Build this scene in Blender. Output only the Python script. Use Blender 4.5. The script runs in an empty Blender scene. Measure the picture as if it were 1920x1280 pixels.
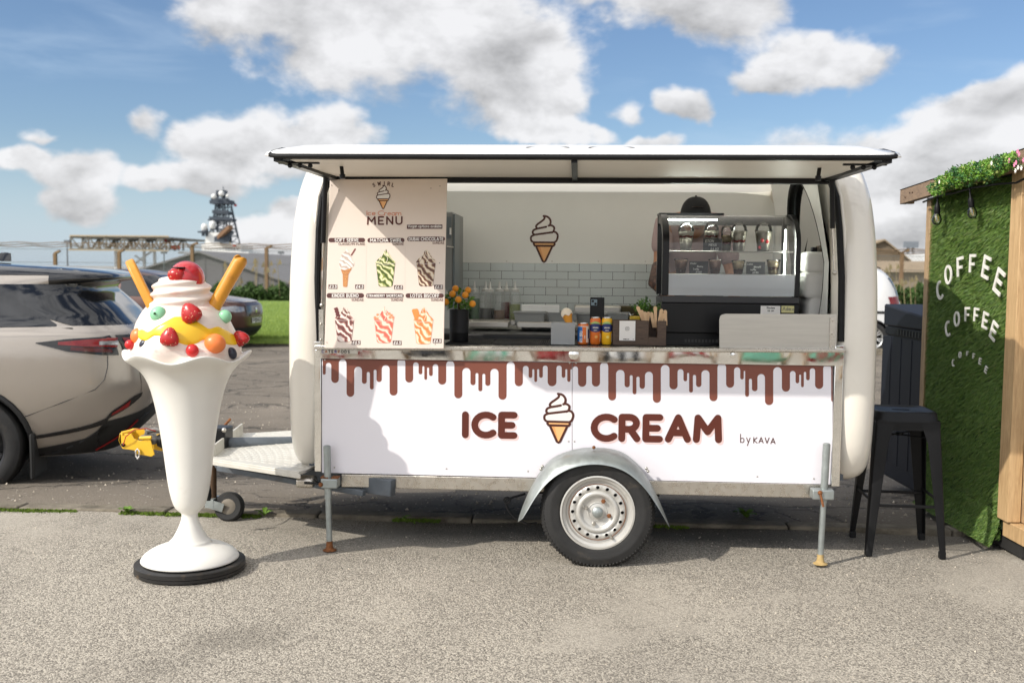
import bpy, bmesh, math, random
import numpy as np
from mathutils import Vector, Matrix, Quaternion
random.seed(7)
rng = np.random.default_rng(7)
scene = bpy.context.scene
COL = scene.collection
PI = math.pi
R = math.radians

# ------------------------------------------------------------------ camera
F = 1900.0                                    # focal length in photo pixels (1920 wide)
CAM = Vector((0.0, -5.10, 1.45))
YAW, PITCH, ROLL = R(3.7), R(4.06), 0.0095
fwd = Vector((-math.sin(YAW) * math.cos(PITCH), math.cos(YAW) * math.cos(PITCH), -math.sin(PITCH)))
right = fwd.cross(Vector((0, 0, 1))).normalized()
up = right.cross(fwd)
CM = Matrix((right, up, -fwd)).transposed() @ Matrix.Rotation(ROLL, 3, 'Z')
cam_data = bpy.data.cameras.new('camera')
cam = bpy.data.objects.new('camera', cam_data)
COL.objects.link(cam)
cam.matrix_world = Matrix.Translation(CAM) @ CM.to_4x4()
cam_data.sensor_width = 36.0
cam_data.lens = 36.0 * F / 1920.0
cam_data.clip_start = 0.05
cam_data.clip_end = 6000
cam_data.dof.use_dof = True
cam_data.dof.focus_distance = 5.0
cam_data.dof.aperture_fstop = 3.2
scene.camera = cam

def ray(px, py):
    return CM @ Vector(((px - 960) / F, -(py - 640) / F, -1.0))
def PY(px, py, Y):                             # point seen at a photo pixel, at depth plane Y
    d = ray(px, py); return CAM + d * ((Y - CAM.y) / d.y)
def PZ(px, py, Z):
    d = ray(px, py); return CAM + d * ((Z - CAM.z) / d.z)
def PD(px, py, dist):                          # at a distance along the optical axis
    return CAM + ray(px, py) * dist
def PP(px, py, p0, n):
    d = ray(px, py); return CAM + d * ((p0 - CAM).dot(n) / d.dot(n))

# ------------------------------------------------------------------ sun and sky
SUN_TRAVEL = Vector((0.97, 0.72, -0.92)).normalized()
sd = bpy.data.lights.new('sun', 'SUN')
sd.energy = 2.3
sd.angle = R(0.55)
sd.color = (1.0, 0.945, 0.86)
sun = bpy.data.objects.new('sun', sd)
COL.objects.link(sun)
sun.rotation_euler = SUN_TRAVEL.to_track_quat('-Z', 'Y').to_euler()
sun.location = (-6, -6, 8)
scene.view_settings.view_transform = 'Standard'
scene.view_settings.look = 'None'
scene.view_settings.gamma = 1.0
scene.view_settings.exposure = 0.88
scene.view_settings.use_curve_mapping = False
scene.cycles.max_bounces = 10
scene.cycles.diffuse_bounces = 6
scene.cycles.transparent_max_bounces = 16
scene.cycles.caustics_reflective = False
scene.cycles.caustics_refractive = False
scene.cycles.use_denoising = True

world = bpy.data.worlds.new('World')
scene.world = world
world.use_nodes = True
wn, wl = world.node_tree.nodes, world.node_tree.links
wn.clear()

class NB:                                      # tiny node-expression helper
    def __init__(s, tree): s.t = tree
    def new(s, typ, **kw):
        n = s.t.nodes.new(typ)
        for k, v in kw.items(): setattr(n, k, v)
        return n
    def put(s, sock, v):
        if isinstance(v, bpy.types.NodeSocket): s.t.links.new(v, sock)
        else: sock.default_value = v
    def math(s, op, a, b=0.0, c=0.0, clamp=False):
        n = s.new('ShaderNodeMath', operation=op, use_clamp=clamp)
        for i, v in enumerate((a, b, c)): s.put(n.inputs[i], v)
        return n.outputs[0]
    def vec(s, op, a, b=(0, 0, 0), out=0):
        n = s.new('ShaderNodeVectorMath', operation=op)
        s.put(n.inputs[0], a); s.put(n.inputs[1], b)
        return n.outputs[out]
    def sstep(s, v, lo, hi, a=0.0, b=1.0):
        n = s.new('ShaderNodeMapRange', interpolation_type='SMOOTHSTEP')
        for i, x in enumerate((v, lo, hi, a, b)): s.put(n.inputs[i], x)
        return n.outputs[0]
    def lin(s, v, lo, hi, a=0.0, b=1.0):
        n = s.new('ShaderNodeMapRange')
        for i, x in enumerate((v, lo, hi, a, b)): s.put(n.inputs[i], x)
        return n.outputs[0]
    def noise(s, vec, scale, detail=6.0, rough=0.55, dist=0.0, out=0):
        n = s.new('ShaderNodeTexNoise')
        if vec is not None: s.put(n.inputs['Vector'], vec)
        n.inputs['Scale'].default_value = scale; n.inputs['Detail'].default_value = detail
        n.inputs['Roughness'].default_value = rough; n.inputs['Distortion'].default_value = dist
        return n.outputs[out]
    def voro(s, vec, scale, feature='F1', out=0, rnd=1.0):
        n = s.new('ShaderNodeTexVoronoi', feature=feature)
        if vec is not None: s.put(n.inputs['Vector'], vec)
        n.inputs['Scale'].default_value = scale
        n.inputs['Randomness'].default_value = rnd
        return n.outputs[out]
    def mix(s, f, a, b):
        n = s.new('ShaderNodeMix', data_type='RGBA')
        s.put(n.inputs[0], f); s.put(n.inputs[6], a); s.put(n.inputs[7], b)
        return n.outputs[2]
    def xyz(s, x, y, z):
        n = s.new('ShaderNodeCombineXYZ')
        for i, v in enumerate((x, y, z)): s.put(n.inputs[i], v)
        return n.outputs[0]

W = NB(world.node_tree)
SKY = 0.060
tc = W.new('ShaderNodeTexCoord')
sepn = W.new('ShaderNodeSeparateXYZ'); wl.new(tc.outputs['Generated'], sepn.inputs[0])
dx, dy, dz = sepn.outputs
ysafe = W.math('MAXIMUM', dy, 0.12)
u_ = W.math('DIVIDE', dx, ysafe); v_ = W.math('DIVIDE', dz, ysafe)
# clouds grow where the photograph shows them; the same kind of cloud goes on all round the sky
warp = W.noise(tc.outputs['Generated'], 5.0, 4.0, 0.6, 0.0, 1)
uv = W.vec('ADD', W.xyz(u_, v_, 0.0), W.vec('MULTIPLY', W.vec('SUBTRACT', warp, (0.5, 0.5, 0.5)), (0.12, 0.08, 0)))
uv = W.vec('ADD', uv, W.vec('MULTIPLY', W.vec('SUBTRACT', W.noise(tc.outputs['Generated'], 17.0, 3.0, 0.6, 0.0, 1), (0.5, 0.5, 0.5)), (0.05, 0.03, 0)))
def uvp(px, py):
    d = ray(px, py); return d.x / d.y, d.z / d.y
CLOUDS = [(520, 0, 270, 100), (760, 60, 300, 150), (930, 120, 215, 130), (985, 185, 150, 62), (700, -60, 500, 120),
          (1290, 5, 195, 82), (1140, -40, 200, 70), (1540, 95, 165, 62), (1450, 130, 90, 50),
          (1760, 262, 330, 72), (1890, 205, 170, 75), (1650, 315, 300, 85), (1860, 340, 260, 150), (1700, 420, 260, 75),
          (1195, 195, 62, 34), (1310, 185, 76, 42), (1225, 258, 80, 26),
          (520, 255, 190, 78), (420, 245, 130, 62), (265, 215, 60, 40), (610, 240, 95, 55), (380, 310, 110, 50),
          (130, 320, 135, 58), (140, 378, 120, 58), (45, 290, 90, 42), (60, 246, 62, 20), (300, 320, 90, 40),
          (500, 430, 170, 62), (560, 380, 80, 50), (1040, 240, 120, 30)]
field = None; hsum = None; wsum = None
for (cx, cy, rx, ry) in CLOUDS:
    u0, v0 = uvp(cx, cy)
    t = W.vec('MULTIPLY', W.vec('SUBTRACT', uv, (u0, v0, 0)), (F / rx, F / ry, 0))
    g = W.math('SUBTRACT', 1.0, W.vec('LENGTH', t, out=1))
    if rx < 75: g = W.math('MULTIPLY', g, 0.55)
    wg = W.math('POWER', W.math('MAXIMUM', g, 0.001), 1.5); tv = W.new('ShaderNodeSeparateXYZ'); W.put(tv.inputs[0], t); hv_ = W.math('MULTIPLY', wg, tv.outputs[1])
    hsum = hv_ if hsum is None else W.math('ADD', hsum, hv_); wsum = wg if wsum is None else W.math('ADD', wsum, wg)
    field = g if field is None else W.math('SMOOTH_MAX', field, g, 0.25)
stretch = W.vec('MULTIPLY', tc.outputs['Generated'], (1.0, 1.0, 1.7))
n1 = W.noise(stretch, 7.5, 12.0, 0.62, 0.15)
n2 = W.noise(W.vec('ADD', stretch, (0.022, 0.010, -0.030)), 7.5, 8.0, 0.56, 0.15)
nb = W.noise(stretch, 2.6, 3.0, 0.5)
outside = W.math('SUBTRACT', W.math('MULTIPLY', nb, 2.4), 0.86)          # cloud cover away from the view
behind = W.sstep(dy, 0.30, 0.62)
side = W.math('MULTIPLY', behind, W.math('SUBTRACT', 1.0, W.sstep(W.math('ABSOLUTE', u_), 0.72, 0.95)))
side = W.math('MULTIPLY', side, W.math('SUBTRACT', 1.0, W.sstep(v_, 0.5, 0.7)))
fld = W.math('ADD', W.math('MULTIPLY', field, side), W.math('MULTIPLY', outside, W.math('SUBTRACT', 1.0, side)))
dens_in = W.math('ADD', W.math('MULTIPLY', fld, 1.0), W.math('MULTIPLY', W.math('SUBTRACT', n1, 0.5), 1.40))
dens = W.sstep(dens_in, 0.04, 0.36)
dens = W.math('MULTIPLY', dens, 0.97)
# thin high wisps
wisp = W.sstep(W.noise(W.vec('MULTIPLY', tc.outputs['Generated'], (2.2, 2.2, 11.0)), 2.4, 7.0, 0.55, 0.4), 0.50, 0.80, 0.0, 0.30)
haze = W.math('MULTIPLY', W.sstep(dz, 0.13, 0.0), 0.62)
thin = W.math('MAXIMUM', wisp, haze)
light = W.math('ADD', 0.97, W.math('MULTIPLY', W.math('SUBTRACT', n1, n2), 1.7))
thick = W.sstep(dens_in, 0.55, 1.35)
light = W.math('SUBTRACT', light, W.math('MULTIPLY', thick, 0.14))
base_n = W.noise(W.vec('ADD', stretch, (3.1, 0.4, 0.2)), 4.0, 5.0, 0.5)
light = W.math('SUBTRACT', light, W.math('MULTIPLY', W.sstep(base_n, 0.45, 0.7), W.math('MULTIPLY', thick, 0.30)))
hrel = W.math('DIVIDE', hsum, wsum)                      # +1 at the top of a bank, -1 at its flat base
light = W.math('ADD', light, W.math('MULTIPLY', side, W.math('SUBTRACT', W.math('MULTIPLY', hrel, 0.20), 0.05)))
light = W.math('MINIMUM', W.math('MAXIMUM', light, 0.50), 1.05)
# clouds round the sun's side of the sky scatter its light forward and are brighter
sund = W.vec('DOT_PRODUCT', tc.outputs['Generated'], tuple(-SUN_TRAVEL), out=1)
light = W.math('MULTIPLY', light, W.sstep(sund, -0.1, 1.0, 1.0, 2.6))
lc = W.vec('MULTIPLY', W.xyz(light, light, light), (0.475 / SKY, 0.475 / SKY, 0.483 / SKY))
sky = W.new('ShaderNodeTexSky', sky_type='NISHITA')
sky.sun_disc = False
sky.sun_elevation = R(37.5)
sky.sun_rotation = R(233.4)
sky.altitude = 0
sky.air_density = 1.0
sky.dust_density = 0.5
sky.ozone_density = 2.8
skyc = W.mix(thin, W.vec('MULTIPLY', sky.outputs[0], (0.94, 0.99, 1.07)), (0.325 / SKY, 0.405 / SKY, 0.50 / SKY, 1))
final = W.mix(dens, skyc, lc)
bg = W.new('ShaderNodeBackground'); bg.inputs[1].default_value = SKY
wl.new(final, bg.inputs[0])
wo = W.new('ShaderNodeOutputWorld'); wl.new(bg.outputs[0], wo.inputs[0])
world.cycles.sampling_method = 'MANUAL'
world.cycles.sample_map_resolution = 512

# ------------------------------------------------------------------ colours and materials
def S(r, g, b):
    f = lambda c: (c / 255 / 12.92) if c / 255 <= 0.04045 else ((c / 255 + 0.055) / 1.055) ** 2.4
    return (f(r), f(g), f(b), 1.0)
MATS = {}
def mat(name, col, rough=0.5, metal=0.0, var=0.08, vs=6.0, bump=0.0, bs=60.0, coat=0.0, trans=0.0, ior=1.45,
        emit=None, alpha=1.0, dirt=None, rvar=0.0, stretch=None, sss=0.0, spec=0.5):
    """procedural principled material; dirt = (colour, amount, scale)"""
    if name in MATS: return MATS[name]
    m = bpy.data.materials.new(name); m.use_nodes = True
    t = m.node_tree; t.nodes.clear(); N = NB(t)
    p = N.new('ShaderNodeBsdfPrincipled'); o = N.new('ShaderNodeOutputMaterial')
    t.links.new(p.outputs[0], o.inputs[0])
    co = N.new('ShaderNodeTexCoord').outputs['Object']
    if stretch: co = N.vec('MULTIPLY', co, stretch)
    c = tuple(col[:3])
    lo = tuple(max(0, x * (1 - var)) for x in c) + (1,); hi = tuple(min(1, x * (1 + var)) for x in c) + (1,)
    nz = N.noise(co, vs, 5.0, 0.6)
    colr = N.mix(N.lin(nz, 0.3, 0.7), lo, hi)
    if dirt:
        dcol, amt, dsc = dirt
        dm = N.sstep(N.noise(co, dsc, 8.0, 0.65, 0.4), 0.62 - amt * 0.3, 0.80)
        colr = N.mix(N.math('MULTIPLY', dm, min(1.0, 0.35 + amt)), colr, tuple(dcol[:3]) + (1,))
    N.put(p.inputs['Base Color'], colr)
    if rvar: N.put(p.inputs['Roughness'], N.lin(N.noise(co, vs * 2.3, 6.0, 0.6), 0.3, 0.7, max(0, rough - rvar), min(1, rough + rvar)))
    else: p.inputs['Roughness'].default_value = rough
    p.inputs['Metallic'].default_value = metal
    p.inputs['Specular IOR Level'].default_value = spec
    p.inputs['Coat Weight'].default_value = coat
    p.inputs['Coat Roughness'].default_value = 0.06
    p.inputs['Transmission Weight'].default_value = trans
    p.inputs['IOR'].default_value = ior
    p.inputs['Alpha'].default_value = alpha
    if sss:
        p.inputs['Subsurface Weight'].default_value = sss
        p.inputs['Subsurface Scale'].default_value = 0.02
    if emit:
        p.inputs['Emission Color'].default_value = tuple(emit[0][:3]) + (1,); p.inputs['Emission Strength'].default_value = emit[1]
    if bump:
        b = N.new('ShaderNodeBump'); b.inputs['Strength'].default_value = bump; b.inputs['Distance'].default_value = 0.01
        N.put(b.inputs['Height'], N.noise(co, bs, 6.0, 0.6)); t.links.new(b.outputs[0], p.inputs['Normal'])
    MATS[name] = m
    return m
def custom(name, fn):
    if name in MATS: return MATS[name]
    m = bpy.data.materials.new(name); m.use_nodes = True
    t = m.node_tree; t.nodes.clear(); N = NB(t)
    p = N.new('ShaderNodeBsdfPrincipled'); o = N.new('ShaderNodeOutputMaterial')
    t.links.new(p.outputs[0], o.inputs[0])
    co = N.new('ShaderNodeTexCoord').outputs['Object']
    fn(N, p, co, o); MATS[name] = m
    return m
def clear_glass(name, tint=(1, 1, 1), refl=0.08, rough=0.02, fres=1.5):
    """thin pane: see-through with a real mirror reflection on top"""
    def fn(N, p, co, o):
        tr = N.new('ShaderNodeBsdfTransparent'); tr.inputs[0].default_value = tuple(tint) + (1,)
        gl = N.new('ShaderNodeBsdfGlossy'); gl.inputs['Roughness'].default_value = rough
        fr = N.new('ShaderNodeFresnel'); fr.inputs[0].default_value = fres
        mx = N.new('ShaderNodeMixShader')
        N.put(mx.inputs[0], N.math('ADD', fr.outputs[0], refl, clamp=True))
        N.t.links.new(tr.outputs[0], mx.inputs[1]); N.t.links.new(gl.outputs[0], mx.inputs[2])
        N.t.links.new(mx.outputs[0], o.inputs[0])
    return custom(name, fn)

# ------------------------------------------------------------------ mesh helpers
class M:
    def __init__(s): s.v = []; s.f = []; s.m = []
    def add(s, vs, fs, mi=0):
        o = len(s.v); s.v.extend(tuple(v) for v in vs)
        for f in fs: s.f.append(tuple(i + o for i in f)); s.m.append(mi)
        return s
    def box(s, p0, p1, mi=0, X=None):
        x0, y0, z0 = p0; x1, y1, z1 = p1
        vs = [Vector(q) for q in ((x0, y0, z0), (x1, y0, z0), (x1, y1, z0), (x0, y1, z0), (x0, y0, z1), (x1, y0, z1), (x1, y1, z1), (x0, y1, z1))]
        if X is not None: vs = [X @ v for v in vs]
        return s.add(vs, [(0, 3, 2, 1), (4, 5, 6, 7), (0, 1, 5, 4), (1, 2, 6, 5), (2, 3, 7, 6), (3, 0, 4, 7)], mi)
    def hexa(s, q, mi=0):                      # 8 corners: bottom ring, top ring
        return s.add(q, [(0, 3, 2, 1), (4, 5, 6, 7), (0, 1, 5, 4), (1, 2, 6, 5), (2, 3, 7, 6), (3, 0, 4, 7)], mi)
    def bar(s, a, b, w, h=None, mi=0, upv=(0, 0, 1)):
        a, b = Vector(a), Vector(b); h = w if h is None else h
        d = (b - a).normalized(); uu = Vector(upv)
        if abs(d.dot(uu)) > 0.98: uu = Vector((0, 1, 0))
        r = d.cross(uu).normalized(); uu = r.cross(d)
        q = [a - r * w / 2 - uu * h / 2, a + r * w / 2 - uu * h / 2, a + r * w / 2 + uu * h / 2, a - r * w / 2 + uu * h / 2]
        return s.add(q + [v + (b - a) for v in q], [(0, 1, 2, 3), (7, 6, 5, 4), (0, 4, 5, 1), (1, 5, 6, 2), (2, 6, 7, 3), (3, 7, 4, 0)], mi)
    def tube(s, pts, r, n=8, closed=False, mi=0, cap=True, flat=1.0, upv=None):
        pts = [Vector(p) for p in pts]; k = len(pts)
        rs = list(r) if isinstance(r, (list, tuple)) else [r] * k
        vs = []; prev = None
        for i in range(k):
            a = pts[i - 1] if (i or closed) else pts[i]; b = pts[(i + 1) % k] if (i < k - 1 or closed) else pts[i]
            d = (b - a).normalized() if (b - a).length > 1e-9 else Vector((0, 0, 1))
            if upv is not None: x = d.cross(Vector(upv))
            elif prev is None: x = d.cross(Vector((0, 0, 1)) if abs(d.z) < 0.9 else Vector((0, 1, 0)))
            else: x = prev - d * prev.dot(d)
            x = x.normalized() if x.length > 1e-9 else Vector((1, 0, 0))
            prev = x; y = d.cross(x)
            for j in range(n):
                an = 2 * PI * j / n
                vs.append(pts[i] + x * (rs[i] * math.cos(an)) + y * (rs[i] * flat * math.sin(an)))
        fs = []
        for i in range(k if closed else k - 1):
            i2 = (i + 1) % k
            for j in range(n): fs.append((i * n + j, i * n + (j + 1) % n, i2 * n + (j + 1) % n, i2 * n + j))
        if cap and not closed: fs.append(tuple(range(n))[::-1]); fs.append(tuple(range((k - 1) * n, k * n)))
        return s.add(vs, fs, mi)
    def cyl(s, a, b, r, n=16, mi=0, r2=None):
        return s.tube([a, b], [r, r if r2 is None else r2], n, mi=mi)
    def lathe(s, prof, n=32, c=(0, 0, 0), mi=0, X=None, wob=None, cap=True):
        vs = []; c = Vector(c)
        for (r, z) in prof:
            for j in range(n):
                an = 2 * PI * j / n
                rr, zz = (r, z) if wob is None else wob(r, z, an)
                p = Vector((rr * math.cos(an), rr * math.sin(an), zz))
                vs.append((X @ p if X is not None else p) + c)
        fs = []
        for i in range(len(prof) - 1):
            for j in range(n): fs.append((i * n + j, i * n + (j + 1) % n, (i + 1) * n + (j + 1) % n, (i + 1) * n + j))
        if cap and prof[0][0] > 1e-5: fs.append(tuple(range(n))[::-1])
        if cap and prof[-1][0] > 1e-5: fs.append(tuple(range((len(prof) - 1) * n, len(prof) * n)))
        return s.add(vs, fs, mi)
    def ball(s, c, r, nu=14, nv=9, mi=0, X=None):
        r = Vector((r, r, r)) if isinstance(r, (int, float)) else Vector(r)
        vs = []; fs = []; c = Vector(c)
        for i in range(nv + 1):
            th = PI * i / nv
            for j in range(nu):
                an = 2 * PI * j / nu
                p = Vector((r.x * math.sin(th) * math.cos(an), r.y * math.sin(th) * math.sin(an), r.z * math.cos(th)))
                vs.append((X @ p if X is not None else p) + c)
        for i in range(nv):
            for j in range(nu): fs.append((i * nu + j, (i + 1) * nu + j, (i + 1) * nu + (j + 1) % nu, i * nu + (j + 1) % nu))
        return s.add(vs, fs, mi)
    def prism(s, poly, d, mi=0, cap=True):     # poly: world points in one plane; d: extrusion vector
        poly = [Vector(p) for p in poly]; d = Vector(d); n = len(poly)
        fs = [(i, (i + 1) % n, (i + 1) % n + n, i + n) for i in range(n)]
        if cap: fs += [tuple(range(n))[::-1], tuple(range(n, 2 * n))]
        return s.add(poly + [p + d for p in poly], fs, mi)
    def grid(s, rows, mi=0, closeu=False, closev=False):
        nr, nc = len(rows), len(rows[0])
        vs = [p for r in rows for p in r]; fs = []
        for i in range(nr if closev else nr - 1):
            for j in range(nc if closeu else nc - 1):
                a, b = i * nc + j, i * nc + (j + 1) % nc; i2 = (i + 1) % nr
                fs.append((a, b, i2 * nc + (j + 1) % nc, i2 * nc + j))
        return s.add(vs, fs, mi)

def mesh_of(m, name, mats, smooth=35):
    me = bpy.data.meshes.new(name)
    me.from_pydata([tuple(v) for v in m.v], [], m.f)
    for x in (mats if isinstance(mats, (list, tuple)) else [mats]): me.materials.append(x)
    if any(m.m): me.polygons.foreach_set('material_index', m.m)
    me.update()
    if smooth:
        me.shade_smooth()
        if smooth < 180: me.set_sharp_from_angle(angle=R(smooth))
    return me
ROOT = {}
def tag(o, label=None, cat=None, group=None, kind=None):
    if label: o['label'] = label
    if cat: o['category'] = cat
    if group: o['group'] = group
    if kind: o['kind'] = kind
    return o
def thing(name, label, cat, loc=(0, 0, 0), group=None, rotz=0.0):
    o = bpy.data.objects.new(name, None); COL.objects.link(o)
    o.location = loc; o.rotation_euler = (0, 0, rotz); o.empty_display_size = 0.1
    tag(o, label, cat, group)
    ROOT[o.name] = Matrix.Translation(Vector(loc)) @ Matrix.Rotation(rotz, 4, 'Z')
    return o
def obj(m, name, mats, parent=None, bevel=0.0, smooth=35, local=False, seg=2, solid=0.0, sub=0):
    me = mesh_of(m, name, mats, smooth) if isinstance(m, M) else m
    o = bpy.data.objects.new(name, me); COL.objects.link(o)
    if parent is not None:
        o.parent = parent
        if not local and parent.name in ROOT: o.matrix_parent_inverse = ROOT[parent.name].inverted()
    if solid:
        d = o.modifiers.new('solid', 'SOLIDIFY'); d.thickness = solid; d.offset = 0
    if sub:
        d = o.modifiers.new('sub', 'SUBSURF'); d.levels = sub; d.render_levels = sub
    if bevel:
        b = o.modifiers.new('bevel', 'BEVEL'); b.width = bevel; b.segments = seg; b.limit_method = 'ANGLE'; b.angle_limit = R(40)
        b.harden_normals = False
    return o
def kids(o): return [c for c in bpy.data.objects if c.parent == o]
def copy_tree(o, parent=None, children=None):
    c = o.copy(); COL.objects.link(c)
    if parent is not None: c.parent = parent
    for ch in (kids(o)): copy_tree(ch, c)
    return c

# ------------------------------------------------------------------ stroke lettering (rounded print)
def arc(cx, cy, rx, ry, a0, a1, n=12):
    return [(cx + rx * math.cos(R(a0 + (a1 - a0) * i / n)), cy + ry * math.sin(R(a0 + (a1 - a0) * i / n))) for i in range(n + 1)]
GL = {
 'A': (.78, [[(0, 0), (.39, 1), (.78, 0)], [(.15, .3), (.63, .3)]]),
 'B': (.6, [[(0, 0), (0, 1), (.3, 1)] + arc(.3, .76, .25, .24, 90, -90) + [(0, .52)], [(.3, .52)] + arc(.32, .26, .28, .26, 90, -90) + [(0, 0)]]),
 'C': (.78, [arc(.5, .5, .5, .5, 50, 310, 18)]),
 'D': (.72, [[(0, 0), (0, 1), (.24, 1)] + arc(.24, .5, .48, .5, 90, -90, 16) + [(0, 0)]]),
 'E': (.56, [[(.56, 0), (0, 0), (0, 1), (.56, 1)], [(0, .5), (.47, .5)]]),
 'F': (.54, [[(0, 0), (0, 1), (.54, 1)], [(0, .5), (.46, .5)]]),
 'G': (.86, [arc(.5, .5, .5, .5, 50, 350, 18) + [(.6, .44)]]),
 'H': (.66, [[(0, 0), (0, 1)], [(.66, 0), (.66, 1)], [(0, .5), (.66, .5)]]),
 'I': (.0, [[(0, 0), (0, 1)]]),
 'J': (.45, [[(.45, 1), (.45, .25)] + arc(.22, .25, .23, .25, 0, -170)]),
 'K': (.62, [[(0, 0), (0, 1)], [(.58, 1), (.04, .48), (.62, 0)]]),
 'L': (.5, [[(0, 1), (0, 0), (.5, 0)]]),
 'M': (.9, [[(0, 0), (.05, 1), (.45, .36), (.85, 1), (.9, 0)]]),
 'N': (.68, [[(0, 0), (0, 1), (.68, 0), (.68, 1)]]),
 'O': (.96, [arc(.48, .5, .48, .5, 90, 450, 24)]),
 'P': (.58, [[(0, 0), (0, 1), (.3, 1)] + arc(.3, .72, .28, .28, 90, -90) + [(0, .44)]]),
 'Q': (.96, [arc(.48, .5, .48, .5, 90, 450, 24), [(.6, .25), (.9, -.05)]]),
 'R': (.62, [[(0, 0), (0, 1), (.3, 1)] + arc(.3, .72, .29, .28, 90, -90) + [(0, .44)], [(.34, .44), (.62, 0)]]),
 'S': (.58, [arc(.3, .74, .27, .26, 40, 270, 12) + arc(.3, .24, .28, .24, 90, -140, 12)]),
 'T': (.66, [[(0, 1), (.66, 1)], [(.33, 1), (.33, 0)]]),
 'U': (.68, [[(0, 1), (0, .34)] + arc(.34, .34, .34, .34, 180, 360, 12) + [(.68, 1)]]),
 'V': (.72, [[(0, 1), (.36, 0), (.72, 1)]]),
 'W': (1.05, [[(0, 1), (.26, 0), (.52, .9), (.79, 0), (1.05, 1)]]),
 'X': (.64, [[(0, 0), (.64, 1)], [(0, 1), (.64, 0)]]),
 'Y': (.64, [[(0, 1), (.32, .48), (.64, 1)], [(.32, .48), (.32, 0)]]),
 'Z': (.6, [[(0, 1), (.6, 1), (0, 0), (.6, 0)]]),
 '0': (.62, [arc(.31, .5, .31, .5, 90, 450, 20)]),
 '1': (.25, [[(0, .8), (.25, 1), (.25, 0)]]),
 '2': (.56, [arc(.28, .72, .28, .28, 160, -40, 12) + [(0, 0), (.58, 0)]]),
 '3': (.56, [arc(.26, .75, .26, .25, 140, -90, 12), arc(.26, .25, .3, .25, 90, -150, 12)]),
 '4': (.62, [[(.45, 0), (.45, 1), (0, .3), (.62, .3)]]),
 '5': (.56, [[(.52, 1), (.08, 1), (.04, .55)] + arc(.27, .32, .29, .32, 110, -150, 14)]),
 '6': (.58, [[(.42, 1), (.08, .5)] + arc(.29, .3, .29, .3, 150, 510, 18)]),
 '7': (.54, [[(0, 1), (.54, 1), (.18, 0)]]),
 '8': (.56, [arc(.28, .76, .23, .24, 90, 450, 16), arc(.28, .27, .28, .27, 90, 450, 16)]),
 '9': (.58, [arc(.29, .7, .29, .3, -30, 330, 18), [(.57, .62), (.2, 0)]]),
 '£': (.6, [arc(.36, .74, .22, .26, 20, 180, 8) + [(.14, .3), (.0, 0), (.6, 0)], [(0, .46), (.42, .46)]]),
 '.': (.0, [[(0, 0), (0, .02)]]), '/': (.4, [[(0, -.1), (.4, 1.05)]]), '_': (.5, [[(0, -.1), (.5, -.1)]]), '-': (.35, [[(0, .45), (.35, .45)]]),
 '@': (.9, [arc(.45, .4, .45, .5, -60, 270, 18), arc(.45, .4, .2, .24, 0, 360, 12)]),
 'a': (.46, [arc(.22, .3, .22, .3, 30, 330, 14), [(.46, .6), (.44, .1), (.52, 0)]]),
 'b': (.46, [[(0, 1.05), (.03, 0)], arc(.23, .28, .22, .28, 150, -150, 14)]),
 'c': (.42, [arc(.24, .3, .24, .3, 55, 310, 12)]),
 'd': (.46, [arc(.22, .28, .22, .28, 30, 330, 14), [(.46, 1.05), (.46, 0)]]),
 'e': (.46, [[(.02, .3), (.45, .34)] + arc(.24, .3, .22, .3, 10, 310, 14)]),
 'f': (.3, [arc(.3, .85, .16, .2, 50, 180, 6) + [(.14, 0)], [(0, .55), (.3, .55)]]),
 'g': (.46, [arc(.22, .3, .22, .28, 30, 330, 14), [(.46, .6), (.46, -.2)] + arc(.24, -.2, .22, .16, 0, -150, 6)]),
 'i': (.0, [[(0, .58), (0, 0)], [(0, .86), (0, .9)]]),
 'l': (.0, [[(0, 1.05), (0, 0)]]),
 'm': (.72, [[(0, .6), (0, 0)], [(0, .36)] + arc(.18, .38, .17, .22, 170, 0, 8) + [(.36, 0)], [(.36, .36)] + arc(.54, .38, .17, .22, 170, 0, 8) + [(.72, 0)]]),
 'n': (.42, [[(0, .6), (0, 0)], [(0, .3)] + arc(.21, .36, .2, .24, 170, 0, 8) + [(.42, 0)]]),
 'o': (.5, [arc(.25, .3, .25, .3, 90, 450, 16)]),
 'p': (.46, [[(0, .6), (0, -.36)], arc(.23, .3, .22, .28, 150, -150, 14)]),
 'r': (.3, [[(0, .6), (.02, 0)], [(.02, .35)] + arc(.22, .36, .2, .24, 170, 60, 6)]),
 's': (.36, [arc(.18, .45, .16, .15, 40, 270, 8) + arc(.18, .15, .18, .15, 90, -140, 8)]),
 't': (.32, [[(.14, .9), (.14, .12), (.3, 0)], [(0, .6), (.32, .6)]]),
 'u': (.42, [[(0, .6), (0, .22)] + arc(.21, .22, .21, .22, 180, 360, 8) + [(.42, .6)], [(.42, .6), (.42, 0)]]),
 'v': (.42, [[(0, .6), (.21, 0), (.42, .6)]]),
 'w': (.62, [[(0, .6), (.15, 0), (.31, .5), (.46, 0), (.62, .6)]]),
 'y': (.44, [[(0, .62), (.2, .08)], [(.44, .62), (.12, -.36)]]),
 'x': (.4, [[(0, .6), (.4, 0)], [(0, 0), (.4, .6)]]), 'k': (.4, [[(0, 1), (0, 0)], [(.38, .6), (.02, .25), (.4, 0)]]),
}
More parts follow.
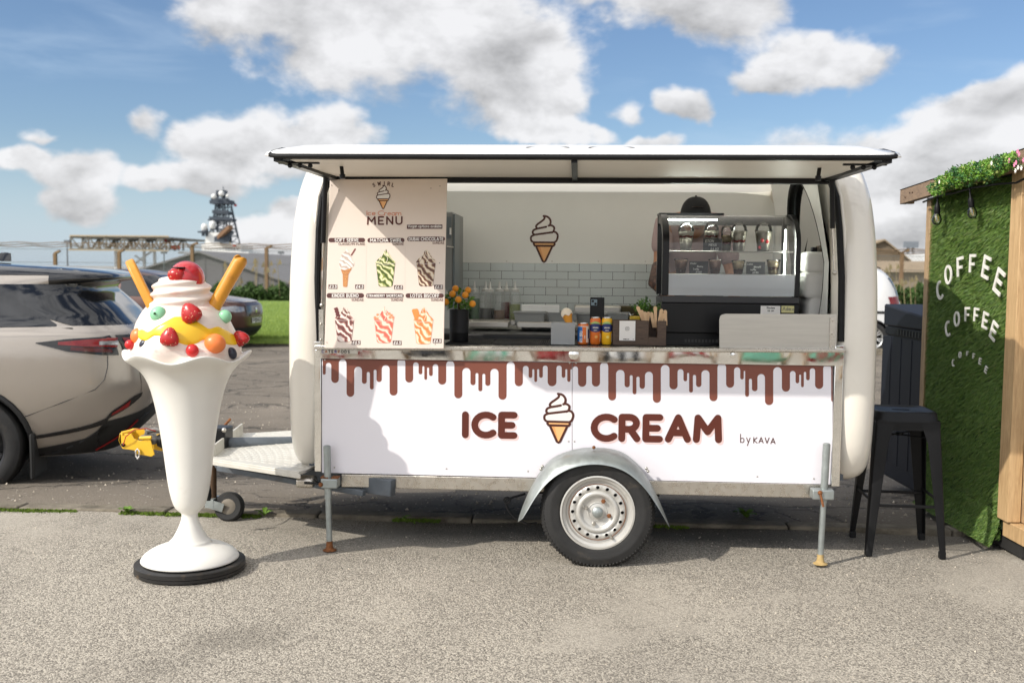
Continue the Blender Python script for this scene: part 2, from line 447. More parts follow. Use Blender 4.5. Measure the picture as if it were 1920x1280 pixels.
class Print:
    """flat print on a surface: frame() maps (u, v) metres in the surface plus a lift to the world; lifts grow so no two faces share a plane"""
    def __init__(s, frame, lift=0.0006, step=0.00004):
        s.fr = frame; s.l = lift; s.st = step
    def up(s): s.l += s.st; return s.l
    def poly(s, m, pts, mi=0):
        l = s.up(); m.add([s.fr(a, b, l) for a, b in pts], [tuple(range(len(pts)))], mi)
    def ribbon(s, m, pts, w, mi=0):
        """half-width w, round ends, broken at sharp corners"""
        pts = [Vector(p) for p in pts]
        q = [pts[0]]
        for p in pts[1:]:
            if (p - q[-1]).length > 1e-6: q.append(p)
        if len(q) < 2: return
        runs = [[q[0]]]
        for i in range(1, len(q)):
            runs[-1].append(q[i])
            if i < len(q) - 1 and (q[i] - q[i - 1]).angle(q[i + 1] - q[i]) > R(48): runs.append([q[i]])
        closed = (q[0] - q[-1]).length < 1e-5 and len(runs) == 1
        for run in runs:
            l = s.up(); k = len(run); L = []; Rr = []
            for i in range(k):
                if closed: a, b = run[i - 1] if i else run[-2], run[i + 1] if i < k - 1 else run[1]
                else: a, b = run[max(0, i - 1)], run[min(k - 1, i + 1)]
                d = (b - a).normalized(); n = Vector((-d.y, d.x))
                L.append(run[i] + n * w); Rr.append(run[i] - n * w)
            vs = [s.fr(p.x, p.y, l) for p in L] + [s.fr(p.x, p.y, l) for p in Rr]
            fs = [(i + k, i + 1 + k, i + 1, i) for i in range(k - 1)]
            if not closed:
                for c, nb in ((run[0], run[1]), (run[-1], run[-2])):
                    d = (c - nb).normalized(); an = math.atan2(d.y, d.x)
                    cap = [c + Vector((math.cos(an + t), math.sin(an + t))) * w for t in [PI / 2 * x / 3 for x in range(-3, 4)]]
                    o = len(vs); vs += [s.fr(p.x, p.y, l) for p in cap]; fs.append(tuple(range(o, o + 7)))
            m.add(vs, fs, mi)
    def text(s, m, txt, u, v, h, w, mi=0, gap=0.28, align='l', width=None, slant=0.0, sx=1.0, bounce=0.0):
        adv = []; x = 0.0
        for ch in txt:
            if ch == ' ': adv.append(x); x += 0.45; continue
            adv.append(x); x += GL[ch][0] * sx + gap
        tot = max(x - gap, 1e-3); kx = 1.0
        if width: kx = width / (tot * h)
        off = {'l': 0, 'c': -tot / 2, 'r': -tot}[align]
        for i, ch in enumerate(txt):
            if ch == ' ': continue
            dy = random.uniform(-1, 1) * bounce
            for st in GL[ch][1]:
                s.ribbon(m, [(u + (adv[i] + off + a * sx + slant * b) * h * kx, v + (b + dy) * h) for a, b in st], w, mi)
    def pill(s, m, u0, v0, u1, v1, r, mi=0):
        pts = []
        for cx, cy, a in ((u1 - r, v1 - r, 0), (u0 + r, v1 - r, 90), (u0 + r, v0 + r, 180), (u1 - r, v0 + r, 270)):
            pts += arc(cx, cy, r, r, a, a + 90, 5)
        s.poly(m, pts, mi)
def frame_of(o, ux, uy, n):
    o, ux, uy, n = Vector(o), Vector(ux), Vector(uy), Vector(n)
    return lambda a, b, l: o + ux * a + uy * b + n * l
# ================================================================== SETTING: ground
def asphalt_chip(N, p, co, o):                 # forecourt: pale rolled chippings
    big = N.noise(co, 0.75, 5.0, 0.6, 0.6)
    mid = N.noise(co, 3.2, 6.0, 0.62)
    worn = N.sstep(N.math('ADD', N.math('MULTIPLY', big, 0.65), N.math('MULTIPLY', mid, 0.35)), 0.50, 0.62)
    ch = N.voro(co, 165.0, 'F1', 1)             # one colour per chip
    sep = N.new('ShaderNodeSeparateColor'); N.put(sep.inputs[0], ch)
    fine = N.noise(co, 160.0, 3.0, 0.7)
    k = N.math('ADD', N.math('MULTIPLY', sep.outputs[0], 0.6), N.math('MULTIPLY', fine, 0.55))
    rampc = N.mix(N.sstep(k, 0.18, 0.95), (0.105, 0.092, 0.075, 1), (0.475, 0.430, 0.355, 1))
    smooth = N.mix(fine, (0.285, 0.257, 0.212, 1), (0.44, 0.400, 0.335, 1))
    c = N.mix(N.math('MULTIPLY', worn, 0.55), rampc, smooth)
    # trailer's shade painted as a dark strip along the kerb; a few old stains
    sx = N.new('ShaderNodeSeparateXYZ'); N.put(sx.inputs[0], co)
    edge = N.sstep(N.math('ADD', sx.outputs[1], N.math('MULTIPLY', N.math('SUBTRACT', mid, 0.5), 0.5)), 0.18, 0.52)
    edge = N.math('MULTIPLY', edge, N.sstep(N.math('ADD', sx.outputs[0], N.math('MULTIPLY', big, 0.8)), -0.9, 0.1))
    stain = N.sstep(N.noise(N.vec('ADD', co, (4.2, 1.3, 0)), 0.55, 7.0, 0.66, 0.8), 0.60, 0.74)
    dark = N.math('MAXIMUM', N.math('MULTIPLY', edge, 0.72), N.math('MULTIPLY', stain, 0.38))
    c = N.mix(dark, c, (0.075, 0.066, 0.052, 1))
    c = N.mix(N.sstep(N.noise(N.vec('MULTIPLY', co, (1.0, .45, 1)), .9, 5.0, .6, .7), .44, .66, 0, .16), c, (0.11, 0.095, 0.075, 1))
    N.put(p.inputs['Base Color'], c)
    p.inputs['Roughness'].default_value = 0.92
    b = N.new('ShaderNodeBump'); b.inputs['Distance'].default_value = 0.006
    N.put(b.inputs['Strength'], N.math('SUBTRACT', 0.6, N.math('MULTIPLY', worn, 0.35)))
    N.put(b.inputs['Height'], N.math('ADD', N.math('MULTIPLY', N.voro(co, 165.0), -1.0), N.math('MULTIPLY', fine, 0.5)))
    N.t.links.new(b.outputs[0], p.inputs['Normal'])
def old_road(N, p, co, o):                     # cracked old tarmac with pale stones worn through
    big = N.noise(co, 0.5, 6.0, 0.62, 0.5)
    fine = N.noise(co, 70.0, 4.0, 0.7)
    c = N.mix(N.lin(N.math('ADD', N.math('MULTIPLY', big, 0.6), N.math('MULTIPLY', fine, 0.4)), 0.35, 0.65), (0.082, 0.068, 0.051, 1), (0.20, 0.168, 0.13, 1))
    chips = N.sstep(N.voro(N.vec('ADD', co, (1, 2, 0)), 26.0), 0.23, 0.14)
    rndc = N.new('ShaderNodeSeparateColor'); N.put(rndc.inputs[0], N.voro(N.vec('ADD', co, (1, 2, 0)), 26.0, 'F1', 1))
    chips = N.math('MULTIPLY', chips, N.math('GREATER_THAN', rndc.outputs[0], 0.55))
    c = N.mix(N.math('MULTIPLY', chips, 0.6), c, (0.46, 0.43, 0.38, 1))
    wp = N.vec('ADD', co, N.vec('MULTIPLY', N.vec('SUBTRACT', N.noise(co, 2.2, 6.0, 0.66, 0, 1), (0.5, 0.5, 0.5)), (0.7, 0.7, 0)))
    crk = N.sstep(N.voro(N.vec('MULTIPLY', wp, (1, 1, 0)), 2.3, 'DISTANCE_TO_EDGE'), 0.035, 0.006)
    crk2 = N.sstep(N.voro(N.vec('MULTIPLY', wp, (.6, 1, 0)), 0.5, 'DISTANCE_TO_EDGE'), 0.012, 0.003)
    crk = N.math('MULTIPLY', crk, N.sstep(N.noise(co, 0.8, 3.0), 0.42, 0.56))
    crk = N.math('MAXIMUM', crk, crk2)
    c = N.mix(N.math('MULTIPLY', crk, 0.8), c, (0.03, 0.026, 0.02, 1))
    N.put(p.inputs['Base Color'], c)
    p.inputs['Roughness'].default_value = 0.9
    b = N.new('ShaderNodeBump'); b.inputs['Strength'].default_value = 0.8; b.inputs['Distance'].default_value = 0.02
    N.put(b.inputs['Height'], N.math('SUBTRACT', N.math('ADD', N.math('MULTIPLY', fine, 0.5), N.math('MULTIPLY', chips, 0.3)), crk))
    N.t.links.new(b.outputs[0], p.inputs['Normal'])
def lawn(N, p, co, o):
    a = N.noise(N.vec('MULTIPLY', co, (0.12, 0.5, 1)), 1.0, 6.0, 0.65)
    f = N.noise(N.vec('MULTIPLY', co, (1.0, 1.0, 1)), 9.0, 5.0, 0.7)
    c = N.mix(N.lin(a, 0.35, 0.65), (0.105, 0.19, 0.022, 1), (0.23, 0.30, 0.045, 1))
    c = N.mix(N.lin(f, 0.3, 0.75, 0, 0.5), c, (0.055, 0.11, 0.016, 1))
    N.put(p.inputs['Base Color'], c); p.inputs['Roughness'].default_value = 0.9
    b = N.new('ShaderNodeBump'); b.inputs['Strength'].default_value = 0.8; b.inputs['Distance'].default_value = 0.05
    N.put(b.inputs['Height'], f); N.t.links.new(b.outputs[0], p.inputs['Normal'])
M_FORE, M_ROAD, M_LAWN = custom('forecourt_chippings', asphalt_chip), custom('old_tarmac', old_road), custom('lawn_grass', lawn)
M_CONC = mat('kerb_concrete', S(122, 114, 100), 0.9, var=0.25, vs=9, bump=0.7, bs=60, dirt=(S(62, 56, 44), 0.8, 5))

def zroad(y):                                  # the road falls away gently behind the kerb
    t = min(max((y - 0.95) / 2.0, 0), 1); t = t * t * (3 - 2 * t)
    return -0.025 - 0.175 * t
KY = 0.70                                      # kerb line
fc = M()
xs = np.concatenate([np.linspace(-60, -6, 10), np.linspace(-5, 5, 61), np.linspace(6, 60, 10)])
ys = np.concatenate([np.linspace(-60, -6, 10), np.linspace(-5.5, KY - 0.005, 50)])
def zfore(x, y):
    b = 0.006 * math.sin(x * 2.1 + 0.6) * math.sin(y * 2.7) + 0.005 * math.sin(x * 4.3 + y * 3.1)
    w = max(0, min(1, (y - 0.30) / 0.25))      # sinks a little towards the kerb
    return (b - 0.006) * (1 if abs(x) < 6 and y > -5.6 else 0) - 0.016 * w
fc.grid([[(x, y, zfore(x, y)) for x in xs] for y in ys])
o = obj(fc, 'forecourt', M_FORE, smooth=180); tag(o, kind='structure')
rd = M()
ys = np.concatenate([np.linspace(KY + 0.17, 3.5, 24), np.linspace(4, 15.8, 20)])
xs = np.linspace(-60, 60, 241)
rd.grid([[(x, y, zroad(y) + 0.008 * math.sin(x * 1.9) * math.sin(y * 1.3)) for x in xs] for y in ys])
o = obj(rd, 'road', M_ROAD, smooth=180); tag(o, kind='structure')
g = M()
ysg = [15.95, 20, 30, 46, 56]
g.grid([[(x, y, -0.20 + 0.08 * (y < 50) - 0.0 * y) for x in (-2500, -300, -60, -20, 0, 20, 60, 300, 2500)] for y in ysg])
o = obj(g, 'lawn', M_LAWN, smooth=180); tag(o, kind='structure')
g = M(); g.grid([[(x, y, -0.16) for x in (-2500, -300, -60, 0, 60, 300, 2500)] for y in (56, 70, 120, 300, 900, 3000)])
o = obj(g, 'quay_ground', mat('quay_concrete', S(140, 138, 132), .9, var=.15, vs=.2), smooth=180); tag(o, kind='structure')
# deep base under everything so no edge of the world shows between sheets
bs = M(); bs.grid([[(x, y, -0.6) for x in (-3000, 3000)] for y in (-300, 3000)])
o = obj(bs, 'terrain', M_ROAD); tag(o, kind='structure')
# ---- the kerb: individual concrete edging stones
kerb = thing('kerb', 'low weathered concrete edging kerb running under the ice cream trailer', 'kerb', (0, KY, 0))
x = -7.0; i = 0; kst = None
while x < 7.0:
    ln = 0.914
    m = M(); j = random.uniform(-0.006, 0.006); t = random.uniform(-0.01, 0.01)
    m.hexa([Vector(q) for q in ((x + .004, KY + j, -.14), (x + ln - .004, KY + j + t, -.14), (x + ln - .004, KY + .155 + j + t, -.14), (x + .004, KY + .155 + j, -.14),
            (x + .004, KY + .004 + j, .000 + j * .6), (x + ln - .004, KY + .004 + j + t, .000 - j * .6), (x + ln - .004, KY + .15 + j + t, -.005), (x + .004, KY + .15 + j, -.005))])
    obj(m, 'kerb_stone', M_CONC, kerb, bevel=0.012)
    x += ln
kerb2 = thing('kerb', 'distant dark kerb between the far road and the bright green lawn', 'kerb', (0, 15.85, -0.2))
x = -16.0
while x < 14.0:
    m = M(); m.box((x + .01, 15.80, -.34), (x + 1.19, 15.95, -.085)); obj(m, 'kerb_stone', M_CONC, kerb2, bevel=0.015); x += 1.2
# far tarmac footpath strip in front of that kerb
M_MOSS = mat('moss', (0.10, 0.16, 0.015), 0.95, var=0.45, vs=25, bump=1.0, bs=90)
ms = M()
for k in range(5200):                          # moss cushions in the joint at the kerb's foot
    xx = random.triangular(-4.4, 2.2, -2.2)
    if math.sin(xx * 5.1) + math.sin(xx * 2.3 + 1) + math.sin(xx * 11.7) * .6 < -0.1 + 0.8 * max(0, xx + 0.7): continue
    yy = KY - 0.012 - abs(random.gauss(0, 0.020)); zz = -0.020
    r = random.uniform(0.004, 0.011)
    for q in range(2):
        a = random.uniform(0, PI)
        dxv = Vector((math.cos(a) * r, math.sin(a) * r * .6, 0)); c = Vector((xx, yy, zz + random.uniform(0, .006)))
        ms.add([c - dxv, c + dxv, c + Vector((random.uniform(-r, r) * .5, random.uniform(-r, r) * .4, r * 1.5))], [(0, 1, 2)])
o = obj(ms, 'moss', M_MOSS, smooth=0); tag(o, 'bright green moss growing in the joint along the concrete kerb', kind='stuff')
# loose stones and grit
M_GRIT = mat('grit', S(176, 166, 150), 0.9, var=0.5, vs=40)
gr = M()
for k in range(2600):
    if k < 1500: xx, yy = random.uniform(-3.2, 3.2), random.uniform(-2.2, 0.66)
    else: xx, yy = random.uniform(-4.5, 3.5), random.uniform(0.95, 7.0)
    z0 = zfore(xx, yy) if yy < KY else zroad(yy)
    r = random.uniform(0.0025, 0.006) if yy < KY else random.uniform(0.005, 0.014)
    c = Vector((xx, yy, z0 + r * .3)); a = random.uniform(0, 6)
    q = [c + Vector((math.cos(a + t) * r * random.uniform(.7, 1.2), math.sin(a + t) * r, -r * .4)) for t in (0, 2.1, 4.2)]
    gr.add(q + [c + Vector((random.uniform(-.3, .3) * r, 0, r * .7))], [(0, 1, 3), (1, 2, 3), (2, 0, 3)])
o = obj(gr, 'grit', M_GRIT, smooth=0); tag(o, 'loose pale grit scattered over the forecourt and the old road', kind='stuff')
# weeds with separate leaves
M_WEED = mat('weed_leaf', (0.11, 0.20, 0.022), 0.6, var=0.35, vs=20)
def weed(loc, label, n, size, name='weed', spread=1.0):
    w = thing(name, label, 'weed', loc, 'weeds along the kerb'); L = Vector(loc)
    for k in range(n):
        m = M(); a = 2 * PI * k / n + random.uniform(-.4, .4); ln = size * random.uniform(.6, 1.1); wd = ln * .16
        d = Vector((math.cos(a), math.sin(a), 0)) * spread; s_ = Vector((-d.y, d.x, 0)).normalized(); rows = []
        for t, ww in ((0, .25), (.3, .8), (.55, 1.2), (.8, .8), (1, .05)):
            c = L + d * ln * t * .8 + Vector((0, 0, ln * (1.1 * t - .7 * t * t)))
            rows.append([c - s_ * wd * ww + Vector((0, 0, wd * .3)), c, c + s_ * wd * ww + Vector((0, 0, wd * .3))])
        m.grid(rows); obj(m, 'leaf', M_WEED, w, smooth=180)
p = PZ(462, 990, 0.0); weed((p.x, KY - .03, -0.01), 'small leafy weed in the kerb joint between the sundae statue and the left jack leg', 7, .085)
p = PZ(192, 982, 0.0); weed((p.x, KY - .03, -0.01), 'small tuft of weed in the kerb joint left of the sundae statue', 9, .07)
p = PZ(737, 1000, 0.0); weed((p.x, KY - .02, -0.01), 'tiny weed against the kerb in the shade right of the left jack leg', 5, .05)
p = PZ(1408, 985, -.03); weed((p.x, KY + .28, -.03), 'broad dandelion weed growing in the dark below the trailer behind the kerb', 8, .13, 'dandelion')
# ================================================================== ICE CREAM TRAILER
M_SHELL = mat('cream_gelcoat', S(226, 220, 208), 0.28, var=0.03, vs=3, coat=0.5, dirt=(S(150, 138, 118), 0.10, 3))
M_CANW = mat('canopy_white', S(228, 226, 222), 0.3, var=0.02, vs=3, coat=0.3)
M_INW = mat('interior_white', S(232, 233, 228), 0.42, var=0.03, vs=2)
def grp(N, p, co, o):                           # white fibreglass; translucency added so daylight brightens the trailer inside
    p.inputs['Base Color'].default_value = S(230, 230, 224); p.inputs['Roughness'].default_value = .35
    t = N.new('ShaderNodeBsdfTranslucent'); t.inputs[0].default_value = S(238, 235, 228); mx = N.new('ShaderNodeMixShader'); mx.inputs[0].default_value = .74
    N.t.links.new(p.outputs[0], mx.inputs[1]); N.t.links.new(t.outputs[0], mx.inputs[2]); N.t.links.new(mx.outputs[0], o.inputs[0])
M_GRP = custom('fibreglass_sheet', grp)
M_BAN = mat('banner_vinyl', S(229, 226, 231), 0.33, var=0.012, vs=1.4, coat=0.15)
M_BRN = mat('print_brown', S(122, 70, 56), 0.4, var=0.05, vs=2.2)
M_DKBRN = mat('print_dark_brown', S(88, 38, 26), 0.4, var=0.10, vs=3)
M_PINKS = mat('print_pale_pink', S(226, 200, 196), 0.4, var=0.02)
M_LINE = mat('print_line', S(74, 36, 26), 0.4, var=0.03)
M_CONE = mat('print_cone', S(238, 182, 122), 0.4, var=0.04)
M_CONED = mat('print_cone_dark', S(224, 158, 98), 0.4, var=0.04)
M_SWW = mat('print_cream_white', S(232, 228, 222), 0.4, var=0.02)
M_BLK = mat('black_rubber', (0.009, 0.009, 0.0095), 0.5, var=0.3, vs=15, spec=.25)
M_BLKM = mat('black_metal', (0.009, 0.009, 0.010), 0.35, var=0.2, vs=9, spec=.3)
M_ALU = mat('aluminium', S(196, 190, 180), 0.30, 0.9, var=0.06, vs=12, bump=0.05, bs=30, rvar=0.12, dirt=(S(120, 105, 84), 0.2, 9))
def chrome_fn(N, p, co, o):
    n = N.noise(co, 26.0, 5.0, 0.6)
    N.put(p.inputs['Base Color'], N.mix(N.sstep(N.noise(co, 60, 6, .7), .62, .75), (0.86, 0.85, 0.82, 1), (0.55, 0.50, 0.42, 1)))
    p.inputs['Metallic'].default_value = 1.0
    N.put(p.inputs['Roughness'], N.lin(n, .3, .75, .02, .07))
    b = N.new('ShaderNodeBump'); b.inputs['Strength'].default_value = 0.03; b.inputs['Distance'].default_value = 0.05
    N.put(b.inputs['Height'], N.noise(N.vec('MULTIPLY', co, (1, 1, 1.6)), 3.2, 1.0, 0.4)); N.t.links.new(b.outputs[0], p.inputs['Normal'])
M_CHR = custom('polished_aluminium', chrome_fn)
M_GALV = mat('galvanised_steel', S(158, 164, 162), 0.42, 0.65, var=0.16, vs=14, bump=0.08, bs=40, rvar=0.12, dirt=(S(112, 98, 80), 0.2, 8))
M_GALVD = mat('galvanised_dull', S(96, 102, 108), 0.6, 0.4, var=0.2, vs=9, dirt=(S(70, 60, 48), 0.3, 6))
M_RUST = mat('rust', S(122, 76, 42), 0.85, var=0.45, vs=60, bump=0.5, bs=120)
M_TYRE = mat('tyre_rubber', (0.020, 0.0195, 0.019), 0.72, var=0.3, vs=10, bump=0.15, bs=80, dirt=(S(92, 82, 68), 0.16, 14))
M_RIM = mat('silver_wheel_paint', S(192, 190, 184), 0.36, 0.35, var=0.06, vs=9, dirt=(S(132, 96, 56), 0.14, 20))
M_STEEL = mat('brushed_steel', S(188, 184, 176), 0.34, 0.85, var=0.06, vs=4, stretch=(1, 1, 14), rvar=0.04)
M_DARKIN = mat('dark_underside', (0.02, 0.019, 0.018), 0.8, var=0.3)
M_GLASS = clear_glass('clear_glass', (0.97, 0.98, 0.98), 0.0, .02, 1.12)

TR = thing('catering_trailer', 'white rounded ice cream catering trailer with open serving hatch and brown drip banner', 'catering trailer', (0, 0, 0))
def quad_px(m, c, Y, mi=0, thick=None):        # photo-pixel polygon on the plane Y -> a sheet or slab
    q = [PY(a, b, Y) for a, b in c]
    if thick: m.prism(q, (0, thick, 0), mi)
    else: m.add(q, [tuple(range(len(q)))], mi)
    return q
X0, X1 = PY(600, 760, 0).x, PY(1571, 760, 0).x
ZB = 0.40
# ---- end rings (the fat rounded ribs of the pod): a tube round each end
def ring(side):
    m = M(); path = []; n = 0
    prof = [(0.06, 0.50), (0.015, 0.58), (-0.01, 0.75), (-0.015, 1.0), (-0.005, 1.3), (0.02, 1.55), (0.06, 1.74), (0.13, 1.90), (0.25, 2.03), (0.42, 2.10), (0.65, 2.135), (1.1, 2.14), (1.45, 2.09), (1.68, 1.94), (1.80, 1.7), (1.84, 1.3), (1.84, 0.8), (1.80, 0.55)]
    pts = []; rs = []
    for y, z in prof:
        lean = 0.0 if z < 1.25 else 0.05 * ((z - 1.25) / 0.9) ** 1.8
        pts.append(Vector((side * (1.388 - lean), y + 0.115, z if z < 1.7 else 1.7 + (z - 1.7) * .80))); rs.append(0.112)
    # smooth the path
    P2 = []; R2 = []
    for i in range(len(pts) - 1):
        a = pts[max(0, i - 1)]; b = pts[i]; c = pts[i + 1]; d = pts[min(len(pts) - 1, i + 2)]
        for t in [k / 4 for k in range(4)]:
            P2.append(0.5 * ((2 * b) + (c - a) * t + (2 * a - 5 * b + 4 * c - d) * t * t + (3 * b - a - 3 * c + d) * t ** 3)); R2.append(0.112)
    P2.append(pts[-1]); R2.append(0.112)
    # rounded lower ends
    d0 = (P2[0] - P2[1]).normalized(); e0 = [P2[0] + d0 * 0.108 * math.sin(t) for t in (1.5, 1.2, .8, .4)]
    r0 = [0.108 * math.cos(t) + .004 for t in (1.5, 1.2, .8, .4)]
    d1 = (P2[-1] - P2[-2]).normalized(); e1 = [P2[-1] + d1 * 0.108 * math.sin(t) for t in (.4, .8, 1.2, 1.5)]
    m.tube(e0 + P2 + e1, r0 + R2 + r0[::-1], 20, flat=1.0)
    return m
for s in (-1, 1): obj(ring(s), 'end_ring', M_SHELL, TR, smooth=180)
# ---- end walls inside the rings, with an arched window
def end_wall(side):
    m = M(); x = side * 1.30; n = 40
    wc = (0.62, 1.50); wr = (0.40, 0.46)
    inner = [(wc[0] + wr[0] * math.cos(2 * PI * k / n) * (1 if True else 1), wc[1] + wr[1] * math.sin(2 * PI * k / n)) for k in range(n)]
    outer = []
    for k in range(n):
        a = 2 * PI * k / n; c_, s_ = math.cos(a), math.sin(a)
        t = 1 / max(abs(c_) / (0.66 if c_ > 0 else 0.50), abs(s_) / (0.57 if s_ > 0 else 1.05))
        outer.append((min(max(wc[0] + c_ * t, 0.12), 1.74), min(max(wc[1] + s_ * t, .45), 2.07)))
    for dx_ in (0, -side * 0.04):
        m.add([(x + dx_ - side * 0.10 * max(0, (z - 1.5) / .57), y, z) for y, z in inner] + [(x + dx_ - side * 0.10 * max(0, (z - 1.5) / .57), y, z) for y, z in outer],
              [(k, (k + 1) % n, (k + 1) % n + n, k + n) for k in range(n)])
    for c_ in ((1.28, 1.75),):                 # the rest of the wall towards the back
        m.box((x - .02, c_[0], .45), (x + .02, c_[1], 2.0))
    w = obj(m, 'end_wall', M_INW, TR, smooth=0)
    rim = M(); rim.tube([(x - side * (.02 + 0.10 * max(0, (z - 1.5) / .57)), y, z) for y, z in inner], .022, 8, closed=True)
    f = obj(rim, 'window_seal', M_BLK, w)
    g_ = M(); g_.add([(x - side * (0.10 * max(0, (z - 1.5) / .57)), y, z) for y, z in inner], [tuple(range(n))])
    obj(g_, 'window_pane', M_GLASS, w, smooth=0)
for s in (-1, 1): end_wall(s)
# ---- roof, floor, back wall
m = M()
rows = []
for x in np.linspace(-1.27, 1.27, 15):
    e = 0.05 * (abs(x) / 1.27) ** 4
    rows.append([(x, y, z - e) for y, z in ((0.02, 1.955), (0.10, 1.985), (0.25, 2.03), (0.5, 2.055), (0.9, 2.07), (1.3, 2.06), (1.6, 2.03), (1.74, 1.93), (1.78, 1.5))])
m.grid(rows); obj(m, 'roof', M_GRP, TR, smooth=180)
m = M(); m.box((-1.40, .10, .395), (1.36, 1.76, .43)); obj(m, 'floor_deck', M_GALVD, TR)
YB = 1.66
bw = M(); bw.box((-1.27, YB, .43), (1.27, YB + .04, 1.985)); BW = obj(bw, 'back_wall', M_INW, TR)
cl = M(); cl.grid([[(x, y, z) for x in (-1.26, 0, 1.26)] for y, z in ((.05, 1.945), (.5, 1.99), (1.1, 2.0), (1.5, 1.985), (1.655, 1.965))]); obj(cl, 'ceiling_lining', M_GRP, TR, smooth=180)
# tiles: each its own piece on the back wall
M_TILE = mat('glazed_tile', S(200, 208, 206), 0.14, var=0.03, vs=1.2, coat=0.3)
M_GROUT = mat('tile_grout', S(74, 76, 74), 0.8, var=0.1)
zt = PY(1040, 494, YB).z; tw, th = 0.1475, 0.0525
nrow = 7; zb_ = zt - nrow * th
gm = M(); gm.box((-.95, YB - .004, zb_), (1.26, YB - .0005, zt)); obj(gm, 'grout_bed', M_GROUT, BW)
tmesh = {}
xr0 = PY(879, 500, YB).x
for r_ in range(nrow):
    off = xr0 - (tw / 2 if r_ % 2 else 0)
    k = -4
    while off + k * tw < 1.25:
        xa = max(-.945, off + k * tw); xb = min(1.255, off + (k + 1) * tw); k += 1
        if xb - xa < .02: continue
        w_ = round(xb - xa, 3)
        if w_ not in tmesh:
            q = M(); q.box((.0012, -.006, .0012), (w_ - .0012, 0, th - .0012)); tmesh[w_] = mesh_of(q, 'tile', M_TILE, 30)
        t = bpy.data.objects.new('tile', tmesh[w_]); COL.objects.link(t); t.parent = BW
        t.location = (xa, YB - .004, zt - (r_ + 1) * th); t.rotation_euler = (random.uniform(-.006, .006), 0, random.uniform(-.004, .004))
sc_ = M()
for px in (864, 950, 1035, 1122, 1210): sc_.ball(PY(px, 490, YB - .001), .004, 8, 5)
obj(sc_, 'rivet_row', M_STEEL, BW)
# ---- cone logo (print): used on banner, back wall and menu
def bez(pts, n=7):
    out = []
    for i in range(len(pts) - 1):
        a = Vector(pts[max(0, i - 1)]); b = Vector(pts[i]); c = Vector(pts[i + 1]); d = Vector(pts[min(len(pts) - 1, i + 2)])
        for k in range(n):
            t = k / n
            out.append(0.5 * ((2 * b) + (c - a) * t + (2 * a - 5 * b + 4 * c - d) * t * t + (3 * b - a - 3 * c + d) * t ** 3))
    out.append(Vector(pts[-1])); return [(p.x, p.y) for p in out]
def cone_logo(pr, ms_, u, v, h, lw):
    """ms_: meshes (line, cream, cone, cone_dark); (u, v) = tip of the cone, h = height"""
    T = lambda pts: [(u + a * h, v + b * h) for a, b in pts]
    line, cream, cone, coned = ms_
    A = bez([(-.02, 1.0), (.0, .97), (-.01, .93), (-.075, .875), (-.15, .82), (-.185, .77), (-.155, .725)])
    B = bez([(-.155, .725), (-.235, .69), (-.255, .63), (-.215, .59)])
    C_ = bez([(-.215, .59), (-.285, .55), (-.29, .475), (-.255, .435), (-.22, .425)])
    A2 = bez([(-.02, 1.0), (.06, .985), (.115, .935), (.135, .87), (.115, .80), (.09, .79)])
    B2 = bez([(.115, .80), (.17, .79), (.215, .745), (.20, .67), (.16, .64)])
    C2 = bez([(.20, .66), (.26, .64), (.295, .57), (.27, .47), (.22, .425)])
    outl = A + B[1:] + C_[1:] + [(.22, .425)] + C2[::-1][1:] + B2[::-1][3:] + A2[::-1][2:]
    pr.poly(cream, T(outl))
    pr.poly(cone, T([(-.17, .345), (.17, .345), (.025, .015), (0, 0), (-.025, .015)]))
    pr.poly(coned, T([(-.17, .345), (-.09, .345), (-.005, .03), (-.025, .015)]))
    pr.poly(cone, T([(-.225, .42), (.225, .42), (.205, .35), (-.205, .35)]))
    for st in (A, B, C_ + [(.22, .425)], A2, B2, C2, bez([(-.155, .725), (-.05, .745), (.04, .765)]), bez([(-.215, .59), (-.08, .61), (.09, .635), (.18, .648)]),
               [(-.22, .425), (-.23, .385), (-.205, .35), (.205, .35), (.23, .385), (.22, .425)],
               [(-.18, .345), (-.03, .015), (0, 0), (.03, .015), (.18, .345)]):
        pr.ribbon(line, T(st), lw)
def logo_part(parent, fr, u, v, h, lw, lift=.0008):
    pr = Print(fr, lift, .00004); ms_ = (M(), M(), M(), M()); cone_logo(pr, ms_, u, v, h, lw)
    full = M()
    for mi, mm in enumerate(ms_): full.add(mm.v, mm.f, mi)
    return obj(full, 'cone_logo', [M_LINE, M_SWW, M_CONE, M_CONED], parent, smooth=0)
p = PY(1020, 491, YB); p2 = PY(1020, 405, YB)
logo_part(BW, frame_of((p.x, YB, p.z), (1, 0, 0), (0, 0, 1), (0, -1, 0)), 0, 0, p2.z - p.z, .0065)
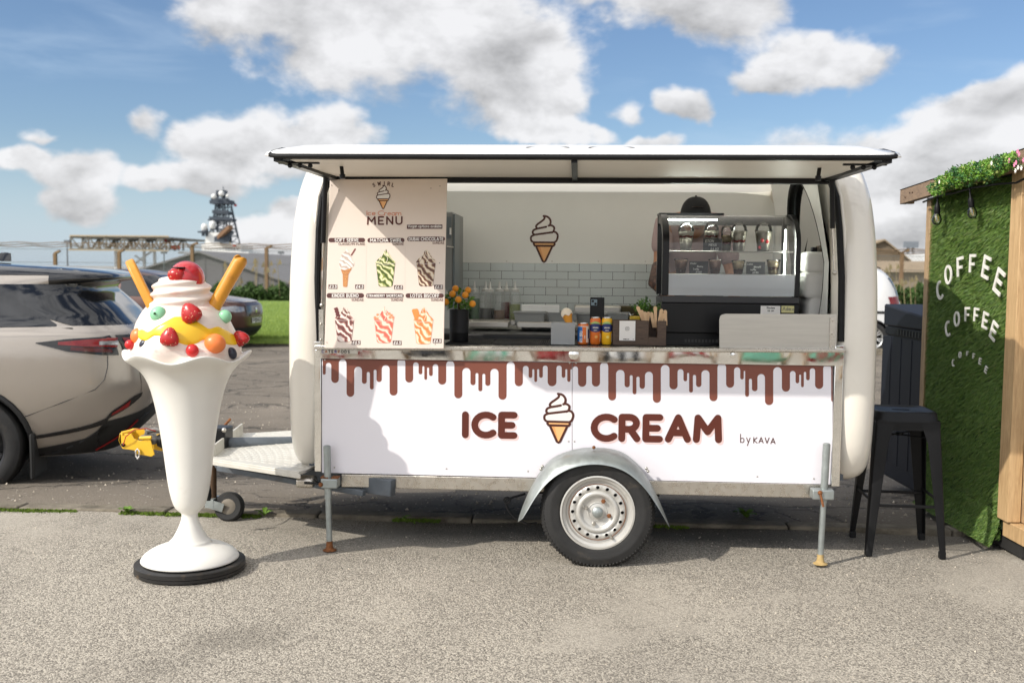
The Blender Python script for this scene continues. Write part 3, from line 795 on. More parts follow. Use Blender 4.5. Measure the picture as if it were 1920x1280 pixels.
# ---- front banner: two panels
def panel(pxl, pxr, name):
    m = M(); yl = lambda x: 672 + (x - 603) * (686 - 672) / 959; yb = lambda x: 886 + (x - 603) * (908 - 886) / 959
    q = [PY(pxl, yb(pxl), 0), PY(pxr, yb(pxr), 0), PY(pxr, yl(pxr), 0), PY(pxl, yl(pxl), 0)]
    m.prism([v + Vector((0, .012, 0)) for v in q], (0, -.012, 0)); return obj(m, name, M_BAN, TR, bevel=.0015)
FP = [panel(603.5, 1072.6, 'front_panel'), panel(1073.4, 1561.5, 'front_panel')]
LD = [(97, 118, 238), (158, 212, 298), (268, 323, 398), (379, 413, 304), (436, 463, 345), (484, 521, 291), (578, 634, 389), (691, 747, 295), (787, 813, 236), (828, 847, 275), (862, 888, 248), (928, 985, 310), (1044, 1101, 409), (1160, 1196, 314), (1217, 1245, 358), (1267, 1303, 319), (1362, 1420, 419), (1479, 1537, 322), (1579, 1605, 262), (1620, 1640, 291), (1655, 1681, 261), (1716, 1779, 322), (1817, 1843, 261), (1857, 1880, 290)]
LG = [90, 153, 128, 181, 219, 203, 170, 122, 150, 177, 187, 163, 138, 190, 227, 232, 196, 146, 175, 199, 199, 173, 173, 199, 199]
RDr = [(88, 145, 313), (184, 240, 312), (297, 351, 408), (410, 446, 317), (466, 492, 365), (514, 551, 327), (606, 661, 424), (721, 777, 332), (818, 843, 275), (857, 883, 353), (905, 942, 315), (998, 1053, 413), (1113, 1168, 320), (1211, 1235, 262), (1245, 1271, 382), (1292, 1330, 344), (1382, 1439, 440), (1499, 1555, 347), (1594, 1619, 289), (1632, 1651, 316), (1667, 1692, 268), (1729, 1785, 328)]
RG = [172, 169, 144, 196, 233, 243, 209, 162, 191, 217, 231, 198, 151, 178, 203, 258, 225, 177, 204, 229, 210, 185, 160]
def drip_poly(drips, gaps, tr, xl, xr, top, tail=None):
    """outline in photo pixels: along the top edge, then back along the drips with round ends"""
    pts = []
    def bott(a, b, y):
        r = (b - a) / 2; cx = (a + b) / 2
        return [(cx + r * math.cos(R(t)), y - r + r * math.sin(R(t))) for t in range(180, -1, -20)]
    def topc(a, b, y):
        r = (b - a) / 2; cx = (a + b) / 2
        return [(cx - r * math.cos(R(t)), y + r - r * math.sin(R(t))) for t in range(0, 181, 20)]
    seq = []
    for i, (a, b, y) in enumerate(drips):
        if i == 0:
            if a > xl + 3: seq += [(xl, gaps[0] + 20)] + topc(xl - (a - xl), a, gaps[0])[5:] if False else topc(max(xl, a - 40), a, gaps[0])
        else: seq += topc(drips[i - 1][1], a, gaps[i])
        seq += bott(a, b, y)
    seq += topc(drips[-1][1], min(xr, drips[-1][1] + (xr - drips[-1][1])), gaps[-1])
    if tail: seq += [(xr, tail), (tail and xr + 9, tail + 6)]
    seq = [tr(*p) for p in seq]
    seq.append((tr(xr if not tail else xr + 9, 0)[0], top(tr(xr if not tail else xr + 9, 0)[0])))
    seq.append((tr(xl, 0)[0], top(tr(xl, 0)[0])))
    return seq
topy = lambda x: 672.6 + (x - 603) * (686 - 672) / 959
dl = drip_poly(LD, LG, lambda a, b: (580 + a / 3.84, 640 + b / 3.84), 93, 1891, topy)
dr = drip_poly(RDr, RG, lambda a, b: (1060 + a / 3.692, 640 + b / 3.692), 50, 1841, topy, tail=410)
for poly, par in ((dl, FP[0]), (dr, FP[1])):
    m = M(); m.add([PY(a, b, -.0008) for a, b in poly], [tuple(range(len(poly)))]); obj(m, 'drip_print', M_BRN, par, smooth=0)
# lettering
def letters(txt, par, px, pyb, pxr, pyt, w, mat_, shadow=True, gap=.34):
    a = PY(px, pyb, 0); b = PY(pxr, pyb + (pxr - px) * .0115, 0); t = PY(px, pyt, 0)
    ux = (b - a).normalized(); h = t.z - a.z; W_ = (b - a).length
    fr = frame_of(a, ux, (0, 0, 1), (0, -1, 0))
    tot = sum(GL[c][0] + gap for c in txt) - gap
    k = (W_ - 2 * w) / (tot * (h - 2 * w))
    def put(lift, du, dv, mt, nm):
        m = M(); pr = Print(fr, lift, .00003); x = w
        for c in txt:
            for st in GL[c][1]:
                pr.ribbon(m, [(x + p_ * k * (h - 2 * w) + du, w + q_ * (h - 2 * w) + dv) for p_, q_ in st], w)
            x += (GL[c][0] + gap) * k * (h - 2 * w)
        obj(m, nm, mt, par, smooth=0)
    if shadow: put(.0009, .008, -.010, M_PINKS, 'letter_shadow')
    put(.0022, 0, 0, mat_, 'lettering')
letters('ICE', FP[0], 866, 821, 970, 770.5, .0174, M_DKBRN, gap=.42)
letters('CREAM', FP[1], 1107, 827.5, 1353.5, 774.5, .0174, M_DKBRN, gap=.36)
pr = Print(frame_of(PY(1388, 829, 0), (1, 0, -.012), (0, 0, 1), (0, -1, 0)), .0012, .00003); m = M()
pr.text(m, 'by', 0.0, 0, .040, .0020, gap=.30); pr.text(m, 'KAVA', .066, .001, .027, .0022, gap=.34, bounce=.06)
obj(m, 'signature_print', M_LINE, FP[1], smooth=0)
p = PY(1047, 829, 0); p2 = PY(1047, 738, 0)
logo_part(FP[0], frame_of((p.x, 0, p.z), (1, 0, -.01), (0, 0, 1), (0, -1, 0)), 0, 0, p2.z - p.z, .0060, .0012)
rv = M()
for px, py in ((627, 876), (837, 878), (990, 883), (1066, 827), (1077, 827), (609, 674.5), (1068, 680.5), (1080, 680.6), (1526, 897), (1420, 893)):
    rv.ball(PY(px, py, -.0005), (.0045, .003, .0045), 8, 5)
obj(rv, 'rivet_row', M_STEEL, TR)
# ---- aluminium frame: corner posts, bottom rail, chrome strip, counter lip
m = M()
a = PY(590, 905, 0); m.box((a.x, -.004, .40), (PY(602.5, 760, 0).x, .05, PY(600, 640, 0).z)); obj(m, 'corner_post', M_CHR, TR, bevel=.003)
m = M(); m.box((PY(1562.5, 760, 0).x, -.004, .385), (PY(1579, 760, 0).x, .05, PY(1570, 648, 0).z)); obj(m, 'corner_post', M_CHR, TR, bevel=.003)
zs0, zs1 = PY(603, 671.5, 0).z, PY(603, 655, 0).z
ze0, ze1 = PY(1560, 685.2, 0).z, PY(1560, 660, 0).z
m = M(); m.hexa([Vector(q) for q in ((X0 - .02, -.0125, zs0), (X1 + .02, -.0125, ze0), (X1 + .02, .03, ze0), (X0 - .02, .03, zs0), (X0 - .02, -.012, zs1), (X1 + .02, -.012, ze1), (X1 + .02, .03, ze1), (X0 - .02, .03, zs1))])
obj(m, 'chrome_strip', M_CHR, TR, bevel=.002)
m = M(); zc = PY(603, 645, -.03).z; zd = PY(1560, 653, -.03).z
m.hexa([Vector(q) for q in ((X0 - .02, -.035, zs1 + .001), (X1 + .02, -.035, ze1 + .001), (X1 + .02, .06, ze1 + .001), (X0 - .02, .06, zs1 + .001), (X0 - .02, -.035, zs1 + .024), (X1 + .02, -.035, ze1 + .018), (X1 + .02, .06, ze1 + .018), (X0 - .02, .06, zs1 + .024))])
obj(m, 'counter_lip', M_ALU, TR, bevel=.004)
ZC = (zs1 + ze1) / 2 + .012                     # counter height
m = M(); rows = []
m.hexa([PY(640, 913, 0) + Vector((0, 0, 0)), PY(1545, 934, 0), PY(1545, 934, 0) + Vector((0, .05, 0)), PY(640, 913, 0) + Vector((0, .05, 0)),
        PY(640, 888.5, 0), PY(1545, 907.5, 0), PY(1545, 907.5, 0) + Vector((0, .05, 0)), PY(640, 888.5, 0) + Vector((0, .05, 0))])
obj(m, 'bottom_rail', M_ALU, TR, bevel=.004)
# the lock in the middle of the chrome strip and a smaller one to its right
m = M(); q = PY(1076, 664, 0); m.lathe([(0, .0), (.022, 0), (.026, .004), (.026, .010), (.018, .014), (0, .016)], 20, (q.x, -.010, q.z), X=Matrix.Rotation(R(90), 3, 'X')); obj(m, 'strip_lock', M_CHR, TR)
m = M(); q = PY(1373, 665, 0); m.lathe([(0, .0), (.012, 0), (.015, .004), (.012, .010), (0, .011)], 16, (q.x, -.010, q.z), X=Matrix.Rotation(R(90), 3, 'X')); obj(m, 'strip_lock', M_CHR, TR)
# maker's plate
pl = M(); a = PY(601, 662.5, -.013); b = PY(671, 654, -.013); pl.box((a.x, -.0165, a.z), (b.x, -.0125, b.z + .001)); PLT = obj(pl, 'maker_plate', M_ALU, TR, bevel=.001)
cols = [S(84, 60, 140), S(150, 110, 80), S(60, 52, 46), S(70, 60, 52), S(92, 76, 60), S(80, 60, 50), S(50, 44, 42), S(60, 60, 66), S(60, 60, 66)]
fr = frame_of((a.x, -.0165, a.z), (1, 0, 0), (0, 0, 1), (0, -1, 0)); pr = Print(fr, .0006, .00003); m = M(); m2 = M(); m3 = M()
x = .008
for i, ch in enumerate('CATERPODS'):
    pr.text((m, m2, m3)[0 if i in (0, 4) else (1 if i in (1, 5) else 2)], ch, x, .005, .0125, .0018); x += .0125 + GL[ch][0] * .0062
for mm, cc, nn in ((m, S(76, 56, 140), 'purple'), (m2, S(170, 96, 60), 'orange'), (m3, S(46, 40, 40), 'dark')): obj(mm, 'plate_lettering', mat('plate_' + nn, cc, .4), PLT, smooth=0)
# ---- canopy (the opened hatch)
CX0, CX1 = PY(497, 293, -.83).x, PY(1690, 299, -.83).x
prof = [(-.83, 1.922), (-.80, 1.945), (-.72, 1.970), (-.60, 1.992), (-.45, 2.012), (-.25, 2.030), (-.05, 2.040), (.10, 2.035)]
m = M(); rows = []
nx = 25
for i in range(nx):
    t = i / (nx - 1); x = CX0 + (CX1 - CX0) * t
    edge = min(1, min(t, 1 - t) / .045)        # the shell thins out to a tip at both ends
    rows.append([(x, y, 1.922 + (z - 1.922) * (0.70 + .30 * edge)) for y, z in prof])
m.grid(rows)
CAN = obj(m, 'canopy', M_CANW, TR, smooth=180, solid=0.006)
m = M()
m.box((CX0 + .10, -.80, 1.908), (CX1 - .10, .04, 1.914)); obj(m, 'canopy_lining', mat('canopy_lining_white', S(228, 224, 214), .5, var=.02), CAN)
m = M()
m.tube([(CX0, -.40, 1.990), (CX0 + .005, -.60, 1.973), (CX0 + .01, -.76, 1.943), (CX0 + .02, -.825, 1.925), (CX0 + .05, -.838, 1.920)] + [(CX0 + .05 + (CX1 - CX0 - .1) * k / 12, -.838, 1.920 - .0005 * 1) for k in range(1, 12)] +
       [(CX1 - .05, -.838, 1.920), (CX1 - .02, -.825, 1.925), (CX1 - .01, -.76, 1.943), (CX1 - .005, -.60, 1.973), (CX1, -.40, 1.990)], .010, 8)
obj(m, 'canopy_trim', M_BLK, CAN)
for s, xx in ((-1, CX0), (1, CX1)):            # black frame rails under the hatch edge
    m = M(); m.bar((xx - s * .05, -.81, 1.910), (xx - s * .10, .05, 1.902), .040, .020); obj(m, 'canopy_side_rail', M_BLKM, CAN)
    m = M(); m.bar((xx - s * .02, -.70, 1.906), (xx - s * .20, -.70, 1.906), .016, .012)
    for k in range(3): m.ball((xx - s * (.07 + .045 * k), -.70, 1.893), .011, 8, 5)
    obj(m, 'hatch_latch', M_BLKM, CAN)
    m = M(); m.cyl((xx - s * .255, -.52, 1.915), (xx - s * .262, -.53, 1.872), .009, 10); m.cyl((xx - s * .262, -.53, 1.872), (xx - s * .263, -.53, 1.852), .013, 10); obj(m, 'hatch_pin', M_BLKM, CAN)
m = M(); m.bar((CX0 + .06, -.822, 1.9105), (CX1 - .06, -.822, 1.9105), .016, .005); obj(m, 'canopy_front_rail', M_BLKM, CAN)
q = PY(1077, 300, -.80); m = M(); m.bar((q.x, -.81, 1.903), (q.x, .02, 1.897), .026, .012); obj(m, 'canopy_stiffener', M_BLKM, CAN)
# printed curves on the upper side of the canopy
m = M()
for a0, a1 in ((985, 1068), (1102, 1190)):
    top_, bot_ = [], []
    for k in range(13):
        px = a0 + (a1 - a0) * k / 12; b_ = math.sin(PI * k / 12)
        x = PY(px, 278, -.74).x; h_ = .020 * b_
        def onc(hh):
            z = 1.964 + hh; y = -.74 + hh * 6.0
            return (x, y, z + .006)
        top_.append(onc(h_)); bot_.append(onc(h_ * .55 - .002))
    m.grid([bot_, top_])
obj(m, 'canopy_print', M_BLKM, CAN, smooth=0)
# hatch frame round the opening
zf = PY(1083, 343, 0).z; zf2 = PY(1083, 332, 0).z
m = M(); m.box((PY(612, 340, 0).x, -.012, zf), (PY(1565, 340, 0).x, .05, zf2 + .012)); obj(m, 'hatch_header', M_BLKM, TR, bevel=.004)
for pxb, pxm, pxt, s in ((596, 598, 617, -1), (1577, 1574, 1556, 1)):
    m = M(); m.tube([PY(pxb, 640, .02), PY(pxb + s * 1, 520, .02), PY(pxm, 430, .03), PY((pxm + pxt) / 2 + s * 3, 370, .03), PY(pxt, 335, .03)], .017, 8); obj(m, 'hatch_seal', M_BLK, TR)
    # thin wall strip between seal and ring
    m = M(); m.tube([PY(pxb + s * 7, 640, .05), PY(pxb + s * 8, 520, .05), PY(pxm + s * 7, 430, .06), PY((pxm + pxt) / 2 + s * 10, 370, .06), PY(pxt + s * 8, 335, .06)], .014, 8); obj(m, 'hatch_jamb', M_SHELL, TR)
# gas struts
for a, b, c in (((611, 316, -.085), (606, 455, -.035), (603.5, 572, -.02)), ((1560, 322, -.085), (1561, 428, -.05), (1565, 511, -.02))):
    A_, B_, C_ = PY(*a), PY(*b), PY(*c); m = M(); m.cyl(A_, B_, .0125, 12); st = obj(m, 'gas_strut', M_BLKM, TR)
    m = M(); m.cyl(B_, C_, .005, 8); obj(m, 'strut_rod', M_CHR, st)
    m = M(); m.ball(A_, .013, 10, 6); m.ball(C_, .012, 10, 6); obj(m, 'strut_joint', M_STEEL, st)
# ---- fold-down stainless splash guard on the counter, right; small bracket left
m = M(); a = PY(1349, 654, .01); b = PY(1568, 655.5, .01); t = PY(1349, 588, .01)
pts = [a, b, b + Vector((0, 0, t.z - a.z)), t + Vector((.03, 0, 0)), t + Vector((.012, 0, -.005)), t + Vector((.004, 0, -.012)), t + Vector((0, 0, -.03))]
m.prism(pts, (0, .004, 0)); SG = obj(m, 'splash_guard', M_STEEL, TR)
m = M(); q = PY(1560, 620, .008); m.box((q.x - .012, .004, a.z + .004), (q.x + .014, .009, t.z - .012))
for dz_ in (.02, .085, .15): m.ball((q.x, .004, a.z + dz_), .006, 8, 5)
obj(m, 'hinge_plate', M_ALU, SG)
m = M(); q = PY(603, 618, .01); m.box((q.x - .012, .0, PY(603, 645, .01).z), (q.x + .012, .006, PY(603, 580, .01).z)); m.ball((q.x, -.001, q.z + .03), .006, 8, 5); m.ball((q.x, -.001, q.z - .05), .006, 8, 5)
obj(m, 'hinge_plate', M_ALU, TR)
# ---- counters inside
m = M(); m.box((X0 + .02, .06, ZC - .03), (X1 - .02, .50, ZC)); FCN = obj(m, 'serving_counter', M_STEEL, TR, bevel=.003)
m = M()                                          # black slotted drip mat on the counter
ya, yb2 = .075, .47
xa, xb = PY(836, 645, .1).x, PY(1250, 648, .1).x
for part in ((xa, PY(924, 640, .2).x - .003), (PY(924, 640, .2).x + .003, xb)):
    k = part[0]
    while k < part[1]:
        m.box((k, ya, ZC + .001), (min(k + .0065, part[1]), yb2, ZC + .012)); k += .0105
    for yy in (ya - .006, .2, .33, yb2): m.box((part[0], yy, ZC + .0015), (part[1], yy + .008, ZC + .0128))
o = obj(m, 'drip_mat', M_BLK, FCN, smooth=0); tag(o, kind='stuff')
m = M(); m.box((X0 + .02, .04, .44), (X1 - .02, .055, ZC - .04)); obj(m, 'counter_front', M_INW, TR)
m = M(); zt2 = 1.075; m.box((-.98, 1.08, zt2 - .04), (1.24, 1.655, zt2)); BC = obj(m, 'back_counter', M_STEEL, TR, bevel=.003)
m = M(); m.box((-.98, 1.10, .45), (1.24, 1.60, zt2 - .045)); obj(m, 'counter_cabinet', mat('cabinet_dark', (.03, .03, .032), .5), BC)
m = M(); zz = PY(900, 604, .95).z                # raised steel shelf edges seen behind the serving counter
for a, b in ((880, 953), (970, 1082)): m.box((PY(a, 605, .78).x, .78, PY(900, 613, .78).z), (PY(b, 605, .78).x, 1.06, PY(900, 603, .78).z))
obj(m, 'steel_ledge', M_STEEL, TR, bevel=.003)
m = M(); m.box((PY(872, 600, 1.05).x, 1.02, PY(900, 609, 1.02).z), (PY(967, 600, 1.05).x, 1.40, PY(900, 600, 1.02).z)); obj(m, 'steel_ledge', M_STEEL, TR, bevel=.003)
m = M(); m.box((PY(800, 630, .52).x, .52, .45), (PY(1085, 630, .52).x, 1.0, PY(900, 620, .78).z)); obj(m, 'machine_housing', mat('machine_black', (.012, .012, .013), .4), TR, bevel=.01)
ZBC = zt2
# ---- mudguard and wheel
WX, WY, WZ = PY(1120, 970, -.16).x, -.16, .285
gm = M()
def guard_pt(t, w):                              # w 0 at the body, 1 at the outer edge
    a = R(180 + 14 - (208) * t)                   # from front foot over the top
    rr = .352 + .03 * math.sin(PI * t) * 0
    return rr, a
outline = [(973, 968), (981, 945), (996, 910), (1014, 880), (1034, 857), (1060, 846), (1090, 838.5), (1120, 837.5), (1155, 841), (1180, 853), (1205, 880), (1226, 915), (1241, 950), (1252, 978)]
inner_ = [(979, 974), (990, 956), (1008, 925), (1030, 901), (1055, 884), (1085, 873), (1115, 870), (1145, 873), (1175, 884), (1200, 905), (1217, 925), (1233, 950), (1243, 966), (1251, 980)]
rows = [[PY(a, b, -.003) for a, b in outline]]
mid = [((a + c) / 2 * .6 + a * .4, (b + d) / 2 * .6 + b * .4) for (a, b), (c, d) in zip(outline, inner_)]
rows.append([PY(a, b, -.003) + Vector((0, -.09, 0)) for a, b in outline])
rows.append([PY(a, b, -.003) + Vector((0, -.15, .002)) for a, b in outline])
rows.append([PY(a * .40 + c * .60, (b + 8) * .40 + d * .60, -.198) for (a, b), (c, d) in zip(outline, inner_)])
rows.append([PY(c, d, -.212) for c, d in inner_])
gm.grid(rows)
MG = obj(gm, 'mudguard', M_GALV, TR, smooth=180, solid=.003, sub=2)
m = M()
for px, py in ((1113.5, 838.5), (1115, 846.5)): m.ball(PY(px, py, -.09), .009, 10, 6)
obj(m, 'guard_bolt', M_RUST, MG)
m = M()
for px, py in ((1014, 879), (1017, 874), (1212, 878), (1215, 883)): m.ball(PY(px, py, -.05), .008, 10, 6)
obj(m, 'guard_clip', M_STEEL, MG)
def wheel(parent, c, rad, wid, rimr, mats, holes=16, local=False):
    """axle along Y, outer face towards -Y; tyre with tread blocks, pressed steel rim, hub, bolts"""
    c = Vector(c); X = Matrix.Rotation(R(90), 3, 'X')   # lathe z -> -y
    h = wid / 2
    sag = lambda r, z, an: (r if (an < PI or r < rad * .93) else r, z)
    prof = [(rimr, -h * .8), (rimr + .015, -h * .9), (rad * .80, -h), (rad * .92, -h * .96), (rad * .975, -h * .80), (rad, -h * .6)]
    for k in range(4):
        z0 = -h * .6 + k * h * .3; prof += [(rad, z0 + h * .02), (rad, z0 + h * .25), (rad - .007, z0 + h * .26), (rad - .007, z0 + h * .30)]
    prof += [(rad, h * .6), (rad * .975, h * .80), (rad * .93, h * .95), (rad * .915, h * .975), (rad * .86, h * .985), (rad * .85, h * 1.005), (rad * .80, h), (rimr + .03, h * .93), (rimr + .018, h * .94), (rimr + .012, h * .90), (rimr, h * .8)]
    m = M(); m.lathe(prof, 72, c, X=X, cap=False)
    m.v = [(x, y, max(z, .001 + .02 * max(0, abs(x - c.x) - .11))) for x, y, z in m.v]     # sits slightly flat on the ground
    wp = M()
    t = obj(m, 'tyre', M_TYRE, parent, local=local, smooth=40)
    sp = M()                                              # shoulder sipes: short dark grooves standing as ribs
    for k in range(90):
        a = 2 * PI * k / 90
        for rr0, rr1, zz in ((rad * .935, rad * 1.0015, h * .80),):
            p0 = c + X @ Vector((rad * .93 * math.cos(a), rad * .93 * math.sin(a), h * .955)); p1 = c + X @ Vector((rad * 1.0 * math.cos(a + .02), rad * 1.0 * math.sin(a + .02), h * .62))
            sp.bar(p0, p1, .0085, .008, upv=X @ Vector((math.cos(a), math.sin(a), .3)))
    obj(sp, 'tread_blocks', M_TYRE, t, local=True, smooth=0)['kind'] = 'stuff'
    rm = M()
    rp = [(rimr * 1.02, h * .86), (rimr * 1.045, h * .93), (rimr * 1.0, h * .95), (rimr * .97, h * .80), (rimr * .90, h * .76), (rimr * .86, h * .62), (rimr * .81, h * .60), (rimr * .80, h * .66), (rimr * .78, h * .70)]
    rm.lathe([(rimr * .78, h * .4)] + rp[::-1], 64, c, X=X, cap=False)
    rmo = obj(rm, 'rim', M_RIM, parent, local=local)
    # disc with round ventilation holes
    dm = M(); n = 128; ro, ri = rimr * .79, rimr * .60; hr = rimr * .052; hc = rimr * .695
    zf_ = lambda r: h * (.68 + .10 * math.sin(PI * min(1, max(0, (r - ri) / (ro - ri)))))
    for k in range(holes):
        a0 = 2 * PI * k / holes; da = PI / holes
        cen = Vector((hc * math.cos(a0), hc * math.sin(a0)))
        sect = [(ri, a0 - da), (ri, a0 - da / 2), (ri, a0), (ri, a0 + da / 2), (ri, a0 + da), ((ri + ro) / 2, a0 + da), (ro, a0 + da), (ro, a0 + da / 2), (ro, a0), (ro, a0 - da / 2), (ro, a0 - da), ((ri + ro) / 2, a0 - da)]
        outp = [Vector((r * math.cos(a), r * math.sin(a))) for r, a in sect]
        angs = [math.atan2((q - cen).y, (q - cen).x) for q in outp]
        inn = [cen + Vector((math.cos(a), math.sin(a))) * hr * (1.0) for a in angs]
        P3 = lambda q: c + X @ Vector((q.x, q.y, zf_(q.length)))
        back = [c + X @ Vector((q.x, q.y, h * .60)) for q in inn]
        vs = [P3(q) for q in outp] + [P3(q) for q in inn] + back
        L = len(outp)
        dm.add(vs, [(i, (i + 1) % L, (i + 1) % L + L, i + L) for i in range(L)] + [(i + L, (i + 1) % L + L, (i + 1) % L + 2 * L, i + 2 * L) for i in range(L)])
    dm.lathe([(rimr * .605, h * .68), (rimr * .58, h * .80), (rimr * .52, h * .85), (rimr * .47, h * .80), (rimr * .44, h * .70), (rimr * .41, h * .66), (rimr * .28, h * .66), (rimr * .265, h * .70), (rimr * .25, h * .70), (rimr * .24, h * .66), (rimr * .2, h * .70), (rimr * .0, h * .72)][::-1], 64, c, X=X, cap=False)
    obj(dm, 'wheel_disc', M_RIM, parent, local=local, smooth=50)
    m = M(); m.lathe([(0, h * 1.02), (rimr * .05, h * 1.0), (rimr * .11, h * .98), (rimr * .15, h * .9), (rimr * .155, h * .66)][::-1], 28, c, X=X); obj(m, 'hub_cap', M_GALV, parent, local=local)
    bd = M(); bd.lathe([(0, h * .30), (rimr * .8, h * .30), (rimr * .8, h * .29)][::-1], 32, c, X=X); obj(bd, 'brake_drum', M_DARKIN, parent, local=local)
    for k, a in enumerate((62, 160, 255, 342)):
        q = c + X @ Vector((rimr * .345 * math.cos(R(a)), rimr * .345 * math.sin(R(a)), h * .66)); m = M()
        m.lathe([(0, .018), (.007, .018), (.0085, .016), (.0085, .003), (.012, 0)][::-1], 6, q, X=X)
        obj(m, 'wheel_bolt', M_RUST if k in (0, 3) else M_STEEL, parent, local=local)
    q = c + X @ Vector((rimr * .74 * math.cos(R(-62)), rimr * .74 * math.sin(R(-62)), h * .70)); m = M(); m.cyl(q, q + X @ Vector((.012, -.01, .022)), .006, 8); obj(m, 'valve', M_STEEL, parent, local=local)
    rr = M(); rr.tube([c + X @ Vector((rimr * .795 * math.cos(2 * PI * k / 64), rimr * .795 * math.sin(2 * PI * k / 64), h * .715)) for k in range(64)], .0016, 5, closed=True); obj(rr, 'rust_ring', M_RUST, parent, local=local)
wempty = bpy.data.objects.new('wheel', None); COL.objects.link(wempty); wempty.parent = TR; wempty.empty_display_size = .1
wheel(wempty, (WX, -.105, .264), .281, .165, .176, None)
w2 = M(); w2.lathe([(.18, -.08), (.27, -.08), (.287, -.05), (.287, .05), (.27, .08), (.18, .08), (.0, .05)], 40, (WX, 1.80, WZ), X=Matrix.Rotation(R(90), 3, 'X')); obj(w2, 'far_wheel', M_TYRE, TR)
# chassis below
m = M(); m.cyl((WX, -.02, .27), (WX, 1.75, .27), .035, 12)
for yy in (.25, 1.5): m.bar((-1.1, yy, .36), (1.25, yy, .36), .05, .07)
for xx in (-1.0, -.3, .5, 1.15): m.bar((xx, .1, .36), (xx, 1.7, .36), .05, .06)
m.box((-1.2, .75, .30), (1.2, .95, .39))
obj(m, 'chassis', M_GALVD, TR)
m = M(); m.box((WX - .32, .05, .30), (WX + .32, .26, .395)); obj(m, 'wheel_arch_liner', M_DARKIN, TR)
# hanging black cable with loop beside the mudguard
m = M(); m.tube(bez([(0, 0), (.1, 0)]) and [PY(*q) for q in ((985, 925, .08), (962, 932, .06), (950, 938, .05), (948, 944, .05), (953, 956, .05), (962, 968, .05), (975, 976, .05), (990, 982, .05), (1006, 980, .08))], .006, 8)
m.tube([PY(951 + 5.5 * math.cos(t), 937.5 + 5.5 * math.sin(t), .045) for t in [2 * PI * k / 12 for k in range(12)]], .005, 6, closed=True)
obj(m, 'hanging_cable', M_BLK, TR)
# ---- corner steadies (jack legs)
def jack(pxt, pyt, pxb, pyb, Y, side):
    J = bpy.data.objects.new('corner_steady', None); COL.objects.link(J); J.parent = TR; J.empty_display_size = .05
    t, b = PY(pxt, pyt, Y), PY(pxb, pyb, Y); b.z = max(b.z, .004)
    m = M(); mid = t.lerp(b, .5); m.cyl(t, mid, .0185, 16); m.cyl(mid, b + Vector((0, 0, .01)), .0150, 16)
    m.tube([t + Vector((.0125 * math.cos(k), .0125 * math.sin(k), .001)) for k in [2 * PI * i / 12 for i in range(12)]], .003, 5, closed=True)
    obj(m, 'steady_tube', M_GALV, J)
    m = M(); m.lathe([(.034, 0), (.036, .003), (.022, .010), (.017, .022), (.0155, .05)], 20, (b.x, b.y, .002)); obj(m, 'steady_foot', M_RUST if side < 0 else mat('steady_foot_yellow', S(176, 150, 100), .8, var=.2, vs=30), J)
    return J, t, b
J, t, b = jack(613, 836, 618, 1043, -.05, -1)
q = PY(617, 904, -.05)
m = M(); m.box((q.x - .035, -.085, q.z - .024), (q.x + .050, -.012, q.z + .024)); obj(m, 'steady_clamp', M_GALV, J, bevel=.005)
m = M(); m.ball((q.x - .034, -.087, q.z - .004), .012, 10, 6); m.box((q.x - .04, -.07, q.z + .0245), (q.x + .0, -.02, q.z + .030)); m.box((q.x + .015, -.07, q.z + .0245), (q.x + .052, -.02, q.z + .030)); obj(m, 'steady_bolt', M_RUST, J)
m = M(); m.cyl((q.x - .04, -.09, q.z - .002), (q.x - .075, -.095, q.z + .004), .004, 8); m.cyl((q.x - .075, -.095, q.z + .004), (q.x - .115, -.10, q.z + .006), .007, 8); obj(m, 'steady_handle', M_BLK, J)
m = M(); q2 = PY(572, 903, -.04); m.box((q2.x - .045, -.06, q2.z - .03), (q2.x + .045, .05, q2.z + .02)); obj(m, 'rail_end', M_ALU, TR, bevel=.012)
J, t, b = jack(1550, 832, 1538, 1049, -.05, 1)
q = PY(1542, 925, -.05)
m = M(); m.box((q.x - .055, -.085, q.z - .024), (q.x + .05, -.012, q.z + .024)); obj(m, 'steady_clamp', M_GALV, J, bevel=.005)
m = M(); m.cyl((q.x - .02, -.09, q.z + .01), (q.x - .01, -.12, q.z - .05), .006, 8); m.ball((q.x - .02, -.088, q.z + .012), .012, 10, 6); obj(m, 'steady_handle', M_RUST, J)
# ---- drawbar with deck plate, jockey wheel, coupling
DB = bpy.data.objects.new('drawbar', None); COL.objects.link(DB); DB.parent = TR; DB.empty_display_size = .1
zd = .410
A1, A2 = PZ(400, 862, zd), PZ(560, 886, zd)      # near edge of the deck
B1, B2 = PZ(452, 812, zd), PZ(560, 815, zd)      # far edge
xl_ = A1.x; ya = A2.y; yb_ = B2.y
DK = [PZ(396, 859, zd), PZ(566, 885, zd), Vector((-1.2, 1.55, zd)), PZ(456, 812, zd)]
m = M(); m.prism(DK, (0, 0, -.012)); DP = obj(m, 'deck_plate', mat('tread_plate', S(202, 198, 188), .45, .25, var=.06, vs=7, bump=.25, bs=30, dirt=(S(140, 126, 104), .3, 6)), DB)
tp = M()
for i in range(26):                              # raised tread studs
    for j in range(22):
        u_t, v_t = (i + .5) / 26, (j + .5) / 22
        p_ = DK[0].lerp(DK[1], u_t).lerp(DK[3].lerp(DK[2], u_t), v_t)
        d_ = Vector((.014, .009, 0)) if (i + j) % 2 else Vector((.014, -.009, 0)); n_ = Vector((-d_.y, d_.x, 0)) * .3
        tp.add([p_ - d_, p_ - n_, p_ + d_, p_ + n_, p_ + Vector((0, 0, .003))], [(0, 1, 4), (1, 2, 4), (2, 3, 4), (3, 0, 4)])
obj(tp, 'tread_studs', MATS['tread_plate'], DP, smooth=0)['kind'] = 'stuff'
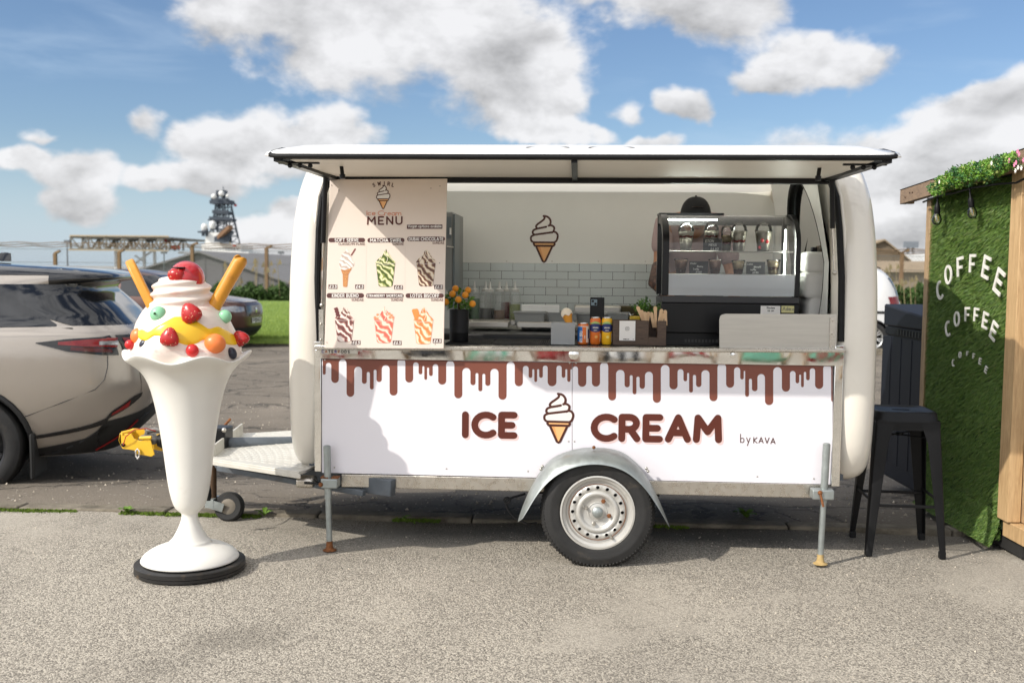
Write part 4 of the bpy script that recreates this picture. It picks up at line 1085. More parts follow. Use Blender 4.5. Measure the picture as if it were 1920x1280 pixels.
m = M(); m.bar(DK[0] + Vector((0, 0, .0)), DK[1] + Vector((0, 0, .0)), .05, .014); m.bar(DK[0] + Vector((.0, -.028, -.016)), DK[1] + Vector((0, -.028, -.016)), .006, .024); obj(m, 'deck_edge', MATS['tread_plate'], DP, bevel=.002)
m = M(); m.bar(DK[0] + Vector((0, .02, .03)), DK[3] + Vector((0, -.02, .03)), .012, .07); obj(m, 'deck_upstand', MATS['tread_plate'], DP, bevel=.002)
m = M(); a = DK[3].lerp(DK[2], .45); m.prism([a, DK[2], DK[2] + Vector((0, 0, .035)), a + Vector((.06, 0, .035))], (0, .01, 0)); obj(m, 'deck_flap', MATS['tread_plate'], DP)
tipc = Vector((-2.45, .80, .40))
for s, y0 in ((-1, .10), (1, 1.55)):
    m = M(); e = Vector((-.93, .80 + s * .83, .33)); a0 = Vector((-2.0, .80 + s * .37, .355)); 
    m.bar(a0, e, .05, .085); m.bar(a0 + Vector((0, -.03 * s * -1, -.03)), e + Vector((-.15, 0, -.03)), .03, .03)
    m.bar(a0, tipc + Vector((.28, s * .03, -.03)), .05, .075)
    obj(m, 'drawbar_beam', M_GALVD, DB, bevel=.004)
m = M(); q = PY(668, 935, .30); m.hexa([Vector(v) for v in ((-1.55, .18, .345), (-1.02, .18, .27), (-1.0, .24, .30), (-1.55, .24, .36), (-1.55, .18, .385), (-1.0, .18, .345), (-1.0, .24, .35), (-1.55, .24, .39))]); obj(m, 'chassis_bracket', M_GALV, DB)
# coupling: black bellows, grey ball head, handle
cp = PD(290, 825, 5.9)
cx_, cy_, cz_ = cp
cpl = M(); prof_r = [.03]; ptsb = []; rb = []
for k in range(11): ptsb.append((cx_ + .02 + .024 * k, cy_ + .004 * k, cz_ - .001 * k)); rb.append(.046 if k % 2 else .034)
cpl.tube(ptsb, rb, 18); obj(cpl, 'coupling_bellows', M_BLK, DB)
m = M(); m.tube([(cx_ + .27, cy_ + .04, cz_ - .01), (cx_ + .45, cy_ + .02, cz_ - .02), (-1.7, .80, .40)], .042, 14); obj(m, 'overrun_tube', M_GALVD, DB)
m = M(); q = PD(428, 815, 5.85); m.box((q.x - .22, q.y - .06, q.z - .12), (q.x, q.y + .09, q.z + .045)); obj(m, 'overrun_housing', M_BLKM, DB, bevel=.012)
q = PD(420, 806, 5.75); m = M(); m.ball(q, .014, 10, 6); obj(m, 'housing_bolt', M_STEEL, DB)
m = M(); m.cyl(PD(414, 806, 6.0), PD(432, 785, 6.05), .008, 8); obj(m, 'brake_lever', M_RUST, DB)
m = M(); m.ball((cx_ - .03, cy_, cz_ + .005), (.07, .035, .032), 14, 8); m.tube([(cx_ - .045, cy_, cz_ + .03), (cx_ - .04, cy_, cz_ + .055), (cx_ + .01, cy_, cz_ + .062), (cx_ + .07, cy_, cz_ + .05)], [.018, .017, .016, .012], 10); obj(m, 'ball_head', mat('cast_grey', S(110, 108, 104), .5, .4, var=.15), DB)
jq = PD(430, 920, 5.9); jz = jq.z
jm = M(); jm.lathe([(.03, -.03), (.075, -.03), (.085, -.018), (.085, .018), (.075, .03), (.03, .03)], 28, (jq.x, jq.y, .088 - .03), X=Matrix.Rotation(R(78), 3, 'X')); JW = obj(jm, 'jockey_wheel', M_TYRE, DB)
jm = M(); jm.lathe([(0, .032), (.03, .034), (.045, .030), (.045, -.03), (0, -.032)], 20, (jq.x, jq.y, .058), X=Matrix.Rotation(R(78), 3, 'X')); obj(jm, 'wheel_hub', mat('jockey_hub', S(120, 112, 100), .6, .3, var=.2), JW)
jm = M(); jm.bar((jq.x - .02, jq.y - .05, .06), (jq.x - .10, jq.y - .055, .085), .006, .05); jm.bar((jq.x - .02, jq.y + .05, .06), (jq.x - .10, jq.y + .055, .085), .006, .05); jm.bar((jq.x - .10, jq.y - .058, .085), (jq.x - .10, jq.y + .058, .085), .05, .05); obj(jm, 'jockey_fork', M_GALV, JW)
jm = M(); jm.cyl((jq.x - .10, jq.y, .06), (jq.x - .10, jq.y, .40), .024, 14); obj(jm, 'jockey_tube', mat('jockey_tube_rusty', S(86, 66, 48), .7, .2, var=.3), JW)
m = M(); m.tube([PD(391, 905, 5.55), PD(393, 890, 5.6), PD(395, 870, 5.7)], .004, 6); m.tube([PD(391.5, 938, 5.5), PD(391, 930, 5.5), PD(391, 918, 5.5), PD(391, 908, 5.5)], [.010, .017, .015, .007], 10); obj(m, 'lighting_plug', M_BLK, DB)
# the yellow hitch lock clamped over the coupling
HL = thing('hitch_lock', 'bright yellow steel hitch lock clamped on the trailer coupling', 'hitch lock', cp)
M_YEL = mat('yellow_lock_paint', S(226, 178, 46), .35, var=.06, vs=9, coat=.3)
m = M(); fy = cy_ - .055
prof2 = [(222, 836), (228, 811), (244, 814), (249, 822), (283, 826), (284, 848), (281, 856), (250, 852), (243, 845), (232, 845)]
prof2 = [(224, 812), (246, 813), (252, 823), (262, 826), (281, 821), (290, 852), (284, 856), (256, 851), (251, 844), (229, 841), (222, 826)]
face = [PY(a, b, fy) for a, b in prof2]; m.prism(face, (0, .008, 0)); m.prism([v + Vector((.02, .12, .01)) for v in face], (0, .008, 0))
m.hexa([face[10], face[9], face[9] + Vector((.02, .12, .01)), face[10] + Vector((.02, .12, .01)), face[0], face[0] + Vector((.01, 0, 0)), face[0] + Vector((.03, .12, .01)), face[0] + Vector((.02, .12, .01))])
obj(m, 'lock_body', M_YEL, HL, bevel=.003)
m = M(); m.cyl(PY(228, 812, fy), PY(228, 812, fy) + Vector((.06, .05, .012)), .011, 12); m.cyl(PY(262, 821, fy), PY(284, 820, fy), .010, 12); obj(m, 'lock_hinge', M_YEL, HL)
q = PY(258, 845, fy - .012); m = M(); m.tube([q + Vector((.0, 0, .012)), q + Vector((.010, 0, 0)), q + Vector((.010, 0, -.03)), q + Vector((.0, 0, -.045)), q + Vector((-.010, 0, -.03)), q + Vector((-.010, 0, 0))], .006, 8, closed=True); obj(m, 'padlock_shackle', M_CHR, HL)
q = PY(231, 834, fy - .004); m = M(); m.ball(q, (.012, .006, .012), 10, 6); obj(m, 'lock_keyhole', M_BLKM, HL)
m = M(); m.tube([PY(231, 834, fy - .01), PY(236, 818, fy - .03), PY(252, 805, fy - .02), PY(275, 803, fy), PY(292, 808, fy + .04)], .003, 6); obj(m, 'red_cord', mat('red_cord', S(170, 50, 40), .6), HL)
# ================================================================== MENU BOARD (hangs in the hatch)
MB = thing('menu_board', 'large cream ice cream menu board with pictures of sundaes hanging in the serving hatch', 'menu board', PY(725, 653, -.045))
M_MENU = mat('menu_board_print', S(226, 212, 200), .42, var=.015, vs=1.5)
M_PILL = mat('menu_pill', S(84, 50, 46), .4, var=.04)
M_WHT = mat('print_white', S(236, 232, 226), .4, var=.01)
M_ORA = mat('print_orange', S(206, 110, 62), .4, var=.05)
MEN_P = [PY(608, 652.5, -.075), PY(832, 653.5, -.075), PY(838.5, 335, -.02), PY(618.5, 336.5, -.02)]
bl, br, tr_, tl = MEN_P
ux = (br - bl).normalized(); uy = (tl - bl).normalized(); un = ux.cross(uy).normalized(); uyy = un.cross(ux)
if un.y > 0: un = -un
m = M(); m.prism([v - un * .006 for v in MEN_P], un * .006); BO = obj(m, 'board_panel', M_MENU, MB, bevel=.002)
hd = M()
def mp(px, py):                                     # photo pixel -> board (u, v)
    v = PP(px, py, bl, un); d = v - bl; return d.dot(ux), d.dot(uyy)
fr = lambda a, b, l: bl + ux * a + uyy * b + un * l
def mk(pr, m, txt, x0, yb, x1, yt, w, mi=0, gap=.3, align='l', **k):
    a, c = mp(x0, yb), mp(x1, yt); h = c[1] - a[1]
    pr.text(m, txt, a[0], a[1], h, w, mi, gap, width=None, sx=fit(txt, (c[0] - a[0]) / h, gap), **k)
def fit(txt, need, gap):
    glyph = sum(GL[c][0] for c in txt if c != ' '); n = len(txt); sp = txt.count(' ')
    fixed = gap * (n - sp - 1) + .45 * sp
    return max(.3, (need - fixed) / max(glyph, .01))
def txtpart(txt, x0, yb, x1, yt, w, mt, name='lettering', lift=.0016, gap=.3, parent=None, **k):
    m = M(); pr = Print(fr, lift, .00003); mk(pr, m, txt, x0, yb, x1, yt, w, gap=gap, **k); return obj(m, name, mt, parent or BO, smooth=0)
# arched SWIRL
m = M(); pr = Print(fr, .0012, .00003)
for i, ch in enumerate('SWIRL'):
    px = (702, 711.5, 720.5, 728.5, 736)[i]; t = (px - 719) / 20; py = 348.5 - 0 + 3.2 * t * t * 1.3 - 1.5; a = mp(px, py); an = -t * .36
    h = .0165
    for st in GL[ch][1]:
        q = [((p_[0] - GL[ch][0] / 2) * h * (.8 if ch == 'W' else .95), p_[1] * h) for p_ in st]
        pr.ribbon(m, [(a[0] + p_[0] * math.cos(an) - p_[1] * math.sin(an), a[1] + p_[0] * math.sin(an) + p_[1] * math.cos(an)) for p_ in q], .0019)
obj(m, 'lettering', M_LINE, BO, smooth=0)
a, b = mp(718.5, 391.5), mp(717, 348)
logo_part(BO, fr, a[0], a[1], b[1] - a[1], .0022, .0012)
txtpart('Ice', 688, 403.5, 704, 395.5, .0013, M_ORA, gap=.24); txtpart('Cream', 709, 404, 752, 395.5, .0013, M_ORA, gap=.22)
txtpart('MENU', 689.5, 420.5, 753.5, 406.8, .0040, M_DKBRN, gap=.5)
def pillp(x0, y0, x1, y1, r=None):
    m = M(); pr = Print(fr, .0009, .00003); a, c = mp(x0, y1), mp(x1, y0); r = r if r is not None else (c[1] - a[1]) / 2 * .98
    pr.pill(m, a[0], a[1], c[0], c[1], r); return obj(m, 'label_strip', M_PILL, BO, smooth=0)
pillp(763, 421, 829.5, 429.3, .001)
txtpart('Vegan', 765, 426.6, 782, 421.6, .0010, M_WHT, gap=.2); txtpart('options', 784.5, 426.6, 805, 421.8, .0010, M_WHT, gap=.2); txtpart('available', 807.5, 426.6, 828, 421.8, .0010, M_WHT, gap=.2)
ITEMS = [('SOFT SERVE', (616, 446, 684.5, 454.3), (628, 672), 'CLASSIC/99 FLAKE', (635, 684, 455.5, 459.5), (650, 466, 538)),
         ('MATCHA SWIRL', (689, 446.2, 758.5, 454.8), (694.5, 753.5), 'SUNDAE', (736, 757, 455.8, 459.6), (723, 467, 538)),
         ('DUBAI CHOCOLATE', (763.5, 443.6, 834.5, 452.5), (767, 831), 'SUNDAE', (811, 833, 453.3, 457.5), (799, 466, 537)),
         ('KINDER BUENO', (612.5, 549.5, 682.5, 558.5), (623, 672), 'SUNDAE', (659.5, 681.5, 560, 564), (646, 573, 641)),
         ('STRAWBERRY SHORTCAKE', (686, 550, 757, 558.5), (688, 755), 'SUNDAE', (733.5, 755.5, 560, 564), (720, 575, 643)),
         ('LOTUS BISCOFF', (760.5, 550, 832, 558.5), (770, 823), 'SUNDAE', (808.5, 831, 560, 564), (794, 575, 645))]
for nm, pb, tx, sub, sb, im in ITEMS:
    pp_ = pillp(*pb); cy = (pb[1] + pb[3]) / 2; hh = 2.2 if 'STRAW' in nm else 2.9
    txtpart(nm, tx[0], cy + hh, tx[1], cy - hh, .0015 if hh > 2.5 else .0012, M_WHT, gap=.3)
    txtpart(sub, sb[0], sb[3], sb[1], sb[2], .0009, M_DKBRN, gap=.3)
for tx, x0, y0 in (('£3.5', 616, 533.5), ('£4.5', 666, 533.5), ('£6.5', 739, 534.7), ('£6.5', 814, 534), ('£6.5', 659.5, 638), ('£6.5', 736.5, 638.5), ('£6.5', 811.5, 635)):
    pillp(x0, y0, x0 + 16.5, y0 + 8, .001); txtpart(tx, x0 + 1.8, y0 + 6.6, x0 + 14.6, y0 + 1.5, .0014, M_WHT, gap=.3, slant=.18)
m = M()
for px, py in ((622, 347.5), (635, 356), (635, 358.3), (808, 353), (825, 349), (824, 493), (613, 642), (816, 645)): m.ball(fr(*mp(px, py), .001), (.0022, .0022, .0022), 8, 5)
obj(m, 'screw_hole', M_BLKM, BO)
m = M(); pr = Print(fr, .0005, .00002)               # faint sheet joints
for x in (687, 760): pr.ribbon(m, [mp(x, 462), mp(x - .8, 545)], .0004)
obj(m, 'sheet_joint', mat('joint_grey', S(205, 192, 182), .6), BO, smooth=0)
def swirl_print(name, c0, c1, c2, scale=15.0):       # printed marbled ice cream
    def fn(N, p, co, o):
        w = N.vec('ADD', co, N.vec('MULTIPLY', N.vec('SUBTRACT', N.noise(co, scale * .55, 3.0, .6, 0, 1), (.5, .5, .5)), (.11, .11, .11)))
        wv = N.new('ShaderNodeTexWave', wave_type='BANDS', bands_direction='DIAGONAL'); N.put(wv.inputs['Vector'], w)
        wv.inputs['Scale'].default_value = scale; wv.inputs['Distortion'].default_value = 4.0; wv.inputs['Detail'].default_value = 2.0
        f = wv.outputs['Fac']
        c = N.mix(N.sstep(f, .1, .55), c0, c1); c = N.mix(N.sstep(f, .5, .95), c, c2)
        N.put(p.inputs['Base Color'], c); p.inputs['Roughness'].default_value = .42
    return custom(name, fn)
SW = {'soft': swirl_print('print_soft', S(190, 170, 158), S(232, 222, 212), S(240, 232, 226)),
      'matcha': swirl_print('print_matcha', S(74, 88, 34), S(142, 154, 70), S(228, 224, 178)),
      'dubai': swirl_print('print_dubai', S(92, 56, 46), S(160, 128, 92), S(226, 210, 188)),
      'bueno': swirl_print('print_bueno', S(110, 62, 58), S(170, 122, 112), S(238, 224, 214)),
      'straw': swirl_print('print_straw', S(214, 104, 88), S(228, 150, 124), S(240, 220, 200)),
      'biscoff': swirl_print('print_biscoff', S(216, 128, 70), S(232, 164, 106), S(240, 222, 196)),
      'wafer': swirl_print('print_wafer', S(176, 112, 62), S(204, 142, 84), S(214, 156, 96), 60)}
M_RIMP = mat('print_cup_rim', S(214, 202, 196), .4); M_SHADE = mat('print_cup_edge', S(150, 112, 92), .4)
def cup_print(key, cx, yt, yb, shape='cup'):
    m = M(); pr = Print(fr, .0010, .00005)
    H = yb - yt; P_ = lambda a, b: mp(cx + a, b)
    if shape == 'cone':
        body = [(-9, yt + 34), (-8, yt + 42), (-5.5, yt + 48), (-4.8, yb - 1), (-2.5, yb), (2, yb), (3.2, yb - 1), (5.5, yt + 48), (9, yt + 42), (13, yt + 33)]
        pr.poly(m, [P_(a - 2, b) for a, b in body], 1)
        pr.ribbon(m, [P_(-10, yt + 41), P_(-2, yt + 43), P_(9, yt + 40)], .0006, 3); pr.ribbon(m, [P_(-7.5, yt + 48), P_(-2, yt + 49), P_(4, yt + 47)], .0006, 3)
        sw = bez([(0, yt), (-3, yt + 6), (-9, yt + 11), (-11, yt + 17), (-13, yt + 22), (-14, yt + 29), (-13, yt + 36), (-5, yt + 40), (4, yt + 38), (12, yt + 34), (14, yt + 28), (10, yt + 23), (9, yt + 17), (5, yt + 9), (2, yt + 4), (0, yt)], 4)
        pr.poly(m, [P_(a, b) for a, b in sw], 0)
        for q in ([(-10, yt + 16), (-2, yt + 20), (8, yt + 15)], [(-13, yt + 26), (-3, yt + 29), (11, yt + 23)], [(-12, yt + 34), (0, yt + 37), (13, yt + 30)]): pr.ribbon(m, [P_(a, b) for a, b in bez(q, 5)], .0006, 2)
        pr.ribbon(m, [P_(9, yt + 12), P_(16, yt + 1)], .0034, 3)
    else:
        ry = yt + H * .38
        pr.poly(m, [P_(a, b) for a, b in ((-18, ry), (-13, yb - 3), (-10.5, yb - .6), (-5, yb), (5, yb), (10.5, yb - .6), (13, yb - 3), (18, ry))], 0)
        sw = bez([(1, yt), (-4, yt + H * .10), (-7, yt + H * .18), (-13, yt + H * .25), (-17, yt + H * .32), (-18, ry), (0, ry + 2.5), (18, ry), (16, yt + H * .30), (11, yt + H * .23), (8, yt + H * .15), (3.5, yt + H * .08), (1, yt)], 4)
        pr.poly(m, [P_(a, b) for a, b in sw], 0)
        for q in ([(0, yt + 2), (-1, yt + H * .14), (4, yt + H * .24), (1, yt + H * .36)], [(3, yt + 5), (7, yt + H * .2), (13, yt + H * .30)], [(-4, yt + 7), (-9, yt + H * .24), (-13, yt + H * .32)]):
            pr.ribbon(m, [P_(a, b) for a, b in bez(q, 5)], .0012, 4); pr.ribbon(m, [P_(a + 1.4, b + 1) for a, b in bez(q, 5)], .0006, 5)
        pr.ribbon(m, [P_(a, b) for a, b in bez([(-19, ry - 1), (-10, ry + 1.2), (0, ry + 2), (10, ry + 1.2), (19, ry - 1)], 5)], .0009, 2)
        pr.ribbon(m, [P_(-17.5, ry + 2), P_(-13, yb - 3), P_(-10, yb - .8), P_(10, yb - .8), P_(13, yb - 3), P_(17.5, ry + 2)], .0006, 3)
        if key == 'bueno':
            for k in range(3): pr.poly(m, [P_(a - 1.5 + k * 1.6, b + k * 5.5) for a, b in ((-19, yt + 5), (-12, yt + 2.5), (-9.5, yt + 8), (-16, yt + 10))], 5)
        if key == 'biscoff':
            pr.poly(m, [P_(a, b) for a, b in ((-22, yt + 7), (-20, yt + 4.5), (-12, yt + 3.5), (-10, yt + 5), (-7, yt + 15), (-8, yt + 18), (-14, yt + 24), (-16, yt + 24))], 3)
        if key == 'straw':
            for a, b in ((-17, yt + 20), (-12, yt + 15), (-13, yt + 22), (10, yt + 13), (14, yt + 16), (17, yt + 20), (11, yt + 20)): pr.poly(m, [P_(a + 3 * math.cos(t), b + 2.6 * math.sin(t)) for t in (0.3, 1.6, 2.6, 4.1, 5.3)], 3)
    line = {'matcha': S(66, 80, 30), 'dubai': S(84, 52, 44), 'bueno': S(104, 54, 54), 'straw': S(206, 92, 82), 'biscoff': S(208, 118, 62), 'soft': S(120, 72, 60)}[key]
    ed = {'biscoff': S(220, 140, 72), 'straw': S(232, 150, 110), 'soft': S(128, 66, 62)}.get(key, line)
    obj(m, 'sundae_picture', [SW[key], SW['wafer'], M_RIMP, mat('print_edge_' + key, ed, .4), mat('print_hi_' + key, S(236, 226, 206), .4), mat('print_lo_' + key, line, .4)], BO, smooth=0)
for (nm, pb, tx, sub, sb, im), key in zip(ITEMS, ('soft', 'matcha', 'dubai', 'bueno', 'straw', 'biscoff')): cup_print(key, *im, shape='cone' if key == 'soft' else 'cup')

# ================================================================== ON THE COUNTER
def on(px, Y, z=None):                               # a spot on the serving counter under a photo pixel column
    q = PY(px, 640, Y); return Vector((q.x, Y, ZC + .013 if z is None else z))
def hpx(px, y0, y1, Y): return PY(px, y0, Y).z - PY(px, y1, Y).z
# --- black pot with a small orange tree
L = on(860.5, .20)
PT = thing('potted_orange_tree', 'tall matt black pot with a little artificial orange tree beside the menu board', 'pot plant', L)
m = M(); r = .051; hp = hpx(860, 578, 638, .2)
m.lathe([(r * .93, 0), (r * .97, .004), (r * .98, .045), (r * 1.0, .047), (r * 1.0, .050), (r * .985, .052), (r * 1.0, hp - .003), (r * .99, hp), (r * .9, hp - .002), (r * .9, hp - .02), (0, hp - .02)], 36, L); obj(m, 'pot', mat('pot_black', (.011, .011, .012), .5, var=.15, spec=.3), PT)
M_LEAF = mat('bright_leaf', (.10, .22, .025), .42, var=.4, vs=30)
M_LEAFD = mat('deep_leaf', (.035, .10, .02), .42, var=.4, vs=30)
def leaf_quad(m, c, d, n, ln, wd, mi=0):
    d = d.normalized(); s_ = d.cross(n).normalized(); n2 = s_.cross(d)
    m.add([c, c + d * ln * .45 - s_ * wd / 2 + n2 * ln * .05, c + d * ln + n2 * (-ln * .08), c + d * ln * .45 + s_ * wd / 2 + n2 * ln * .05, c + d * ln * .5 + n2 * ln * .12], [(0, 1, 4), (1, 2, 4), (2, 3, 4), (3, 0, 4)], mi)
def rnd_dir():
    while True:
        v = Vector((random.uniform(-1, 1), random.uniform(-1, 1), random.uniform(-1, 1)))
        if .1 < v.length < 1: return v.normalized()
cf = L + Vector((0, 0, hp + .045)); m = M(); m.tube([L + Vector((0, 0, hp - .02)), cf + Vector((0, 0, .02))], .006, 6); obj(m, 'stem', mat('twig_brown', (.10, .06, .03), .8), PT)
LV = []
for k in range(150):
    d = rnd_dir(); 
    if d.z < -.75: continue
    q = cf + Vector((d.x * .062, d.y * .062, d.z * .050)) * random.uniform(.5, 1.0); mm = M()
    leaf_quad(mm, q, d + rnd_dir() * .6 + Vector((0, 0, -.2)), rnd_dir(), random.uniform(.026, .038), random.uniform(.014, .02))
    obj(mm, 'leaf', M_LEAF if random.random() < .6 else M_LEAFD, PT, smooth=0)
M_ORG = mat('orange_peel', S(232, 152, 38), .45, var=.08, bump=.25, bs=400)
for px, py, dy in ((848.5, 551, -.02), (872.5, 553, -.03), (859.5, 561.5, -.05), (877.5, 544, .01), (886, 569.5, -.01), (836, 566, 0.0), (854, 541, .02)):
    m = M(); m.ball(PY(px, py, .2 - .045 + dy), .0175, 16, 10); obj(m, 'orange', M_ORG, PT, smooth=180)
# --- frosted cone stand with a model cone
L = on(1055.5, .12)
CH = thing('cone_stand', 'frosted acrylic cone stand with a model ice cream cone leaning in it', 'cone stand', L)
M_ACR = custom('frosted_acrylic', lambda N, p, co, o: (p.inputs['Base Color'].__setattr__('default_value', S(176, 178, 178)), p.inputs['Roughness'].__setattr__('default_value', .35), p.inputs['Alpha'].__setattr__('default_value', .62)))
a, b = PY(1033, 639, .09), PY(1078, 605, .09)
m = M()
m.box((a.x, .09, L.z), (b.x, .094, b.z)); m.box((a.x, .094, b.z - .003), (b.x, .17, b.z)); m.box((a.x, .166, L.z), (b.x, .17, b.z - .0035)); m.box((a.x, .0945, L.z), (a.x + .004, .1655, b.z - .0035)); m.box((b.x - .004, .0945, L.z), (b.x, .1655, b.z - .0035)); m.box((a.x, .07, L.z), (b.x, .0895, L.z + .003))
obj(m, 'stand_box', M_ACR, CH, bevel=.0008)
t_, b_ = PY(1063, 590, .13), PY(1073, 627, .13); ax = (t_ - b_).normalized(); X = Vector((0, 0, 1)).rotation_difference(ax).to_matrix()
ln = (t_ - b_).length; m = M(); m.lathe([(.002, 0), (.004, .004), (.0245, ln * .92), (.026, ln * .93), (.027, ln)], 24, b_, X=X)
obj(m, 'wafer_cone', mat('model_wafer', S(220, 150, 52), .5, var=.1, vs=40, bump=.4, bs=150), CH)
m = M(); rows = []
for i in range(10):
    th = PI / 2 * i / 9; row = []
    for j in range(24):
        an = 2 * PI * j / 24; rr = .030 * (1 + .05 * math.sin(an * 7 + i)) * math.cos(th); row.append(t_ + X @ Vector((rr * math.cos(an), rr * math.sin(an), -.006 * (math.cos(an * 5)) * (i == 0) + .036 * math.sin(th))))
    rows.append(row)
m.grid(rows, closeu=True); obj(m, 'ice_cream_scoop', mat('model_scoop', S(232, 218, 196), .45, var=.03), CH, smooth=180)
# --- three drink cans
M_CANM = mat('can_metal', S(200, 198, 194), .25, .9, var=.03)
def can(name, label, px0, px1, pyt, Y, colors, kind):
    L = on((px0 + px1) / 2, Y); r = (PY(px1, 620, Y).x - PY(px0, 620, Y).x) / 2; h = hpx(px0, pyt, 638, Y)
    c = thing(name, label, 'drink can', L, 'drink cans on the counter')
    m = M(); m.lathe([(r * .78, 0), (r * .84, .002), (r, .010), (r, h - .014), (r * .86, h - .004), (r * .87, h), (r * .80, h), (r * .78, h - .004), (0, h - .005)], 40, L); B = obj(m, 'can_body', [colors[0]], c)
    m = M(); m.lathe([(r * .86, h - .004), (r * .88, h - .002), (r * .87, h + .001), (r * .80, h + .001), (r * .78, h - .003), (0, h - .004)], 32, L); m.box((L.x - .006, L.y - .012, L.z + h - .003), (L.x + .006, L.y + .006, L.z + h - .001)); obj(m, 'can_lid', M_CANM, c)
    # wrap-round print: (arc length u from the middle of the front, height v)
    fr_ = lambda a, b, l: Vector((L.x + (r + l) * math.sin(a / r), L.y - (r + l) * math.cos(a / r), L.z + b))
    def patch(mt, u0, u1, f0, f1, lift, n=14, nm='can_print'):
        m = M(); m.grid([[fr_(u0 + (u1 - u0) * k / n, f0(u0 + (u1 - u0) * k / n), lift) for k in range(n + 1)], [fr_(u0 + (u1 - u0) * k / n, f1(u0 + (u1 - u0) * k / n), lift) for k in range(n + 1)]]); obj(m, nm, mt, B, smooth=180)
    return c, B, r, h, fr_, patch
M_CB, M_CO, M_CWH, M_CY, M_CNV, M_CGR = mat('can_blue', S(36, 104, 176), .3), mat('can_orange', S(226, 116, 44), .3), mat('can_white', S(226, 218, 204), .3), mat('can_yellow', S(240, 184, 36), .3), mat('can_navy', S(38, 50, 104), .3), mat('can_green', S(160, 190, 110), .3)
k_ = lambda v: (lambda u: v)
c, B, r, h, fr_, patch = can('soda_can', 'short blue, orange and white soda can, leftmost of the three drink cans', 1082.5, 1104, 598.5, .13, [M_CO], 0)
R2_ = r * 1.35
patch(M_CB, -R2_, -.004, k_(.014), k_(h - .016), .0004); patch(M_CWH, .016, R2_, k_(.010), k_(h - .016), .0004)
patch(M_CO, -.004, .016, k_(.012), lambda u: h - .016 - max(0, u - .004) * .8, .0004); patch(M_CWH, -R2_, R2_, k_(h - .018), k_(h - .0145), .0006); patch(M_CNV, .026, R2_ + .006, k_(.030), k_(h * .72), .0008)
m = M(); pr = Print(lambda a, b, l: fr_(-b - .0045, a, l), .0009, .00003); pr.text(m, 'IRN', .012, 0, .0135, .0014, gap=.26, sx=.72); pr.text(m, 'BRU', .042, 0, .0135, .0014, gap=.26, sx=.72); obj(m, 'lettering', M_CWH, B, smooth=0)
m = M(); pr = Print(lambda a, b, l: fr_(-b + .011, a, l), .0009, .00003); pr.text(m, 'XTRA', .030, 0, .0055, .0007, gap=.26, sx=.8); obj(m, 'lettering', M_CWH, B, smooth=0)
for lab, p0, p1, base, segc, dy in (('tall slim orange drink can with a navy badge, middle of the three drink cans', 1106, 1126, M_CO, M_CO, .13), ('tall slim yellow drink can with a navy badge, rightmost of the three drink cans', 1127.5, 1147.5, M_CY, M_CY, .13)):
    c, B, r, h, fr_, patch = can('slim_can', lab, p0, p1, 587.5, dy, [base], 1)
    w = r * 1.5
    patch(M_CGR, -w, w, lambda u: h * .76, lambda u: h * .83 + .004 * math.cos(u / r * 3), .0004)
    patch(M_CNV, -w, w, lambda u: h * .46 + .010 * (abs(u) / w) ** 1.5, lambda u: h * .78 - .014 * (abs(u) / w) ** 2 + .0, .0007)
    m = M(); pr = Print(fr_, .0011, .00003)
    if True:
        pr.text(m, 'SANPELLEGRINO', 0, h * .615, .0042, .0006, gap=.2, align='c', sx=.55); pr.text(m, 'ARANCIATA' if base is M_CO else 'LIMONATA', 0, h * .52, .003, .0005, gap=.25, align='c', sx=.6)
    obj(m, 'lettering', M_CWH, B, smooth=0)
    m = M(); pr = Print(fr_, .0010, .00003); pr.poly(m, [(.004 + .008 * math.cos(t), h * .29 + .007 * math.sin(t)) for t in [2 * PI * k / 14 for k in range(14)]]); obj(m, 'fruit_print', mat('can_fruit_' + ('o' if base is M_CO else 'y'), S(240, 178, 92) if base is M_CO else S(248, 222, 120), .3), B, smooth=0)
    patch(M_CWH, r * .95, r * 1.2, k_(h * .12), k_(h * .42), .0006)
# --- black phone on a stand
L = on(1120, .30); q0, q1 = PY(1106, 588, .3), PY(1133.5, 557.5, .3)
PH = thing('phone', 'black cased mobile phone propped upright behind the orange drink can', 'phone', L)
m = M(); m.box((q0.x, .296, L.z + .045), (q1.x, .306, q1.z)); obj(m, 'phone_case', M_BLKM, PH, bevel=.004, seg=3)
m = M(); m.box((q0.x - .004, .285, L.z), (q0.x + .066, .335, L.z + .006)); m.box((q0.x + .012, .307, L.z + .006), (q0.x + .052, .316, L.z + .075)); m.box((q0.x + .004, .286, L.z + .038), (q0.x + .064, .3065, L.z + .0445)); obj(m, 'phone_stand', M_BLK, PH, bevel=.002)
cq = PY(1114, 567, .296); m = M(); m.box((cq.x - .016, .2935, cq.z - .016), (cq.x + .016, .2958, cq.z + .016)); CI = obj(m, 'camera_plate', mat('camera_plate_grey', S(120, 140, 150), .25), PH, bevel=.0012)
m = M(); m.cyl((cq.x - .007, .2934, cq.z + .007), (cq.x - .007, .2905, cq.z + .007), .0065, 16); m.cyl((cq.x + .007, .2934, cq.z - .007), (cq.x + .007, .2905, cq.z - .007), .0065, 16); obj(m, 'camera_lens', M_BLKM, CI)
